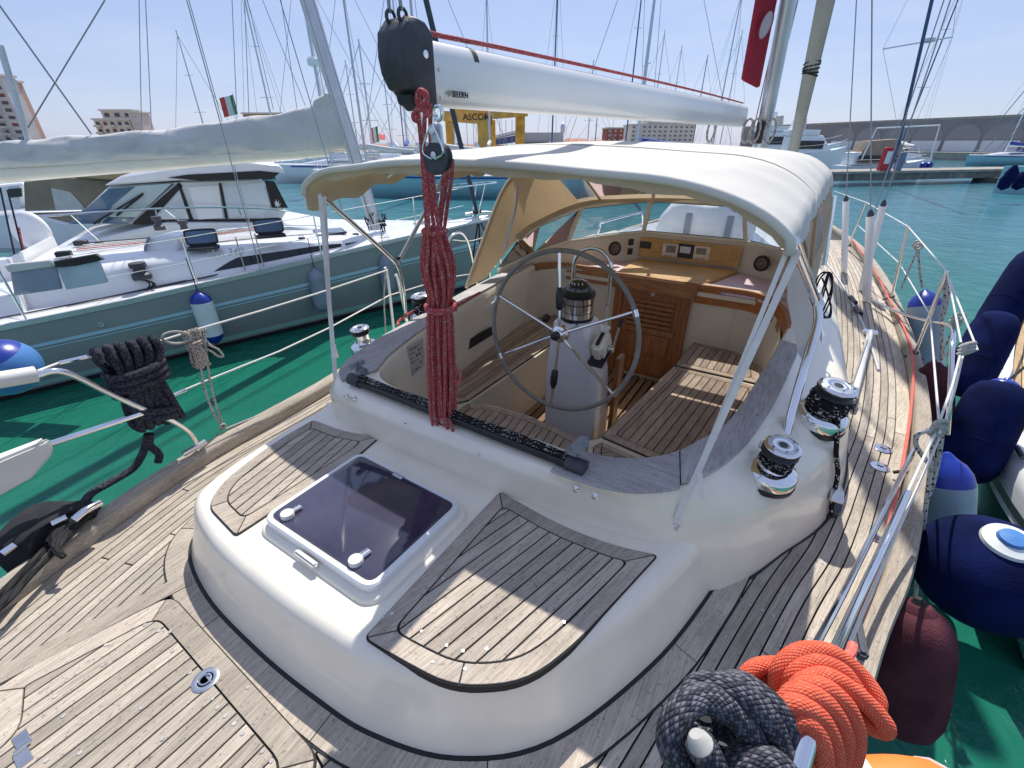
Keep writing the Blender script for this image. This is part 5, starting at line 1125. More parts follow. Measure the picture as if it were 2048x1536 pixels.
hp_ = MB(); prs = [(60, 1018), (110, 1010), (160, 1002), (198, 1006), (190, 1028), (120, 1062), (84, 1092), (60, 1112), (30, 1120), (0, 1128), (-30, 1100), (-10, 1075), (20, 1052)]
base = ats(prs, z=1.40); top = [p.lerp(base[5], .22)+Vector((0, .0, .045+.012*math.sin(i*2.3))) for i, p in enumerate(base)]; low = [p+Vector((0, .01, -.06)) for p in base]
hp_.loft([low, base, top, [p.lerp(base[5], .55)+Vector((0, 0, .06)) for p in base]]); hp_.build('chafe_cover', BW, pile, smooth=60)
clt = B(MB().tube(cr([at(148, 1040, z=1.46), at(170, 1022, z=1.47), at(200, 1006, z=1.46)], 3), .015, 10), 'mooring_cleat', CHR); MB().tube([at(4, 1108, z=1.45), at(30, 1090, z=1.455)], .013, 10).build('cleat_horn', CHR, clt); MB().tube([at(105, 1048, z=1.455), at(135, 1034, z=1.46)], .013, 10).build('cleat_horn', CHR, clt)
# starboard quarter coils, close to the camera
def hank_px(name, label, mat, r, d, paths, n=7):
    t_ = T(name, label, 'rope coil', at(paths[0][0][0], paths[0][0][1], d=d))
    for P in paths:
        MB().tube(cr([at(p[0], p[1], d=d+(p[2] if len(p) > 2 else 0)) for p in P], n), r, 12).build('turn', mat, t_)
    return t_
D0 = .50
hank_px('rope_coil', 'thick dark grey white flecked rope coiled at the bottom edge', R_DK2, .0160, D0, [
 [(1500, 1600, .02), (1400, 1560, .0), (1345, 1500, -.01), (1350, 1440, -.01), (1392, 1398, 0), (1450, 1412, .01), (1500, 1470, .02), (1530, 1560, .03)],
 [(1382, 1410, .04), (1398, 1375, .03), (1450, 1375, .02), (1510, 1412, .02), (1550, 1470, .03), (1572, 1560, .04)],
 [(1440, 1385, .05), (1478, 1368, .05), (1530, 1400, .04), (1570, 1450, .04), (1588, 1530, .05), (1585, 1600, .06)],
 [(1368, 1540, .05), (1378, 1480, .05), (1420, 1448, .06), (1470, 1470, .06), (1500, 1530, .06), (1500, 1600, .05)],
 [(1340, 1580, .03), (1362, 1545, .03), (1395, 1590, .04)],
 [(1400, 1600, -.02), (1424, 1540, -.03), (1400, 1486, -.035)],
 [(1440, 1600, .0), (1470, 1540, .0), (1530, 1520, .0), (1580, 1560, .0), (1600, 1620, 0)],
 [(1405, 1420, .06), (1390, 1460, .07), (1420, 1510, .07), (1480, 1520, .07), (1520, 1500, .06)]])
MB().lathe([(.0150, -.004), (.0105, .006), (.0070, .010), (0, .011)], at(1399, 1484, d=D0-.035), (at(1399, 1484, d=D0-.035)-at(1420, 1530, d=D0-.035)), n=14).build('whipped_end', M('frayed_whipping', (.42, .41, .38), .9, var=.2, vs=60), bpy.data.objects['rope_coil.002'] if 'rope_coil.002' in bpy.data.objects else None)
D1 = .58
hank_px('rope_coil', 'bright orange braided rope coiled on the rail beside the dark coil', R_ORG, .0118, D1, [
 [(1500, 1400, .05), (1490, 1358, .05), (1520, 1332, .05), (1575, 1332, .05), (1610, 1345, .06)],
 [(1540, 1400, .06), (1510, 1372, .07), (1530, 1352, .06), (1580, 1355, .05), (1600, 1380, .05)],
 [(1555, 1400, .04), (1558, 1340, .03), (1600, 1303, .03), (1660, 1305, .03), (1715, 1345, .03), (1752, 1395, .02), (1750, 1415, .02), (1735, 1390, .04), (1700, 1355, .05)],
 [(1580, 1400, .03), (1580, 1350, .02), (1625, 1322, .02), (1680, 1340, .02), (1715, 1385, .02), (1740, 1410, .03)],
 [(1590, 1410, .02), (1600, 1370, .0), (1650, 1352, .0), (1700, 1378, .0), (1745, 1418, .0), (1770, 1450, .0), (1765, 1460, .01), (1735, 1448, .02), (1700, 1420, .03)],
 [(1570, 1415, .0), (1585, 1385, -.01), (1640, 1372, -.02), (1690, 1410, -.02), (1712, 1470, -.01), (1700, 1530, .0), (1680, 1545, .02)],
 [(1560, 1440, -.01), (1562, 1410, -.02), (1610, 1385, -.03), (1660, 1415, -.03), (1688, 1475, -.02), (1675, 1540, 0), (1650, 1580, .0)],
 [(1575, 1470, -.02), (1562, 1430, -.03), (1590, 1408, -.04), (1640, 1435, -.04), (1668, 1500, -.03), (1660, 1580, -.01)],
 [(1590, 1480, -.03), (1583, 1450, -.04), (1610, 1440, -.045), (1640, 1480, -.045), (1650, 1560, -.04), (1648, 1620, -.03)],
 [(1600, 1560, -.02), (1612, 1520, -.03), (1625, 1560, -.04), (1630, 1620, -.03)],
 [(1635, 1330, .05), (1690, 1365, .06), (1730, 1410, .06), (1748, 1405, .05)]])
tag(MB().tube(cr([at(1690, 1318, d=.75), at(1702, 1305, d=.78), at(1706, 1290, d=.8)], 4), .008, 8).build('rope', R_CO), 'short coral line end clipped at the starboard rail above the orange coil', 'rope')
# white and black flecked fender lines
def line(pts, mat, r, label, **k):
    p0 = at(pts[0][0], pts[0][1], y=pts[0][2]); q = (p0-CAM).dot(fh)
    return tag(MB().tube(cr([at(p[0], p[1], q=q) for p in pts], 5), r, 8).build('rope', mat), label, 'rope', **k)
line([(1868, 860, -1.60), (1862, 930, -1.60), (1852, 1010, -1.60), (1842, 1090, -1.62), (1834, 1160, -1.64), (1831, 1200, -1.66)], R_WF, .0085, 'white rope with black flecks holding the maroon fender by the orange coil')
line([(1885, 850, -1.62), (1880, 900, -1.64), (1868, 960, -1.66), (1858, 990, -1.66)], R_WF, .008, 'white rope with black flecks knotted below the starboard guard wire knot')
line([(1862, 860, -1.58), (1836, 868, -1.57), (1832, 890, -1.57), (1848, 915, -1.57), (1856, 925, -1.57)], R_WF, .0085, 'short looped end of the flecked white rope at the rail knot')
kn = T('rope_knot', 'white rope knot tied round the starboard guard wires', 'rope knot', at(1880, 855, y=-1.60))
for k in range(3): MB().tube([at(1882-k*5, 848+k*8, y=-1.60)+RT*.024*math.cos(t)+Vector((0, 0, .014*math.sin(t))) for t in [i*PI/6 for i in range(12)]], .008, 8, closed=True).build('turn', R_WT, kn)
k2 = T('rope_knot', 'white rope knot round the thin post above the second navy fender', 'rope knot', at(1915, 640, y=-1.9))
for k in range(3): MB().tube([at(1918-k*4, 634+k*6, y=-1.86)+RT*.032*math.cos(t+k)+Vector((0, 0, .018*math.sin(t))) for t in [i*PI/6 for i in range(12)]], .009, 8, closed=True).build('turn', R_WT, k2)
k3 = T('rope_knot', 'white rope lashing at the head of the gate stanchion by the navy fender', 'rope knot', at(1935, 700, y=-1.77))
for k in range(3): MB().tube([at(1936-k*2, 690+k*7, y=-1.77)+RT*.03*math.cos(t)+Vector((0, 0, .012*math.sin(t+1))) for t in [i*PI/6 for i in range(12)]], .009, 8, closed=True).build('turn', R_WT, k3)
line([(1912, 650, -1.86), (1896, 680, -1.86), (1886, 700, -1.86), (1892, 712, -1.86), (1906, 690, -1.86)], R_WF, .007, 'loose flecked loop hanging under the upper rope knot')
line([(1893, 548, -1.87), (1888, 600, -1.88), (1884, 660, -1.9), (1882, 720, -1.92)], R_WF, .010, 'flecked white rope hanging from the stanchion to the white fender')
line([(1896, 552, -1.87), (1898, 580, -1.87), (1890, 630, -1.87)], R_WF, .008, 'short flecked rope doubled beside the stanchion head')
line([(1836, 492, -1.87), (1838, 530, -1.9), (1842, 560, -1.93), (1844, 575, -1.95)], R_WF, .009, 'flecked line hanging from the wire to the blue topped fender')
line([(1836, 497, -1.87), (1822, 530, -1.87), (1806, 568, -1.87), (1802, 578, -1.87)], R_WF, .007, 'loose flecked rope end hanging free from the guard wire')
k4 = T('rope_knot', 'small white knot on the guard wire between two stanchions', 'rope knot', at(1835, 490, y=-1.86))
for k in range(2): MB().tube([at(1834+k*3, 488+k*5, y=-1.86)+RT*.03*math.cos(t)+Vector((0, 0, .025*math.sin(t))) for t in [i*PI/6 for i in range(12)]], .010, 8, closed=True).build('turn', R_WT, k4)
# mooring spring on the shore side, white hose looped on the side deck
line([(1705, 560, -1.72), (1745, 595, -1.75), (1780, 615, -1.78), (1820, 632, -1.80)], R_WT, .010, 'white rope lying along the starboard toe rail ahead of the gate')

# ============================================================ fenders
def fender(p0, p1, r, mats, label, style='cyl', group=None, eye=True):
    """p0 eye end, p1 tail end; mats = (end, body)"""
    p0 = Vector(p0); p1 = Vector(p1); ax = (p1-p0).normalized(); L = (p1-p0).length
    t_ = T('fender', label, 'fender', p0, group)
    if style == 'cyl':
        pr0 = [(.012, 0), (.022, .012), (r*.35, .03), (r*.66, .06), (r*.88, .10), (r*.985, .15)]
        body = [(r*.985, .15), (r, .18), (r, L-.18), (r*.985, L-.15)]
        end = [(r*.985, L-.15), (r*.88, L-.09), (r*.6, L-.045), (r*.3, L-.02), (.02, L-.005), (.0, L)]
    elif style == 'ball':
        pr0 = [(.012, -.03), (.03, .0), (.05, .03)]; body = [(max(.04, r*math.sin(a)), L/2-L/2*math.cos(a)) for a in [PI*i/24 for i in range(1, 24)]]; end = [(r*.3, L-.015), (.03, L), (0, L+.01)]
    else:   # cloth covered
        pr0 = [(r*.30, -.01), (r*.42, .004), (r*.45, .012)]; body = [(r*.45, .012), (r*.70, .03), (r*.90, .075), (r*.985, .14), (r, .2), (r*1.01, L*.5), (r*1.0, L-.16), (r*.96, L-.10), (r*.8, L-.045), (r*.5, L-.012), (0, L)]; end = None
    MB().lathe([(q, z) for q, z in body], p0, ax, n=32).build('fender_body', mats[1], t_)
    MB().lathe(pr0, p0, ax, n=28).build('eye_end', mats[0], t_)
    if end: MB().lathe(end, p0, ax, n=28).build('tail_end', mats[0], t_)
    if style == 'cloth' and r > .11: MB().lathe([(r*.99, L*.60), (r*1.022, L*.606), (r*.99, L*.612)], p0, ax, n=32).build('cover_seam', mats[1], t_)
    if style == 'cloth': MB().lathe([(r*.40, .004), (r*.2, -.0), (.012, -.03), (.0, -.03)], p0, ax, n=16).build('fender_eye', BLUEV if 'navy' in label else CAULK, t_)
    return t_
def vert(u, v, u2, v2, y, dd=.08):
    p = at(u, v, y=y); return p, at(u2, v2, d=(p-CAM).dot(FW)+dd)
def dn(u, v, v2, y, du=0): return at(u, v, y=y), at(u+du, v2, y=y)
f = fender(*vert(1836, 1212, 1798, 1462, -1.66), .118, (MAROON, MAROON), 'large maroon cloth covered fender hanging beside the orange rope coil', 'cloth')
fender(*vert(1868, 728, 1866, 900, -1.98), .105, (MAROON, MAROON), 'maroon fender half hidden behind the starboard rail and white fender', 'cloth')
fender(*vert(1895, 905, 1890, 1110, -1.86), .105, (BLUEV, AQUAV), 'pale grey fender with a blue domed top below the rail knot', 'cyl')
fender(*vert(1850, 578, 1852, 790, -2.05), .125, (BLUEV, AQUAV), 'white fender with a pointed blue top beside the stanchion', 'cyl')
fender(at(2085, 500, y=-2.55), at(1975, 672, y=-2.40), .125, (NAVY, NAVY), 'upper navy cloth fender at the right edge of the neighbouring boat', 'cloth')
fender(at(2003, 628, y=-2.42), at(1920, 790, y=-2.30), .138, (BLUEV, NAVY), 'middle navy cloth fender between the two hulls', 'cloth')
fender(at(2012, 765, y=-2.30), at(1915, 960, y=-2.22), .155, (BLUEV, NAVY), 'third navy cloth fender with a shiny blue eye under the white gunwale', 'cloth')
bc = at(1972, 1145, y=-1.98); bl_ = T('ball_fender', 'big round navy cloth fender above the maroon one at the right edge', 'fender', bc)
axb = ((CAM-bc).normalized()*.80+RT*.40+UP*.50).normalized()
MB().lathe([(.235*math.sin(a), -.215*math.cos(a)) for a in [PI*i/28 for i in range(29)]], bc, axb, n=40).build('cloth_cover', NAVY, bl_, smooth=80)
MB().lathe([(.084, .203), (.080, .216), (.046, .226), (.042, .228)], bc, axb, n=32).build('white_collar', M('white_plastic_collar', (.65, .68, .66), .4), bl_); MB().lathe([(.047, .222), (.04, .24), (.0, .245)], bc, axb, n=20).build('blue_eye', BLUEL, bl_)
# our light blue ball on the port quarter, at the left edge
bq = at(10, 735, y=2.35); bb_ = T('ball_fender', 'light blue ball fender with a dark blue cap at the left edge', 'fender', bq)
MB().lathe([(.145*math.sin(a), -.145*math.cos(a)) for a in [PI*i/26 for i in range(22)]], bq, (-.25, -.1, 1), n=36).build('ball', BLUEL, bb_, smooth=80)
MB().lathe([(.147*math.sin(a), -.147*math.cos(a)) for a in [PI*i/26 for i in range(18, 27)]]+[(.03, .17), (0, .18)], bq, (-.25, -.1, 1), n=30).build('cap', BLUEV, bb_)
# orange float at the bottom edge
oc = at(1770, 1610, y=-1.35); ob_ = T('lifebuoy', 'orange horseshoe lifebuoy top peeping over the bottom edge', 'lifebuoy', oc)
MB().tube([oc+RT*.11*math.cos(t)+Vector((0, 0, .09*math.sin(t)-.03)) for t in [PI*i/16 for i in range(17)]], .045, 14).build('foam_ring', M('orange_float', (.85, .20, .03), .6), ob_)
for t in (.9, 2.0): 
    c = oc+RT*.11*math.cos(t)+Vector((0, 0, .09*math.sin(t)-.03)); MB().lathe([(.047, -.015), (.047, .015)], c, RT*-math.sin(t)+ZZ*math.cos(t), n=14).build('reflective_band', GELW, ob_)

# ============================================================ neighbouring yacht to starboard (right edge)
SN = T('neighbouring_yacht', 'white gunwale and teak deck of a dark hulled boat at the right edge', 'boat')
ge = [at(2110, 520, z=1.1), at(2048, 590, z=1.1), at(2016, 640, z=1.1), at(1998, 690, z=1.1), at(1987, 770, z=1.1), at(1996, 840, z=1.1), at(2012, 890, z=1.1), at(2048, 950, z=1.1), at(2110, 1030, z=1.1)]
ge = cr([p+Vector((0, 0, 0)) for p in ge], 4)
MB().loft([[Vector((p.x, p.y-o, z)) for o, z in ((.0, .86), (-.01, 1.02), (0, 1.09), (.03, 1.12), (.10, 1.12), (.11, 1.06))] for p in ge], closed=False, cap=False).build('gunwale', GELW, SN)
MB().loft([[Vector((p.x, p.y-o, z)) for o, z in ((.012, .85), (.05, .5), (.35, .0), (1.2, -.4))] for p in ge], closed=False, cap=False).build('hull', DKHULL, SN)
MB().loft([[Vector((p.x, p.y-o, z)) for o, z in ((-.006, .90), (-.006, .945))] for p in ge], closed=False, cap=False).build('rub_rail', STEEL, SN)
for r in range(14): MB().loft([[Vector((p.x, p.y-.12-r*.06, 1.06)), Vector((p.x, p.y-.12-r*.06-.054, 1.06))] for p in ge], closed=False, cap=False).build('plank', teak('golden_teak', (.50, .33, .17), (.64, .46, .27)) if r == 0 else bpy.data.materials['golden_teak'], SN, smooth=0)
MB().loft([[Vector((p.x, p.y-.11, 1.052)), Vector((p.x, p.y-2.2, 1.052))] for p in ge], closed=False, cap=False).build('deck', CAULK, SN, smooth=0)
for v0 in (700, 905):
    c = at(2012 if v0 == 700 else 2040, v0, z=1.15); MB().tube([c+Vector((-.06, 0, 0)), c+Vector((.06, 0, 0))], .014, 8).build('cleat', DGREY, SN)
for a, b, y0 in (((2048, 548, -2.9), (2003, 628, -2.42), 0), ((2060, 725, -2.7), (2012, 765, -2.3), 0)):
    tag(MB().tube([at(a[0], a[1], y=a[2]), at(b[0], b[1], y=b[2])], .009, 8).build('rope', R_WT if b[1] < 700 else R_TW), ('pale rope holding the middle navy fender' if b[1] < 700 else 'black rope holding the third navy fender'), 'rope')
# ============================================================ neighbouring yacht to port
NB = Vector((7.85, 4.50, 0)); NA = Vector((-.873, .488, 0)).normalized(); NT = Vector((-NA.y, NA.x, 0)); NT = NT if NT.y < 0 else -NT
def N(s, t, z): return NB+NA*s+NT*t+Vector((0, 0, z))
NY = T('sailing_yacht', 'white sailing yacht with slate green topsides and grey covered boom moored to port', 'sailing yacht', NB)
def interp(tb, s):
    for a, b in zip(tb, tb[1:]):
        if a[0] <= s <= b[0]:
            k = (s-a[0])/(b[0]-a[0]); return a[1]+(b[1]-a[1])*k
    return tb[-1][1] if s > tb[-1][0] else tb[0][1]
WLt = [(0, .02), (.8, .16), (1.8, .36), (3, .60), (4.3, .88), (5.6, 1.18), (7.3, 1.60), (8.6, 1.72), (11, 1.6)]
SHt = [(0, .04), (.8, .30), (1.8, .60), (3, .86), (4.3, 1.14), (5.6, 1.42), (7.3, 1.80), (8.6, 1.9), (11, 1.8)]
FBt = [(0, 1.40), (2, 1.27), (4, 1.10), (6, .96), (8, .87), (11, .84)]
ssn = [i*.35 for i in range(32)]
def nside(s, k, sg=1):   # k 0 waterline .. 1 sheer
    t = interp(WLt, s)*(1-k)+interp(SHt, s)*k if k < 1 else interp(SHt, s); t += .06*math.sin(k*PI)*min(1, s/3); return N(s-(.12*k if s < .01 else 0), t*sg, interp(FBt, s)*k)
MB().loft([[N(s, 0, -.5)]+[nside(s, k, 1) for k in (-.3, 0, .25, .5, .75, 1)]+[nside(s, k, -1) for k in (1, .75, .5, .25, 0, -.3)] for s in ssn]).build('hull', ELAN, NY, smooth=50)
for k0, k1, mt, nm in ((-.05, .07, CAULK, 'boot_top'), (.10, .17, STRIPEG, 'boot_stripe'), (.66, .705, STRIPE, 'cove_stripe'), (.62, .635, STRIPE, 'cove_stripe')):
    MB().loft([[nside(s, k)+NT*.006 for k in (k0, (k0+k1)/2, k1)] for s in ssn], closed=False, cap=False).build(nm, mt, NY)
MB().loft([[nside(s, 1)+NT*o+Vector((0, 0, z)) for o, z in ((.012, -.035), (.014, .0), (.0, .012), (-.10, .016))] for s in ssn], closed=False, cap=False).build('rub_rail', GELW, NY)
MB().loft([[nside(s, 1)+NT*o+Vector((0, 0, z)) for o, z in ((.016, -.03), (.016, .026), (-.02, .028))] for s in ssn[4:]], closed=False, cap=False).build('toe_rail', ALUG, NY)
MB().loft([[nside(s, 1, sg)+Vector((0, 0, .005+.05*(sg == 0))) for sg in (1, 0, -1)] for s in ssn], closed=False, cap=False).build('deck', GELW, NY)
CRt = [(2.3, .06), (3.0, .55), (4.5, .88), (6.2, 1.05), (6.9, 1.05)]
CZt = [(2.3, .03), (3.0, .16), (4.2, .30), (5.5, .40), (6.9, .44)]
cs = [2.3+.23*i for i in range(21)]
MB().loft([[N(s, t*interp(CRt, s), interp(FBt, s)+z) for t, z in ((1.08, 0), (1.0, interp(CZt, s)*.75), (.9, interp(CZt, s)*.95), (.5, interp(CZt, s)*1.05), (-.5, interp(CZt, s)*1.05), (-.9, interp(CZt, s)*.95), (-1, interp(CZt, s)*.75), (-1.08, 0))] for s in cs]).build('coachroof', GELW, NY, smooth=60)
MB().loft([[N(s, interp(CRt, s)*(1.08-.08*k/.75)+.004, interp(FBt, s)+interp(CZt, s)*k) for k in (.22+.2*max(0, .0), min(.62, .22+.5*min((s-2.6)/.8, (4.9-s)/.4, 1)))] for s in [2.6+.115*i for i in range(21)]], closed=False, cap=False).build('long_window', DARKW, NY)
# side coaming and cockpit further aft
MB().loft([[N(s, t, interp(FBt, s)+z) for t, z in ((1.35, 0), (1.22, .24), (1.02, .28), (.90, .26), (.86, .0))] for s in (6.9, 7.4, 8.5, 9.6, 10.6)]).build('cockpit_coaming', GELW, NY)
MB().loft([[N(s, -t, interp(FBt, s)+z) for t, z in ((1.35, 0), (1.22, .30), (1.02, .34), (.90, .32), (.86, .0))] for s in (6.9, 7.4, 8.5, 9.6, 10.6)]).build('cockpit_coaming', GELW, NY)
MB().slab([N(6.95, .85, 1.0), N(6.95, -.85, 1.0), N(6.95, -.85, 1.5), N(6.95, .85, 1.5)], NA*.03).build('bulkhead', GELW, NY)
def npx(u, v, z=None, t=None):
    if t is not None: r = ray(u, v); k = ((N(0, t, 0)-CAM).dot(NT))/r.dot(NT); return CAM+r*k
    return at(u, v, z=z)
text_o = npx(412, 512, t=1.02)
text('elan 340', .135, text_o-Vector((0, 0, .02)), -NA, (0, 0, 1), M('silver_print', (.45, .47, .5), .4), NY, font_shear=.3)
# two hatches standing open, cushions, winch, wheel
for u, v in ((407, 490), (541, 467)):
    c = npx(u, v, t=.72); h_ = MB().box(c, (.34, .03, .03), R=Matrix.Rotation(math.atan2(NA.y, NA.x), 3, 'Z')).build('open_hatch', BLKP, NY)
    P = [c+(-NA)*a*1.1+Vector((0, 0, b)) for a, b in ((-.17, .02), (.17, .02), (.17, .20), (-.17, .20))]; PP_ = [p+NT*-.05*(i in (2, 3)) for i, p in enumerate(P)]
    MB().tube(cr([PP_[0].lerp(PP_[1], .1), PP_[0].lerp(PP_[1], .9), PP_[1].lerp(PP_[2], .2), PP_[1].lerp(PP_[2], .8), PP_[2].lerp(PP_[3], .1), PP_[2].lerp(PP_[3], .9), PP_[3].lerp(PP_[0], .2), PP_[3].lerp(PP_[0], .8)], 3, True), .014, 6, closed=True).build('hatch_rim', BLKP, h_)
    MB().slab(PP_, NT*.004).build('hatch_glass', BLUEW, h_, smooth=0)
    MB().box(c+Vector((0, 0, -.02))-NT*-.1, (.40, .22, .03), R=Matrix.Rotation(math.atan2(NA.y, NA.x), 3, 'Z')).build('hatch_opening', BLK, h_, bevel=.01)
cush = M('grey_blue_cushion', (.26, .30, .38), .7, var=.1, vs=5, bump=.2, bs=12)
for Q, nm, mt in (([(20, 545), (110, 532), (122, 578), (28, 592)], 'clear_screen', cush), ([(110, 530), (196, 521), (214, 565), (132, 580)], 'clear_screen', M('milky_panel', (.42, .48, .55), .35, var=.25, vs=3, col2=(.6, .66, .72)))):
    P = ats(Q, z=.95+.0); P = [at(u, v, q=4.95) for u, v in Q]; MB().slab(P, fh*.03).build(nm, mt, NY, bevel=.006)
MB().slab([at(u, v, q=4.92) for u, v in ((105, 523), (190, 508), (205, 520), (150, 532), (110, 536))], fh*.05).build('rolled_cover', BLK, NY, bevel=.01)
MB().slab([at(u, v, q=4.92) for u, v in ((5, 530), (98, 520), (108, 534), (16, 546))], fh*.06).build('rolled_cover', SAILC, NY, bevel=.012)
for (u, v, s_) in ((282, 548, 1.1), (318, 452, .8), (370, 460, .8)):
    c = at(u, v, q=5.9 if v > 500 else 7.6); w_ = MB().lathe([(.10*s_, -.06), (.10*s_, 0), (.07*s_, .02), (.06*s_, .08), (.09*s_, .10), (.085*s_, .15), (0, .155)], c, n=20).build('winch', DGREY, NY)
tag(MB().tube(cr([at(280+32*math.cos(t*1.0+k)*(.8+.2*math.sin(t*.7)), 570+10*math.sin(t*1.0+k), q=5.85) for k in (0,) for t in [i*.55 for i in range(70)]], 2), .008, 6).build('rope', R_DK), 'tangle of dark rope lying round the winch on the slate green yacht', 'rope')
MB().loft([[at(u, v, q=6.4)+fh*k for u, v in ((290, 540), (293, 490), (300, 474), (330, 470), (355, 473), (352, 525), (330, 532))] for k in (0, .5)]).build('helm_seat', GELW, NY, bevel=.02)
MB().tube(cr([at(u, v, q=6.37) for u, v in ((298, 475), (291, 500), (300, 530), (322, 535))], 4), .02, 6).build('backrest_trim', GREYV, NY)
MB().lathe([(.30*math.sin(a), -.12*math.cos(a)) for a in [PI*i/16 for i in range(17)]], at(62, 462, q=7.2), fh, n=32).build('radar_pod', GELW, NY)
# mast, boom, stacked sail under its cover, rigging
def npl(u, v): r = ray(u, v); k = ((N(0, 0, 0)-CAM).dot(NT))/r.dot(NT); return CAM+r*k
mf = npl(694, 262); ml = npl(612, -10); md_ = (ml-mf).normalized(); mb_ = mf-md_*((mf.z-1.35)/md_.z)
nm_ = MB().loft([mastring(mb_, .13, .085), mastring(mf, .13, .085), mastring(mf+md_*13, .12, .08)]).build('mast', ALUG, NY, smooth=60)
bm0 = npl(-80, 356); bm1 = npl(655, 300)
MB().loft([[c+NT*.07*math.cos(t)+Vector((0, 0, .095*math.sin(t))) for t in [2*PI*k/16 for k in range(16)]] for c in (bm0, bm1)]).build('boom', GEL, NY, smooth=60)
colsN = [(-90, 296, 346), (-40, 291, 342), (20, 286, 338), (80, 279, 334), (140, 274, 330), (200, 270, 327), (270, 265, 322), (340, 259, 318), (400, 252, 315), (460, 243, 311), (520, 234, 308), (570, 228, 306), (610, 220, 304), (640, 208, 303), (665, 205, 300), (684, 214, 296), (692, 250, 292)]
rgs = []
for i, (u, vt, vb) in enumerate(colsN):
    tp_ = npl(u, vt); bt_ = npl(u, vb); H = tp_.z-bt_.z; ring_ = []
    for j in range(20):
        t = 2*PI*j/20; w_ = .11*(1+.25*math.sin(i*1.9+j*.8)+.12*math.sin(i*3.7-j*1.7)); z = bt_.z+H*(.5+.5*math.sin(t)); ww = w_*abs(math.cos(t))**.7*(1.25-.55*(.5+.5*math.sin(t)))
        ring_.append(Vector((bt_.x, bt_.y, z))+NT*math.copysign(ww, math.cos(t)))
    rgs.append(ring_)
r3 = []; st_n = 7
for i in range(len(rgs)-1):
    for k in range(st_n):
        f_ = k/st_n; g_ = i+f_; row = []
        for j in range(20):
            p = rgs[i][j].lerp(rgs[i+1][j], f_); a_ = 2*PI*j/20
            d_ = .020*math.sin(g_*2.1+j*.9)*math.sin(g_*.7+1)+.014*math.sin(g_*5.3-j*1.4)+.008*math.sin(g_*11+j*.5)
            row.append(p+NT*math.copysign(d_, math.cos(a_))*abs(math.cos(a_))**.5+Vector((0, 0, .012*math.sin(g_*3.3)*max(0, math.sin(a_)))))
        r3.append(row)
r3.append(rgs[-1]); rgs = r3
MB().loft(rgs).build('sail_cover', SAILC, NY, smooth=80)
MB().loft([[npl(u, v)+NT*o for u, v in ((620, 225), (628, 200), (650, 186), (690, 212), (692, 225))] for o in (-.07, .07)]).build('sail_cover_head', SAILC, NY, bevel=.02)
text('ELVSTROM', .09, npl(38, 356)+NT*.075+Vector((0, 0, -.04)) if False else npl(14, 352)+NT*.078-Vector((0, 0, .05)), -NA, (0, 0, 1), BLKP, NY) if False else None
fsb = N(.25, 0, 1.5); fst = at(850, 0, q=7.4); 
fst = fsb+(fst-fsb)
r_ = ray(852, 0); k_ = ((NB-CAM).dot(NT))/r_.dot(NT); fst = CAM+r_*k_
MB().tube([fsb, fsb+(fst-fsb)*.12, fsb+(fst-fsb)*2.2], .05, 10, rs=[.03, .045, .05]).build('furled_jib', M('dark_uv_strip', (.045, .06, .085), .85), NY)
MB().lathe([(.09, -.03), (.10, 0), (.09, .03)], fsb+Vector((0, 0, .03)), (fst-fsb), n=16).build('furling_drum', BLKP, NY)
def nstay(a, b, ext=1, r=.006, m=WIRE, nm='stay'): a = Vector(a); b = Vector(b); MB().tube([a, a+(b-a)*ext], r, 5).build(nm, m, NY)
top_ = mf+md_*11
for (u0, v0, u1, v1) in ((283, 262, 278, 0), (303, 258, 291, 0), (474, 240, 464, 0), (498, 235, 489, 0), (547, 220, 495, 0), (611, 212, 525, 0), (595, 225, 562, 0)):
    nstay(npl(u0, v0), npl(u1, v1), 2.5, .005)
for (u0, v0, u1, v1, t) in ((760, 440, 646, 0, .8), (742, 445, 660, 100, .9), (690, 440, 600, 0, 1.3)):
    a = npx(u0, v0, t=t*.8); b = top_; nstay(a, b, 1, .007)
for t in (.9, -.9): nstay(nside(4.3, 1, 1 if t > 0 else -1), top_, 1, .007)
nstay(N(10.8, 0, 1.3), top_+Vector((0, 0, .2)), 1, .006)
for (u0, v0, u1, v1) in ((-30, -30, 183, 268), (210, 0, 35, 290), (-20, 240, 40, 290)):
    nstay(npl(u0, v0), npl(u1, v1), 1, .011 if u0 == -30 else .008)
for (u0, v0, u1, v1) in ((0, 375, 40, 560), (15, 380, 60, 560), (38, 455, 58, 560)): MB().tube([npl(u0, v0), npl(u1, v1)], .010, 6).build('mainsheet', R_RED if u0 > 30 else R_DK, NY)
MB().tube([npl(0, 90), npl(58, 285)], .035, 8).build('backstay_tube', ALUG, NY)
# rigging screws tangle at mast foot
for k in range(7):
    c = mb_+Vector((random.uniform(-.15, .15), random.uniform(-.12, .12), random.uniform(.02, .25))); MB().tube(cr([c+Vector((.06*math.cos(t), .06*math.sin(t*1.3), .10*math.sin(t))) for t in [i*.8 for i in range(12)]], 2), .012, 5).build('halyard_coil', R_DK, NY)
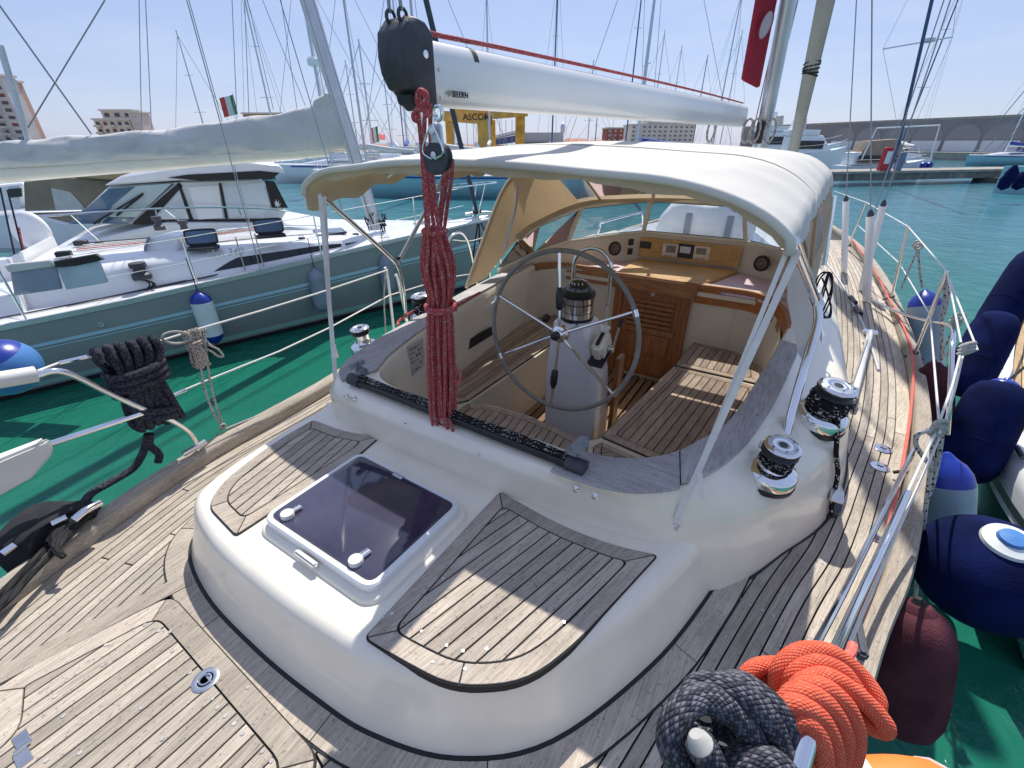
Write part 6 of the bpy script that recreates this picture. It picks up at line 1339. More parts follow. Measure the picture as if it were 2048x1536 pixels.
# guard rails, pulpit, anchor
def nst(s, h=.62): 
    a = nside(s, 1)-NT*.06; b = a+Vector((0, 0, h)); MB().tube([a, b], .012, 8).build('stanchion', CHR, NY); return a, b
sts = [nst(s) for s in (1.7, 3.4, 5.1, 6.8, 8.5)]
for k, r_ in ((1, .005), (.5, .004)):
    P = [N(.6, .22, 1.38+.62*k)]+[a.lerp(b, k) for a, b in sts]+[nside(10.4, 1)+Vector((0, 0, .62*k))]; MB().tube(P, r_, 5).build('guard_wire', WIREW, NY)
MB().tube(cr([N(1.3, .42, 1.34), N(1.2, .42, 1.7), N(1.1, .40, 1.98), N(.6, .25, 2.02), N(-.1, .12, 2.05), N(-.1, -.12, 2.05), N(.6, -.25, 2.02), N(1.1, -.40, 1.98), N(1.2, -.42, 1.6), N(1.3, -.42, 1.34)], 4), .014, 8).build('pulpit', CHR, NY)
for t in (.2, -.2): MB().tube([N(.3, t*.6, 1.4), N(.15, t, 2.04)], .013, 8).build('pulpit_leg', CHR, NY)
anc = MB().tube(cr([N(.5, 0, 1.50), N(.0, 0, 1.50), N(-.35, 0, 1.42)], 4), .025, 8).build('anchor', STEEL, NY)
MB().slab([N(-.25, -.16, 1.48), N(-.62, 0, 1.30), N(-.25, .16, 1.48), N(-.2, 0, 1.36)], (0, 0, .02)).build('anchor_fluke', STEEL, anc, bevel=.005)
MB().tube([N(-.3+.16*math.cos(t), 0, 1.52+.2*math.sin(t)) for t in [PI*i/10 for i in range(11)]], .014, 8).build('anchor_hoop', DGREY, anc)
for (u0, v0, u1, v1) in ((955, 448, 940, 560), (958, 448, 962, 560), (962, 446, 1000, 520)):
    tag(MB().tube([at(u0, v0, q=8.6), at(u1, v1, q=8.0)], .016, 6).build('rope', R_TW), {940: 'black mooring rope, aft one of three falling from the slate green bow', 962: 'black mooring rope, middle one of three falling from the slate green bow', 1000: 'black mooring rope, forward one of three falling from the slate green bow'}[u1], 'rope')
MB().loft([[N(s, t, interp(FBt, s)+z) for t, z in ((-.5, 0), (-.42, h), (-.1, h*1.1), (-.05, 0))] for s, h in ((.75, .04), (.9, .12), (1.25, .13), (1.45, .05))]).build('windlass_cover', SAILC, NY, smooth=60)
# long hull fittings and fenders of that boat
for s in (6.2, 7.9): MB().lathe([(.03, 0), (.03, .012), (.018, .012), (.015, 0)], nside(s, .78), NT, n=14).build('skin_fitting', STEEL, NY)
# mirror-like deck line and rope tangles near the stern
for s0 in (5.0, 3.9):
    MB().tube(cr([nside(s0-.6, 1)-NT*.35+Vector((0, 0, .03)), nside(s0, 1)-NT*.28+Vector((0, 0, .03)), nside(s0+1.2, 1)-NT*.33+Vector((0, 0, .03)), nside(s0+2.6, 1)-NT*.3+Vector((0, 0, .03))], 4), .010, 6).build('deck_line', BLKP, NY)
for (u, v0, v1, t, r, mt, lab) in ((395, 582, 692, 1.72, .135, (BLUEV, WHTV), 'white fender with dark blue ends hanging on the slate green hull'), (628, 536, 625, 1.30, .12, (GREYV, GREYV), 'grey covered fender on the slate green hull just behind the hanging white strap'), (768, 508, 590, 1.08, .12, (GREYV, GREYV), 'grey covered fender on the slate green hull nearest its bow')):
    def nt_(u, v, t): r_ = ray(u, v); k = None; best = None; return None
    # meet the hull plane: march along the ray until the hull side is reached
    def hit(u, v):
        r0 = ray(u, v).normalized(); d = 3.0
        while d < 14:
            p = CAM+r0*d; q = p-NB; s = q.dot(NA); tt = q.dot(NT); hb_ = interp(WLt, max(0, s))*.4+interp(SHt, max(0, s))*.6
            if s > 0 and tt < hb_+r: return p
            d += .02
        return CAM+r0*8
    a = hit(u, v0); z0_ = a.z; b_ = Vector((a.x, a.y, 0)); vb_ = ray(u+10, v1); kk = ((a-CAM).dot(NT))/vb_.dot(NT); b_ = CAM+vb_*kk; b_.x = a.x; b_.y = a.y
    ff = fender(a, b_, r, mt, lab, 'cyl'); MB().tube([a, a+Vector((0, 0, .45))], .006, 6).build('lanyard', R_DK, ff)

HW = random.Random(21)
for s0, t0 in ((2.7, .5), (3.6, .62), (5.3, -.5), (6.2, .7), (6.4, -.6)):
    c = N(s0, t0*interp(CRt, s0), interp(FBt, s0)+interp(CZt, s0)*1.03); MB().box(c, (.10, .07, .05), R=Matrix.Rotation(math.atan2(NA.y, NA.x), 3, 'Z')).build('deck_fitting', DGREY, NY, bevel=.01)
for t0 in (.72, -.72): MB().tube(cr([N(s_, t0*interp(CRt, s_), interp(FBt, s_)+interp(CZt, s_)*1.0+z) for s_, z in ((3.2, .0), (3.25, .07), (4.0, .075), (4.75, .07), (4.8, 0))], 3), .012, 6).build('grab_rail', CHR, NY)
for k in range(5):
    t0 = -.3+.12*k; MB().tube(cr([N(4.1, t0*.4, 1.52), N(5.2, t0*.9, 1.46), N(6.5, t0*1.4, 1.43)], 4), .008, 5).build('halyard', (R_DK, R_WT, R_BR, R_RED, R_WF)[k], NY)
MB().box(N(6.55, .45, 1.44), (.16, .12, .07), R=Matrix.Rotation(math.atan2(NA.y, NA.x), 3, 'Z')).build('rope_clutch', BLKP, NY, bevel=.01)
MB().box(N(6.55, -.4, 1.44), (.16, .12, .07), R=Matrix.Rotation(math.atan2(NA.y, NA.x), 3, 'Z')).build('rope_clutch', BLKP, NY, bevel=.01)
hb2 = MB().box(N(3.1, 0, interp(FBt, 3.1)+.20), (.5, .5, .04), R=Matrix.Rotation(math.atan2(NA.y, NA.x), 3, 'Z')).build('fore_hatch', HATCHG, NY, bevel=.012)
for s0 in (2.3, 7.7): 
    c = nside(s0, 1)-NT*.12+Vector((0, 0, .05)); MB().tube([c-NA*.09, c+NA*.09], .014, 6).build('mooring_cleat', CHR, NY)
for s0 in (4.25, 4.5): MB().tube([nside(s0, 1)-NT*.2, nside(s0, 1)-NT*.2+Vector((0, 0, .5))], .011, 6).build('rigging_screw', STEEL, NY)
tg = MB()
Q = [nside(9.4+.5*HW.random(), 1)-NT*(.15+.35*HW.random())+Vector((0, 0, .02+.05*HW.random())) for i in range(26)]; MB().tube(cr(Q, 3), .007, 5).build('loose_line', R_BR, NY)

tag(MB().tube(cr([at(1648+14*math.cos(t*1.0)*(1+.3*math.sin(t*.37)), 590+46*math.sin(t*.83+.4), x=2.75+.02*math.sin(t*2.1)) for t in [i*.6 for i in range(46)]], 2), .0042, 6).build('rope', R_DK), 'tangle of thin black cord tied round the starboard bimini leg', 'cord')
wh = T('winch_handle', 'small black handle standing on the pink pad of the bridge deck', 'handle', at(1453, 532, z=1.72))
h0_ = at(1453, 532, z=1.72); MB().tube([h0_, h0_+Vector((0, 0, .11))], .013, 10).build('grip', BLKP, wh); MB().tube([h0_+Vector((-.02, 0, .11)), h0_+Vector((.03, 0, .125))], .010, 8).build('head', BLKP, wh)
tag(MB().tube(cr([at(1500, 528, z=1.80), at(1505, 545, z=1.74), at(1530, 551, z=1.725), at(1560, 545, z=1.725), at(1575, 555, z=1.725)], 5), .006, 6).build('cable', WHTV), 'white cable trailing from the starboard loudspeaker over the pink pad', 'cable')
# ============================================================ boats and town in the background
def vbox(mb, u0, u1, vt, vb, q, dep, off=0.0):
    a = at(u0, 288, q=q+off); b = at(u1, 288, q=q+off); um = (u0+u1)/2; zt = at(um, vt, q=q+off).z; zb = at(um, vb, q=q+off).z
    a.z = b.z = 0; P = [a, b, b+fh*dep, a+fh*dep]; return mb.prism([(p.x, p.y) for p in P], zb, zt), (a, b, zb, zt)
# --- white motor cruiser with black framed windows, behind the port neighbour
MC_ = T('motor_cruiser', 'white motor cruiser with black framed side windows behind the slate green yacht', 'motor boat')
mq = 9.6; MP = at(400, 480, q=mq); MNn = NT
def mp_(u, v, o=0):
    r = ray(u, v); k = ((MP-CAM).dot(MNn))/r.dot(MNn); return CAM+r*k-MNn*o
GW2 = M('white_coach_panel', (.58, .62, .63), .3, var=.05, coat=.3)
def ms(pts, o0, o1, mat, nm, par=MC_, bevel=.0, **k): return MB().loft([[mp_(u, v, o0) for u, v in pts], [mp_(u, v, o0)-MNn*(o1-o0) for u, v in pts]]).build(nm, mat, par, bevel=bevel, smooth=40)
ms([(100, 500), (330, 446), (560, 446), (700, 470), (900, 470), (900, 600), (60, 640), (60, 560)], 0, 2.9, GELW, 'hull', bevel=.04)
ms([(130, 452), (215, 372), (350, 366), (520, 360), (575, 425), (560, 452), (330, 452)], .25, 2.6, GW2, 'cabin', bevel=.02)
ms([(205, 372), (240, 352), (330, 338), (480, 322), (560, 330), (572, 345), (520, 352), (350, 362)], .1, 2.75, GELW, 'cabin_roof', bevel=.03)
ms([(335, 356), (372, 350), (520, 342), (560, 346), (545, 358), (400, 362)], .07, .10, BLK, 'roof_stripe')
for Q, mt, nm in (([(262, 448), (355, 367), (363, 374), (300, 443), (520, 440), (525, 446), (262, 452)], BLK, 'window_frame'), ([(352, 368), (358, 368), (386, 445), (378, 445)], BLK, 'window_post'), ([(437, 368), (442, 368), (456, 440), (450, 440)], BLK, 'window_post'), ([(530, 362), (550, 364), (578, 418), (545, 418)], BLK, 'rear_pillar'), ([(374, 376), (436, 372), (446, 438), (396, 442)], GELW, 'side_door')):
    ms(Q, .22, .26, mt, nm)
for Q in ([(303, 441), (358, 380), (376, 441)], [(444, 374), (528, 366), (542, 416), (524, 437), (458, 438)]): ms(Q, .235, .245, M('pale_reflecting_window', (.60, .66, .69), .15, var=.1, vs=1), 'window')
a1, a2, a3, a4 = mp_(140, 449, .3), mp_(222, 376, .3), mp_(345, 368, .2), mp_(252, 448, .2)
MB().loft([[a1, a2, a3, a4], [a1+Vector((0, 0, -.02))-MNn*0, a2+Vector((0, 0, -.02)), a3+Vector((0, 0, -.02)), a4+Vector((0, 0, -.02))]]).build('windscreen', BLUEW, MC_, smooth=0)
MB().loft([[mp_(u, v, .15) for u, v in ((228, 376), (342, 368), (300, 408), (270, 436), (215, 436))], [mp_(u, v, .14) for u, v in ((228, 376), (342, 368), (300, 408), (270, 436), (215, 436))]]).build('windscreen_side', M('pale_green_glass', (.42, .52, .52), .12, var=.1, vs=1), MC_, smooth=0)
ms([(132, 450), (214, 379), (268, 374), (222, 412), (196, 449)], .12, .14, BLUEW, 'windscreen')
MB().tube([mp_(185, 449, .08), mp_(240, 415, .05), mp_(286, 387, .05)], .018, 6).build('wiper', BLKP, MC_); MB().tube([mp_(232, 432, .05), mp_(252, 415, .05), mp_(284, 390, .05)], .022, 6).build('wiper', BLKP, MC_)
st8 = mp_(555, 410, .2)
MB().add([st8+(RT*math.cos(t)+ZZ*math.sin(t))*(.11 if i % 2 == 0 else .035) for i, t in enumerate([PI*k/8 for k in range(16)])], [tuple(range(16))]).build('star_emblem', GELW, MC_, smooth=0)
for u0, v0, u1, v1 in ((370, 346, 478, 336), (370, 349, 500, 340), (30, 424, 165, 420), (380, 352, 505, 345)): MB().tube([mp_(u0, v0, -.05 if v0 > 400 else .5), mp_(u1, v1, -.05 if v0 > 400 else .5)], .018, 6).build('roof_rail', CHR, MC_)
rl_ = [mp_(u, v, -.05) for u, v in ((75, 432), (140, 428), (250, 420), (400, 414), (520, 416), (575, 422))]; MB().tube(cr(rl_, 4), .02, 8).build('guard_rail', CHR, MC_)
for u0, v0, u1, v1 in ((142, 428, 208, 490), (310, 415, 318, 444), (475, 413, 482, 430), (330, 418, 362, 444)): MB().tube([mp_(u0, v0, -.05), mp_(u1, v1, 0)], .015, 6).build('rail_post', CHR, MC_)
# --- boat with brown canvas cover at the left edge
BC = T('covered_boat', 'white boat under a patched brown canvas cover at the left edge', 'boat')
q = 13.5
def cq(pts, q, dep, mat, nm, par, bevel=.0): return MB().loft([[at(u, v, q=q) for u, v in pts], [at(u, v, q=q)+fh*dep for u, v in pts]]).build(nm, mat, par, bevel=bevel, smooth=30)
BRC = M('brown_canvas', (.24, .19, .14), .9, var=.25, vs=2, bump=.2, bs=5, col2=(.36, .28, .20))
cq([(48, 448), (44, 362), (120, 352), (250, 362), (300, 380), (190, 436), (110, 452)], q, 2.5, BRC, 'canvas_cover', BC, .05)
cq([(-60, 520), (-60, 430), (50, 425), (130, 446), (300, 430), (320, 520)], q-.1, 3.0, GELW, 'hull', BC, .05)
cq([(102, 376), (140, 384), (160, 406), (170, 420), (112, 424)], q-.03, .02, CANV, 'plastic_window', BC)
cq([(-60, 425), (-60, 372), (0, 370), (42, 366), (46, 425)], q+1.4, 2.0, WHTV, 'cabin', BC, .05)
cq([(15, 378), (42, 376), (44, 393), (18, 396)], q+1.3, .02, DARKW, 'window', BC)
cq([(105, 352), (130, 342), (235, 338), (300, 352), (230, 360), (150, 356)], q-.6, 2.0, M('ochre_canvas', (.38, .27, .15), .9, var=.25, vs=2), 'folded_bimini', BC, .04)
# --- generic moored sailing boats
def sailboat(x, y, hd, L, fb, mh, hullm, label, cover=None, lean=0, group=None, cat='sailing boat', mastm=ALUG, wires=True):
    t_ = T('moored_sailboat', label, cat, (x, y, 0), group); d = Vector((math.cos(hd), math.sin(hd), 0)); s = Vector((-d.y, d.x, 0)); o = Vector((x, y, 0)); hb_ = L*.155
    def pt(a, b, z): return o+d*a*L+s*b*hb_+Vector((0, 0, z))
    secs = [(-.5, .72), (-.3, .92), (0, 1), (.2, .88), (.35, .6), (.45, .28), (.5, .03)]
    MB().loft([[pt(a, 0, -.3)]+[pt(a+(.02 if a > .4 else 0)*k, b*w_, fb*k*(1+.12*max(0, a))) for b, k in ((.7, 0), (.95, .5), (1, 1), (-1, 1), (-.95, .5), (-.7, 0))] for a, w_ in secs]).build('hull', hullm, t_, smooth=50)
    MB().loft([[pt(a, b*w_*1.01, fb*k*(1+.12*max(0, a))) for b, k in ((1, .88), (1.01, .95))] for a, w_ in secs], closed=False, cap=False).build('stripe', BLUEV, t_)
    MB().loft([[pt(a, b*w_*.98, fb*(1+.12*max(0, a))+.01+(.06 if b == 0 else 0)) for b in (1, 0, -1)] for a, w_ in secs], closed=False, cap=False).build('deck', GELW, t_)
    MB().loft([[pt(a, b*w_*.55, fb*(1+.1*max(0, a))+z*h) for b, z in ((1.1, 0), (1, .8), (.5, 1), (-.5, 1), (-1, .8), (-1.1, 0))] for a, w_, h in ((-.28, 1, .42), (-.1, 1, .44), (.12, .9, .38), (.28, .5, .12))]).build('coachroof', GELW, t_, smooth=40)
    for b in (1, -1): MB().loft([[pt(a, b*w_*.57, fb+z*.4) for z in (.45, .78)] for a, w_ in ((-.2, 1.03), (0, 1.03), (.1, .98))], closed=False, cap=False).build('window', DARKW, t_)
    m_ = MB().tube([pt(.08, 0, fb), pt(.08-lean, 0, fb+mh)], .07, 8, rs=[.085, .06]).build('mast', mastm, t_)
    for k in (.38, .66):
        c = pt(.08-lean*k, 0, fb+mh*k); MB().tube([c-s*.75*(1.2-k), c, c+s*.75*(1.2-k)], .02, 5).build('spreader', mastm, m_)
    MB().tube([pt(.06, 0, fb+1.15), pt(-.32, 0, fb+1.1)], .07, 8).build('boom', mastm, t_)
    cv = cover or SAILC; MB().tube([pt(.06, 0, fb+1.5), pt(-.1, 0, fb+1.32), pt(-.30, 0, fb+1.22)], .15, 8, rs=[.20, .17, .09]).build('sail_cover', cv, t_)
    if wires:
        tp = pt(.08-lean, 0, fb+mh*.98)
        for p in (pt(.49, 0, fb*1.1), pt(-.49, 0, fb), pt(.05, .9, fb), pt(.05, -.9, fb)): MB().tube([p, tp], .014, 4).build('stay', WIRE, t_)
    P = [pt(a, w_*.97, fb+.6) for a, w_ in secs[:-1]]; Q = [pt(a, -w_*.97, fb+.6) for a, w_ in secs[:-1]]
    for L_ in (P, Q): MB().tube(L_+[pt(.5, 0, fb*1.1+.62)], .014, 4).build('guard_rail', CHR, t_)
    for a, w_ in secs[:-1]:
        for b in (1, -1): MB().tube([pt(a, b*w_*.97, fb), pt(a, b*w_*.97, fb+.6)], .014, 4).build('stanchion', CHR, t_)
    MB().loft([[pt(a, b, fb+.42+z) for b, z in ((-.55, 0), (-.5, .5), (0, .62), (.5, .5), (.55, 0))] for a in (-.30, -.20)], closed=False, cap=False).build('sprayhood', cv, t_)
    return t_
def sb(u, v, hd, *a, **k):
    p = at(u, v, z=0); return sailboat(p.x, p.y, hd, *a, **k)
hdp = math.atan2(RT.y, RT.x)
sb(880, 392, hdp+PI-.10, 9.5, 1.15, 12, HULLA, 'pale teal sailing boat lying across the harbour behind the red rope coil', mastm=ALUG)
sb(1290, 393, hdp+PI+.06, 10.5, 1.3, 13, HULLA, 'longer pale teal sailing boat seen under the roof of the sprayhood', cover=BLUEV)
sb(690, 362, hdp+PI+.3, 10, 1.2, 12.5, GELW, 'white sailing boat behind the mast of the slate green yacht')
sb(820, 350, hdp+PI*.55, 11, 1.3, 14, GELW, 'white sailing boat moored stern to the far quay left of the crane', cover=BLUEV)
sb(980, 348, hdp+PI*.5, 11, 1.3, 13, GELW, 'white sailing boat moored in front of the yellow crane')
sb(1100, 345, hdp-PI*.5, 12, 1.3, 15, GELW, 'white sailing boat moored in front of the long shed', mastm=BMAST)
sb(1240, 340, hdp-PI*.48, 13, 1.4, 17, GELW, 'white sailing boat with a dark blue mast behind the sprayhood roof', mastm=BMAST)
sb(1410, 338, hdp-PI*.5, 12, 1.3, 15, GELW, 'white sailing boat hidden behind the sprayhood roof near our mast')
sb(560, 352, hdp+PI*.5, 11, 1.3, 13, GELW, 'white sailing boat behind the grey sail cover, left of the neighbour mast')
sb(760, 372, hdp+PI+.02, 9, 1.0, 11, GELW, 'white sailing boat right of the neighbour mast, one row before the quay')
sb(2010, 331, hdp+PI, 11, 1.2, 14, HULLA, 'pale teal sailing boat with a blue waterline beyond the concrete pier', cover=BLUEV, mastm=GELW)
sb(1790, 335, hdp+1.2, 12, 1.2, 19, GELW, 'sailing boat with a dark blue mast beyond the concrete pier', mastm=BMAST, lean=.10)
# more bare masts of the far rows
rgm = random.Random(4); k = 0
for u, vt, q, lean_, mt in ((418, 60, 60, 0, 0), (745, 78, 42, .08, 0), (783, 150, 55, .05, 0), (715, 120, 60, .02, 0), (808, 190, 60, 0, 1), (910, 140, 70, 0, 0), (1175, 120, 75, 0, 0), (1190, 220, 80, 0, 1), (1300, 60, 75, 0, 0), (1335, 90, 90, 0, 0), (1385, 110, 90, 0, 1), (1440, 60, 80, 0, 0), (870, 160, 85, 0, 1), (665, 130, 60, 0, 0)):
    b_ = at(u, 288, q=q); zt = at(u, vt, q=q).z; k += 1
    fd_ = ['', 'far left, above the sail cover', 'right of the neighbour mast', 'second right of the neighbour mast', 'close right of the neighbour mast', 'just left of the boom end', 'left of the yellow crane', 'between crane and shed', 'thin, above the shed', 'above the sprayhood, left of the red block', 'above the sprayhood, right of the red block', 'right of the pale office block', 'behind the red sleeve of our mast', 'behind the hanging block', 'left of the neighbour mast by the flag'][k]
    h_ = T('distant_sailboat', 'distant sailing boat with a bare mast '+fd_, 'sailing boat', (b_.x, b_.y, 0))
    m_ = MB().tube([(b_.x, b_.y, .8), (b_.x, b_.y, zt)], .07, 6, rs=[.09, .06]).build('mast', (ALUG, BMAST)[mt], h_)
    MB().loft([[Vector((b_.x, b_.y, 0))+RT*a*5+fh*c*w_+Vector((0, 0, z)) for c, z in ((-1.5, 0), (-1.6, 1.1), (1.6, 1.1), (1.5, 0))] for a, w_ in ((-1, .7), (0, 1), (.7, .6), (1, .05))]).build('hull', GELW, h_)
    MB().loft([[Vector((b_.x, b_.y, 1.1))+RT*a*5+fh*c*w_+Vector((0, 0, z)) for c, z in ((-1, 0), (-.8, .45), (.8, .45), (1, 0))] for a, w_ in ((-.5, 1), (.2, 1), (.5, .3))]).build('coachroof', GELW, h_)
    for e in (-4.6, 4.6): MB().tube([Vector((b_.x, b_.y, 1.1))+RT*e, (b_.x, b_.y, zt*.97)], .022, 4).build('stay', WIRE, h_)
    for kk in (.4, .68):
        z = .8+(zt-.8)*kk; MB().tube([Vector((b_.x, b_.y, z))-RT*.9*(1.2-kk), Vector((b_.x, b_.y, z))+RT*.9*(1.2-kk)], .03, 4).build('spreader', ALUG, h_)
    MB().tube([Vector((b_.x, b_.y, 2.3)), Vector((b_.x, b_.y, 2.2))+RT*(4 if k % 2 else -4)], .16, 6).build('sail_cover', (SAILC, BLUEV, CANVB)[k % 3], h_)
# dinghy
c = at(865, 376, z=.3); dg = T('inflatable_dinghy', 'pale inflatable dinghy floating between the two pale teal boats', 'dinghy', c)
MB().tube(cr([c+RT*a+fh*b for a, b in ((-1.4, -.6), (.9, -.6), (1.5, 0), (.9, .6), (-1.4, .6))], 4), .22, 10).build('tube', CANV, dg)
MB().box(c-Vector((0, 0, .1)), (.8, .8, .05)).build('floor', GREYV, dg)
# --- quay, ground behind it
def far(u, q, z=0): p = at(u, 288, q=q); p.z = z; return p
qy = MB().prism([(p.x, p.y) for p in (far(-900, 62), far(1500, 78), far(1750, 420), far(-2600, 420))], -1, 1.1); qy.build('quay', CONC, smooth=0, kind='structure')
# --- tower blocks and houses
SHUT = M('dark_shutter', (.10, .085, .08), .6, var=.3, vs=.5); RSH = M('red_brown_shutter', (.22, .06, .05), .6); BALC = M('pale_balcony', (.55, .52, .47), .8)
def block(u0, u1, vt, q, dep, mat, label, rows, cols_, sideu=None, name='apartment_building', roof=None, vb=300, win=SHUT, bal=True, z0=1.1, cat='building', wh=.5):
    t_ = T(name, label, cat); a = far(u0, q); b = far(u1, q); um = (u0+u1)/2; H = at(um, vt, q=q).z; W = (b-a).length; d = (b-a)/W
    P = [a, b, b+fh*dep, a+fh*dep]; MB().prism([(p.x, p.y) for p in P], z0, H).build('wall', mat, t_, smooth=0)
    fhh = (H-z0)/rows; cw = W/cols_
    for r in range(rows):
        for c_ in range(cols_):
            o = a+d*(c_+.5)*cw+Vector((0, 0, z0+(r+.5)*fhh)); X = cw*.24; 
            wq = MB().slab([o-d*X-ZZ*fhh*wh*.5-fh*.06, o+d*X-ZZ*fhh*wh*.5-fh*.06, o+d*X+ZZ*fhh*wh*.5-fh*.06, o-d*X+ZZ*fhh*wh*.5-fh*.06], -fh*.05).build('window', win if (r*7+c_*3) % 4 else RSH if bal else win, t_, smooth=0)
        if bal and r:
            for c_ in range(0, cols_, 2):
                o = a+d*(c_+.5)*cw+Vector((0, 0, z0+r*fhh)); X = cw*.45
                MB().prism([(p.x, p.y) for p in (o-d*X, o+d*X, o+d*X-fh*1.1, o-d*X-fh*1.1)], o.z, o.z+fhh*.30).build('balcony', BALC, t_, smooth=0)
    if roof:
        e = .4; z1 = H+roof[1]; R4 = [a-d*e-fh*e, b+d*e-fh*e, b+d*e+fh*(dep+e), a-d*e+fh*(dep+e)]; m1 = (R4[0]+R4[3])/2+d*(W*.15); m2 = (R4[1]+R4[2])/2-d*(W*.15)
        vs = [Vector((p.x, p.y, H)) for p in R4]+[Vector((m1.x, m1.y, z1)), Vector((m2.x, m2.y, z1))]
        MB().add(vs, [(0, 1, 5, 4), (1, 2, 5), (2, 3, 4, 5), (3, 0, 4), (3, 2, 1, 0)]).build('roof', roof[0], t_, smooth=0)
    else:
        MB().prism([(p.x, p.y) for p in (a-d*.4-fh*.4, b+d*.4-fh*.4, b+d*.4+fh*(dep+.4), a-d*.4+fh*(dep+.4))], H, H+.5).build('parapet', BALC, t_, smooth=0)
    return t_, a, b, H
GRB = M('grey_apartment_wall', (.52, .50, .49), .85, var=.12, vs=.3); SAL = M('salmon_wall', (.50, .33, .26), .85, var=.1, vs=.3); BEI = M('beige_wall', (.60, .54, .46), .85, var=.15, vs=.4); CRM = M('cream_wall', (.62, .57, .48), .85, var=.08, vs=.3)
REDB = M('red_brick_wall', (.28, .085, .06), .85, var=.15, vs=.5); ORW = M('orange_wall', (.45, .27, .13), .85, var=.1); TILE = M('terracotta_roof', (.42, .20, .13), .9, var=.2, vs=.8)
block(-90, 62, 152, 140, 4, GRB, 'tall grey apartment tower with balconies at the left edge', 10, 6, wh=.45)
block(64, 88, 165, 144, 1.5, SAL, 'narrow salmon wing of the tower at the left edge', 10, 1, bal=False, wh=.4)
block(205, 276, 240, 170, 4, BEI, 'beige apartment block with balconies and a stepped roof above the sail cover', 4, 5)
block(226, 286, 222, 174, 3, BEI, 'set back top floor of the beige apartment block above the sail cover', 5, 3, bal=False)
block(278, 298, 226, 170, 5, M('pink_plain_wall', (.56, .49, .45), .85), 'plain windowless pink end wall beside the beige apartment block', 5, 1, bal=False, wh=.02)
block(500, 580, 228, 190, 6, ORW, 'low orange apartment block just above the sail cover near the flag', 5, 5, win=BALC)
block(1212, 1245, 257, 230, 12, REDB, 'small red brick block between the shed and the pale office block', 4, 3, bal=False, win=M('pale_pane', (.45, .3, .28), .4))
block(1259, 1384, 250, 260, 18, CRM, 'long pale office block with rows of windows above the sprayhood', 5, 12, bal=False, win=M('blue_grey_window', (.14, .17, .22), .2), wh=.42)
block(1290, 1360, 243, 262, 12, CRM, 'roof storey of the pale office block', 6, 6, bal=False, win=BALC, wh=.2)
hs = [(690, 728, 298, 110, 'leftmost house, partly behind the neighbour mast'), (730, 795, 297, 120, 'with the red awning'), (797, 838, 300, 118, 'left of the hanging block'), (840, 900, 300, 125, 'behind the hanging block'), (905, 960, 297, 128, 'between the crane legs'), (962, 1010, 297, 132, 'right of the first crane leg'), (1130, 1180, 283, 150, 'right of the long shed'), (1182, 1212, 285, 160, 'beside the red brick block'), (600, 650, 297, 115, 'left of the neighbour mast')]
for u0, u1, vt, q, w_ in hs: block(u0, u1, vt+6, q, 9, CRM if u0 % 4 else BEI, 'low house with a terracotta roof, '+w_, 2, 3, roof=(TILE, 1.6), bal=False, name='house', cat='house')
c0 = far(742, 108, 1.1); aw = T('red_awning', 'red awning in front of the terracotta roofed house', 'awning', c0)
MB().slab([c0+Vector((0, 0, 2.2)), far(772, 108, 3.3), far(772, 110, 4.2), far(742, 110, 4.2)], (0, 0, .1)).build('cloth', M('red_awning_cloth', (.55, .06, .08), .8), aw); MB().tube([c0, c0+Vector((0, 0, 2.2))], .06, 6).build('pole', ALUG, aw)
# yellow travel lift
cr_ = T('travel_lift_crane', 'yellow travelling boat lift crane on the quay', 'crane')
qc = 78
def leg(u, q, w_, v_top=262): a = far(u, q, 1.1); zt = at(u, v_top, q=q).z; return MB().box((a.x, a.y, (1.1+zt)/2), (w_, w_, zt-1.1), R=Matrix.Rotation(AZ, 3, 'Z')).build('leg', YEL, cr_, bevel=.05)
leg(902, qc+4, 1.3, 240); leg(970, qc-6, 1.9, 232); leg(1040, qc+3, 1.5, 232); leg(985, qc+10, 1.1, 240)
def beam(u0, u1, v0, v1, q0, q1, th): 
    a = at(u0, v0, q=q0); b = at(u1, v1, q=q1); d_ = (b-a); MB().slab([a, b, b+ZZ*th, a+ZZ*th], fh*1.0).build('beam', YEL, cr_, bevel=.04)
beam(886, 985, 242, 250, qc+4, qc-6, 1.4); beam(960, 1056, 240, 232, qc-6, qc+3, 1.4); beam(905, 1050, 232, 228, qc+8, qc+8, 1.0); beam(925, 975, 232, 228, qc-2, qc-5, 1.1)
text('ASCOM', 1.1, at(926, 240, q=qc-7), RT, (0, 0, 1), BLK, cr_, ext=.02)
for u in (935, 948, 1000, 1012, 1024): p = far(u, qc, 0); MB().tube([(p.x, p.y, 1.5), (p.x, p.y, at(u, 240, q=qc).z)], .04, 4).build('hoist_wire', WIRE, cr_)
for u, q in ((902, qc+4), (970, qc-6), (1040, qc+3)): p = far(u, q, 1.7); MB().lathe([(.6, -.4), (.6, .4)], p, fh, n=14).build('wheel', BLK, cr_)
# long shed
sh = T('boat_shed', 'long low grey boatyard shed with a blue sloping front right of the crane', 'shed')
mb, _ = vbox(MB(), 1050, 1126, 265, 285, 120, 30); mb.build('upper_wall', M('grey_concrete_panel', (.42, .43, .42), .8), sh, smooth=0)
mb, _ = vbox(MB(), 1038, 1100, 285, 303, 119, 28); mb.build('lower_wall', M('rusty_dark_wall', (.10, .085, .07), .9, var=.4, vs=.6), sh, smooth=0)
a, b, c_, d_ = at(983, 280, q=118), at(1032, 270, q=118), at(1036, 284, q=118), at(985, 291, q=118)
MB().slab([a, b, c_, d_], fh*14).build('sloping_front', M('dull_blue_cladding', (.07, .10, .22), .6), sh, smooth=0); a, b = at(983, 278, q=117.5), at(1036, 266, q=117.5); MB().slab([a, b, b+ZZ*.6, a+ZZ*.6], fh*15).build('roof_edge', ALUG, sh, smooth=0)
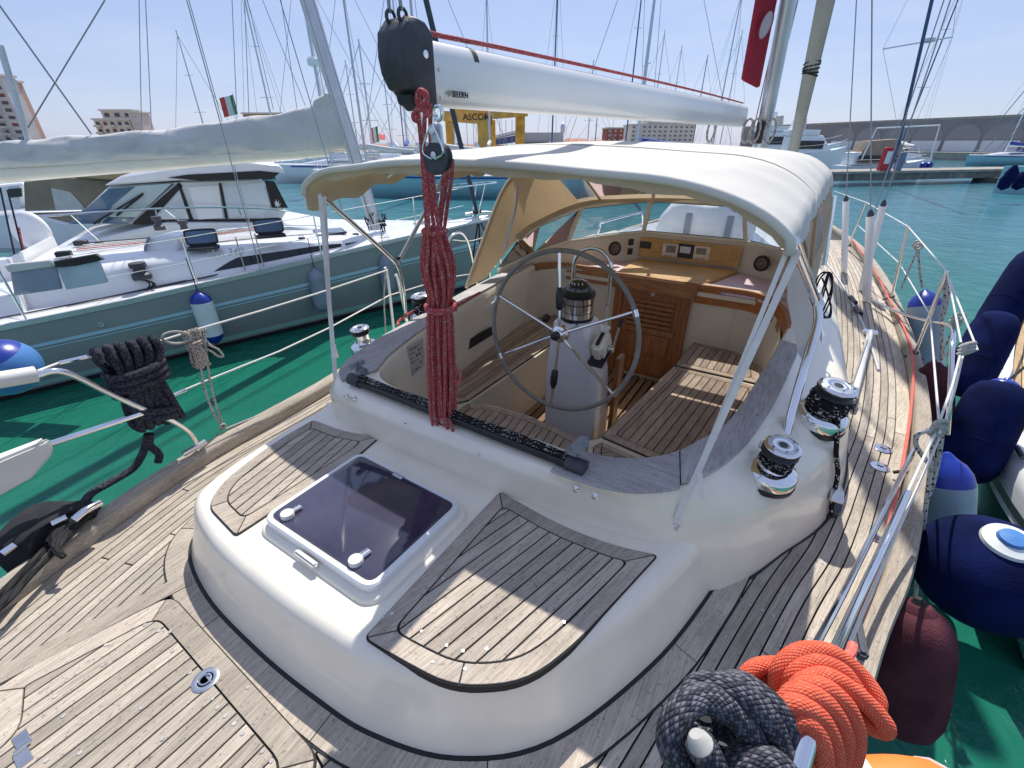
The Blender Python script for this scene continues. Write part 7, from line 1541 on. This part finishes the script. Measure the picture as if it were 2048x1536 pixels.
mb, _ = vbox(MB(), 983, 1036, 291, 303, 118.5, 10); mb.build('front_wall', SHUT, sh, smooth=0)
for u in (1102, 1110, 1118, 1125): 
    p = far(u, 121, 0); MB().box((p.x, p.y, 2.2), (.5, .5, 2.4)).build('column', GELW, sh, smooth=0)
MB().lathe([(.5, 0), (.6, 1.2), (.3, 1.8), (0, 2)], at(1125, 265, q=121), n=12).build('vent', ALUG, sh)
# parked boats and white hulls on the quay between: low shapes
for i, (u, w_) in enumerate(((640, 30), (672, 22), (790, 40), (845, 34), (925, 30), (955, 18))):
    q = 63+i*1.2; p = far(u, q, 1.1); L_ = w_*q/FPX*1.1
    t_ = T('parked_boat', 'small white motor boat laid up on the quay, '+['far left by the houses', 'beside the neighbour mast', 'below the red awning', 'left of the hanging block', 'by the first crane leg', 'between the crane legs'][i], 'motor boat', p)
    MB().loft([[p+RT*a*L_+fh*c*w2+Vector((0, 0, z)) for c, z in ((-.5, .1), (-1, .9), (1, .9), (.5, .1))] for a, w2 in ((-.5, .9), (.1, 1), (.4, .6), (.5, .1))]).build('hull', GELW, t_)
    MB().loft([[p+RT*a*L_+fh*c+Vector((0, 0, .9+z*h)) for c, z in ((-.8, 0), (-.6, 1), (.6, 1), (.8, 0))] for a, h in ((-.3, .7), (0, .8), (.25, .1))]).build('cabin', (WHTV, CANVB, GELW)[i % 3], t_)
# Italian flags
def flag(u, v, q, w_, h_, sg, label):
    p = at(u, v, q=q); t_ = T('flag', label, 'flag', p); base = far(u, q, 1.2)
    MB().tube([base, p+Vector((0, 0, h_*.55))], .03*q/60, 5).build('flag_pole', ALUG, t_)
    for k, cl in enumerate(((.02, .22, .06), (.72, .70, .62), (.60, .07, .05))):
        r2 = []
        for i in range(5):
            a = (k+i/4)/3*w_; r2.append([p+RT*sg*a+Vector((0, 0, z*h_/2-.25*a*1.0))+fh*.12*w_*math.sin(a*5/w_) for z in (1, 0, -1)])
        nm = ['green', 'white', 'red'][k]; MB().loft(r2, closed=False, cap=False).build('cloth_band', MC.get('flag_'+nm) or M('flag_'+nm, cl, .8), t_)
flag(471, 208, 60, 1.6, 1.9, -1, 'green white and red flag flying above the grey sail cover'); flag(757, 268, 60, .9, 1.6, -1, 'small faded green white and red flag above the terracotta roofs')
# radar on the neighbour behind mast
q = 30; p = at(628, 122, q=q); rd = T('radar_mast', 'white radar dome on a thin pole behind the neighbour mast', 'radar', p); MB().lathe([(.2, -.25), (.36, -.2), (.38, .05), (.3, .16), (0, .2)], p, n=20).build('radome', GELW, rd)
b_ = far(655, q, 0); MB().tube([Vector((p.x, p.y, .5)), p-Vector((0, 0, .25))], .06, 6).build('pole', ALUG, rd)
# --- breakwater wall with arches on the right
wt = T('breakwater_wall', 'long grey breakwater wall with blind arches and white panels at the right', 'wall')
W0 = at(1480, 288, q=150); W1 = at(2500, 288, q=62); W0.z = W1.z = 0; wd = (W1-W0).normalized(); wn_ = Vector((-wd.y, wd.x, 0)); wn_ = wn_ if wn_.dot(fh) > 0 else -wn_
def wpt(u): r = ray(u, 288); k = ((W0-CAM).dot(wn_))/r.dot(wn_); p = CAM+r*k; p.z = 0; return p
Hw = (CAM+ray(2048, 233)*(((W0-CAM).dot(wn_))/ray(2048, 233).dot(wn_))).z
MB().slab([W0, W1, W1+ZZ*Hw, W0+ZZ*Hw], wn_*3).build('wall', WALLG, wt, smooth=0)
MB().slab([W0+ZZ*Hw, W1+ZZ*Hw, W1+ZZ*(Hw+.35), W0+ZZ*(Hw+.35)], wn_*3.3).build('coping', CONC, wt, smooth=0)
MB().slab([W0-wn_*6, W1-wn_*6, W1-wn_*6+ZZ*1.2, W0-wn_*6+ZZ*1.2], wn_*6).build('footing', CONC, wt, smooth=0)
Lw = (W1-W0).length; bay = 6.2; nb_ = int(Lw/bay); zp0, zp1 = 1.25, Hw*.47
ARCHM = M('pale_arch_reveal', (.27, .262, .265), .9, var=.06, vs=.2)
for i in range(nb_):
    a = W0+wd*(i*bay+.35); b = W0+wd*((i+1)*bay-.35); 
    if (a-CAM).dot(RT)/(a-CAM).dot(fh) < .62: continue
    MB().slab([a+ZZ*zp0, b+ZZ*zp0, b+ZZ*zp1, a+ZZ*zp1], -wn_*.12).build('white_panel', WALLW, wt, smooth=0)
    if i % 1 == 0:
        m_ = (a+b)/2; rad = bay*.46; P = [m_+wd*rad*math.cos(t)+ZZ*(zp1+.15+(Hw-zp1)*.72*math.sin(t)) for t in [PI*k/12 for k in range(13)]]
        MB().slab(P, -wn_*.05).build('blind_arch', ARCHM, wt, smooth=0)
# --- concrete pier across the right
pi_ = T('concrete_pier', 'concrete jetty on square piles crossing the water at the right', 'pier')
pa = at(1500, 352, z=.95); pb_ = at(2300, 330, z=.95)
pa = at(1640, 344, z=.95); pb_ = at(2120, 336, z=.95); pd = (pb_-pa).normalized(); pn = Vector((-pd.y, pd.x, 0)); pn = pn if pn.dot(fh) > 0 else -pn
pa = pa-pd*25; pb_ = pb_+pd*20; Lp = (pb_-pa).length
n_ = int(Lp/2.5)
for i in range(n_):
    a = pa+pd*(i*Lp/n_+.02); b = pa+pd*((i+1)*Lp/n_-.02); MB().slab([a, b, b-ZZ*.16, a-ZZ*.16], pn*2.6).build('slab', CONC, pi_, smooth=0)
MB().slab([pa-ZZ*.17+pn*.1, pb_-ZZ*.17+pn*.1, pb_-ZZ*.62+pn*.1, pa-ZZ*.62+pn*.1], pn*2.2).build('edge_beam', M('stained_beam', (.16, .16, .145), .9, var=.5, vs=1.5, stretch=(1, 1, .15)), pi_, smooth=0)
for u in (1610, 1990, 2400):
    r = ray(u, 360); k = ((pa-CAM).dot(pn))/r.dot(pn); c = CAM+r*k; MB().box((c.x, c.y, -.2), (1.9, 1.9, 1.2), R=Matrix.Rotation(math.atan2(pd.y, pd.x), 3, 'Z')).build('pile', CONCD, pi_, smooth=0)
def onpier(u, o=.4): r = ray(u, 345); k = ((pa+pn*o-CAM).dot(pn))/r.dot(pn); c = CAM+r*k; c.z = .95; return c
for i, (u, col_, hgt) in enumerate(((1762, 0, 1.9), (1792, 1, 1.5))):
    c = onpier(u); t_ = T('service_pillar', ['red fire point cabinet standing on the concrete jetty', 'blue grey service pillar standing on the jetty beside the red cabinet'][i], 'cabinet', c)
    MB().box(c+ZZ*.75*hgt/1.9, (.35, .62 if i == 0 else .4, 1.5*hgt/1.9), R=Matrix.Rotation(AZ, 3, 'Z')).build('cabinet', [M('fire_red', (.45, .02, .03), .5), M('blue_grey_paint', (.12, .18, .30), .5)][i], t_, bevel=.03)
    if i == 0: MB().box(c+ZZ*.85-fh*.18, (.01, .38, .8), R=Matrix.Rotation(AZ, 3, 'Z')).build('pictogram_panel', WHTV, t_)
# motor boats behind the pier
def cruiser(u0, u1, vtop, vwl, q, label, mats, fly=True):
    t_ = T('motor_yacht', label, 'motor yacht'); a = far(u0, q); b = far(u1, q); L_ = (b-a).length; d = (b-a)/L_
    H = at((u0+u1)/2, vtop, q=q).z
    def pt(x, y, z): return a+d*x*L_+fh*y*L_*.15+ZZ*z*H
    MB().loft([[pt(x, y*w_, z*s_) for y, z in ((-.8, 0), (-1, .38), (1, .38), (.8, 0))] for x, w_, s_ in ((0, .9, .9), (.4, 1, .95), (.8, .7, 1.15), (1, .05, 1.3))]).build('hull', mats[0], t_, smooth=40)
    MB().loft([[pt(x, y*.75, z) for y, z in ((-1, .36), (-.85, zt), (.85, zt), (1, .36))] for x, zt in ((.08, .68), (.55, .70), (.75, .4))]).build('superstructure', mats[0], t_, bevel=.05)
    MB().loft([[pt(x, -.80, z) for z in (.45, .60)] for x in (.12, .58)], closed=False, cap=False).build('windows', DARKW, t_)
    if fly:
        MB().loft([[pt(x, y*.6, z) for y, z in ((-1, .70), (-1, .80), (1, .80), (1, .70))] for x in (.05, .5)]).build('flybridge', mats[0], t_, bevel=.04)
        MB().loft([[pt(x, y, z) for y in (-.7, .7)] for x, z in ((.12, .8), (.16, .98), (.24, 1.0), (.26, .8))], closed=False, cap=False).build('radar_arch', mats[0], t_)
        MB().lathe([(.05*H, 0), (.06*H, .05*H), (.03*H, .1*H), (0, .11*H)], pt(.2, 0, .98), n=14).build('satellite_dome', mats[0], t_)
    P = [pt(x, -.95*w_, z+.13) for x, w_, z in ((.1, 1, .36), (.4, 1, .38), (.8, .7, .44), (.98, .1, .5))]; MB().tube(P, .03, 5).build('guard_rail', CHR, t_)
    return t_, pt
t_, pt = cruiser(1500, 1680, 232, 300, 64, 'large white motor yacht with flybridge and satellite dome behind our mast', (GELW,))
t_, pt = cruiser(1560, 1694, 238, 320, 52, 'white motor yacht with a dark raked windscreen just right of the furled sail', (GELW,), True)
t_, pt = cruiser(1692, 1862, 278, 345, 42, 'small white motor boat with brown cockpit cover and roof bar beyond the jetty', (WHTV,), False)
MB().loft([[pt(x, y, z) for y, z in ((-.8, .4), (-.6, h), (.6, h), (.8, .4))] for x, h in ((.12, .5), (.2, .95), (.55, 1.0), (.7, .5))]).build('cockpit_cover', BRC, t_, smooth=40)
MB().tube([pt(.15, -.9, .5), pt(.2, -.9, 1.25), pt(.9, -.9, 1.32), pt(.95, -.9, .5)], .06, 8).build('roof_bar', GELW, t_)
for i, x in enumerate((.95, .88)): MB().lathe([(.0, -.35), (.22, -.2), (.24, .2), (.0, .35)], pt(x, -1.05, .35), n=14).build('bow_fender', BLUEV, t_)
# bow of a berthed boat at the far right with black fenders
p = at(2030, 372, z=0); bb2 = T('berthed_boat', 'pale teal bow with black fenders at the right edge by the jetty', 'boat', p)
rs_ = []
for k, w_ in ((0, .05), (1.2, .6), (3, 1.2), (6, 1.6), (10, 1.7)):
    o = at(1985, 385, z=0)+RT*k*.95+fh*k*(-.35); rs_.append([o+fh*c*w_+ZZ*z for c, z in ((-.7, 0), (-1, 1.5), (1, 1.5), (.7, 0))])
MB().loft(rs_).build('hull', HULLA, bb2, smooth=40)
for i, (u, v) in enumerate(((2012, 362), (2022, 350), (2040, 362))): MB().lathe([(0, -.45), (.24, -.3), (.27, .1), (.1, .42), (0, .45)], at(u, v, q=24.5), (.15*i, 0, 1), n=16).build('bow_fender', NAVY, bb2)
# thin stays and masts at the right, the tall blue mast with crosstrees
xm = T('crosstree_mast', 'tall dark blue mast with a long crosstree and lantern beyond the jetty', 'mast', far(1775, 34, 0))
a = at(1770, 400, q=34); a.z = 0; b0_, b1_ = at(1797, 290, q=33), at(1864, 0, q=31); MB().tube([b0_, b1_, b1_+(b1_-b0_)*.6], .09, 8).build('mast', BMAST, xm)
cA, cB = at(1766, 98, q=32), at(1905, 74, q=32); MB().tube([cA, cB], .035, 6).build('crosstree', ALUG, xm); MB().lathe([(.2, -.12), (.32, -.08), (.28, .08), (0, .14)], at(1858, 80, q=32), n=12).build('lantern', ALUG, xm)
for u0, v0, u1, v1 in ((1766, 98, 1800, 280), (1905, 74, 1815, 285), (1766, 98, 1820, -10), (1905, 74, 1915, -10)): MB().tube([at(u0, v0, q=32), at(u1, v1, q=32)], .012, 4).build('stay', WIRE, xm)
MB().tube([b0_, Vector((b0_.x, b0_.y, .5))], .09, 8).build('mast_foot', BMAST, xm)
for (u0, v0, u1, v1, lb) in ((1950, 300, 2100, 120, 'first'), (1965, 305, 2110, 150, 'second'), (1990, 305, 2120, 160, 'third'), (2006, 300, 2130, 120, 'fourth')):
    st_ = MB().tube([at(u0, v0, q=40), at(u1, v1, q=38)], .03, 5).build('rigging_stay', WIRE); tag(st_, 'slanting rigging wire at the right edge, %s from the left' % lb, 'wire', 'slanting wires at the right edge')
def wispmat():
    m = bpy.data.materials.new('thin_cloud'); m.use_nodes = True; nt = m.node_tree
    for n in list(nt.nodes): nt.nodes.remove(n)
    return m
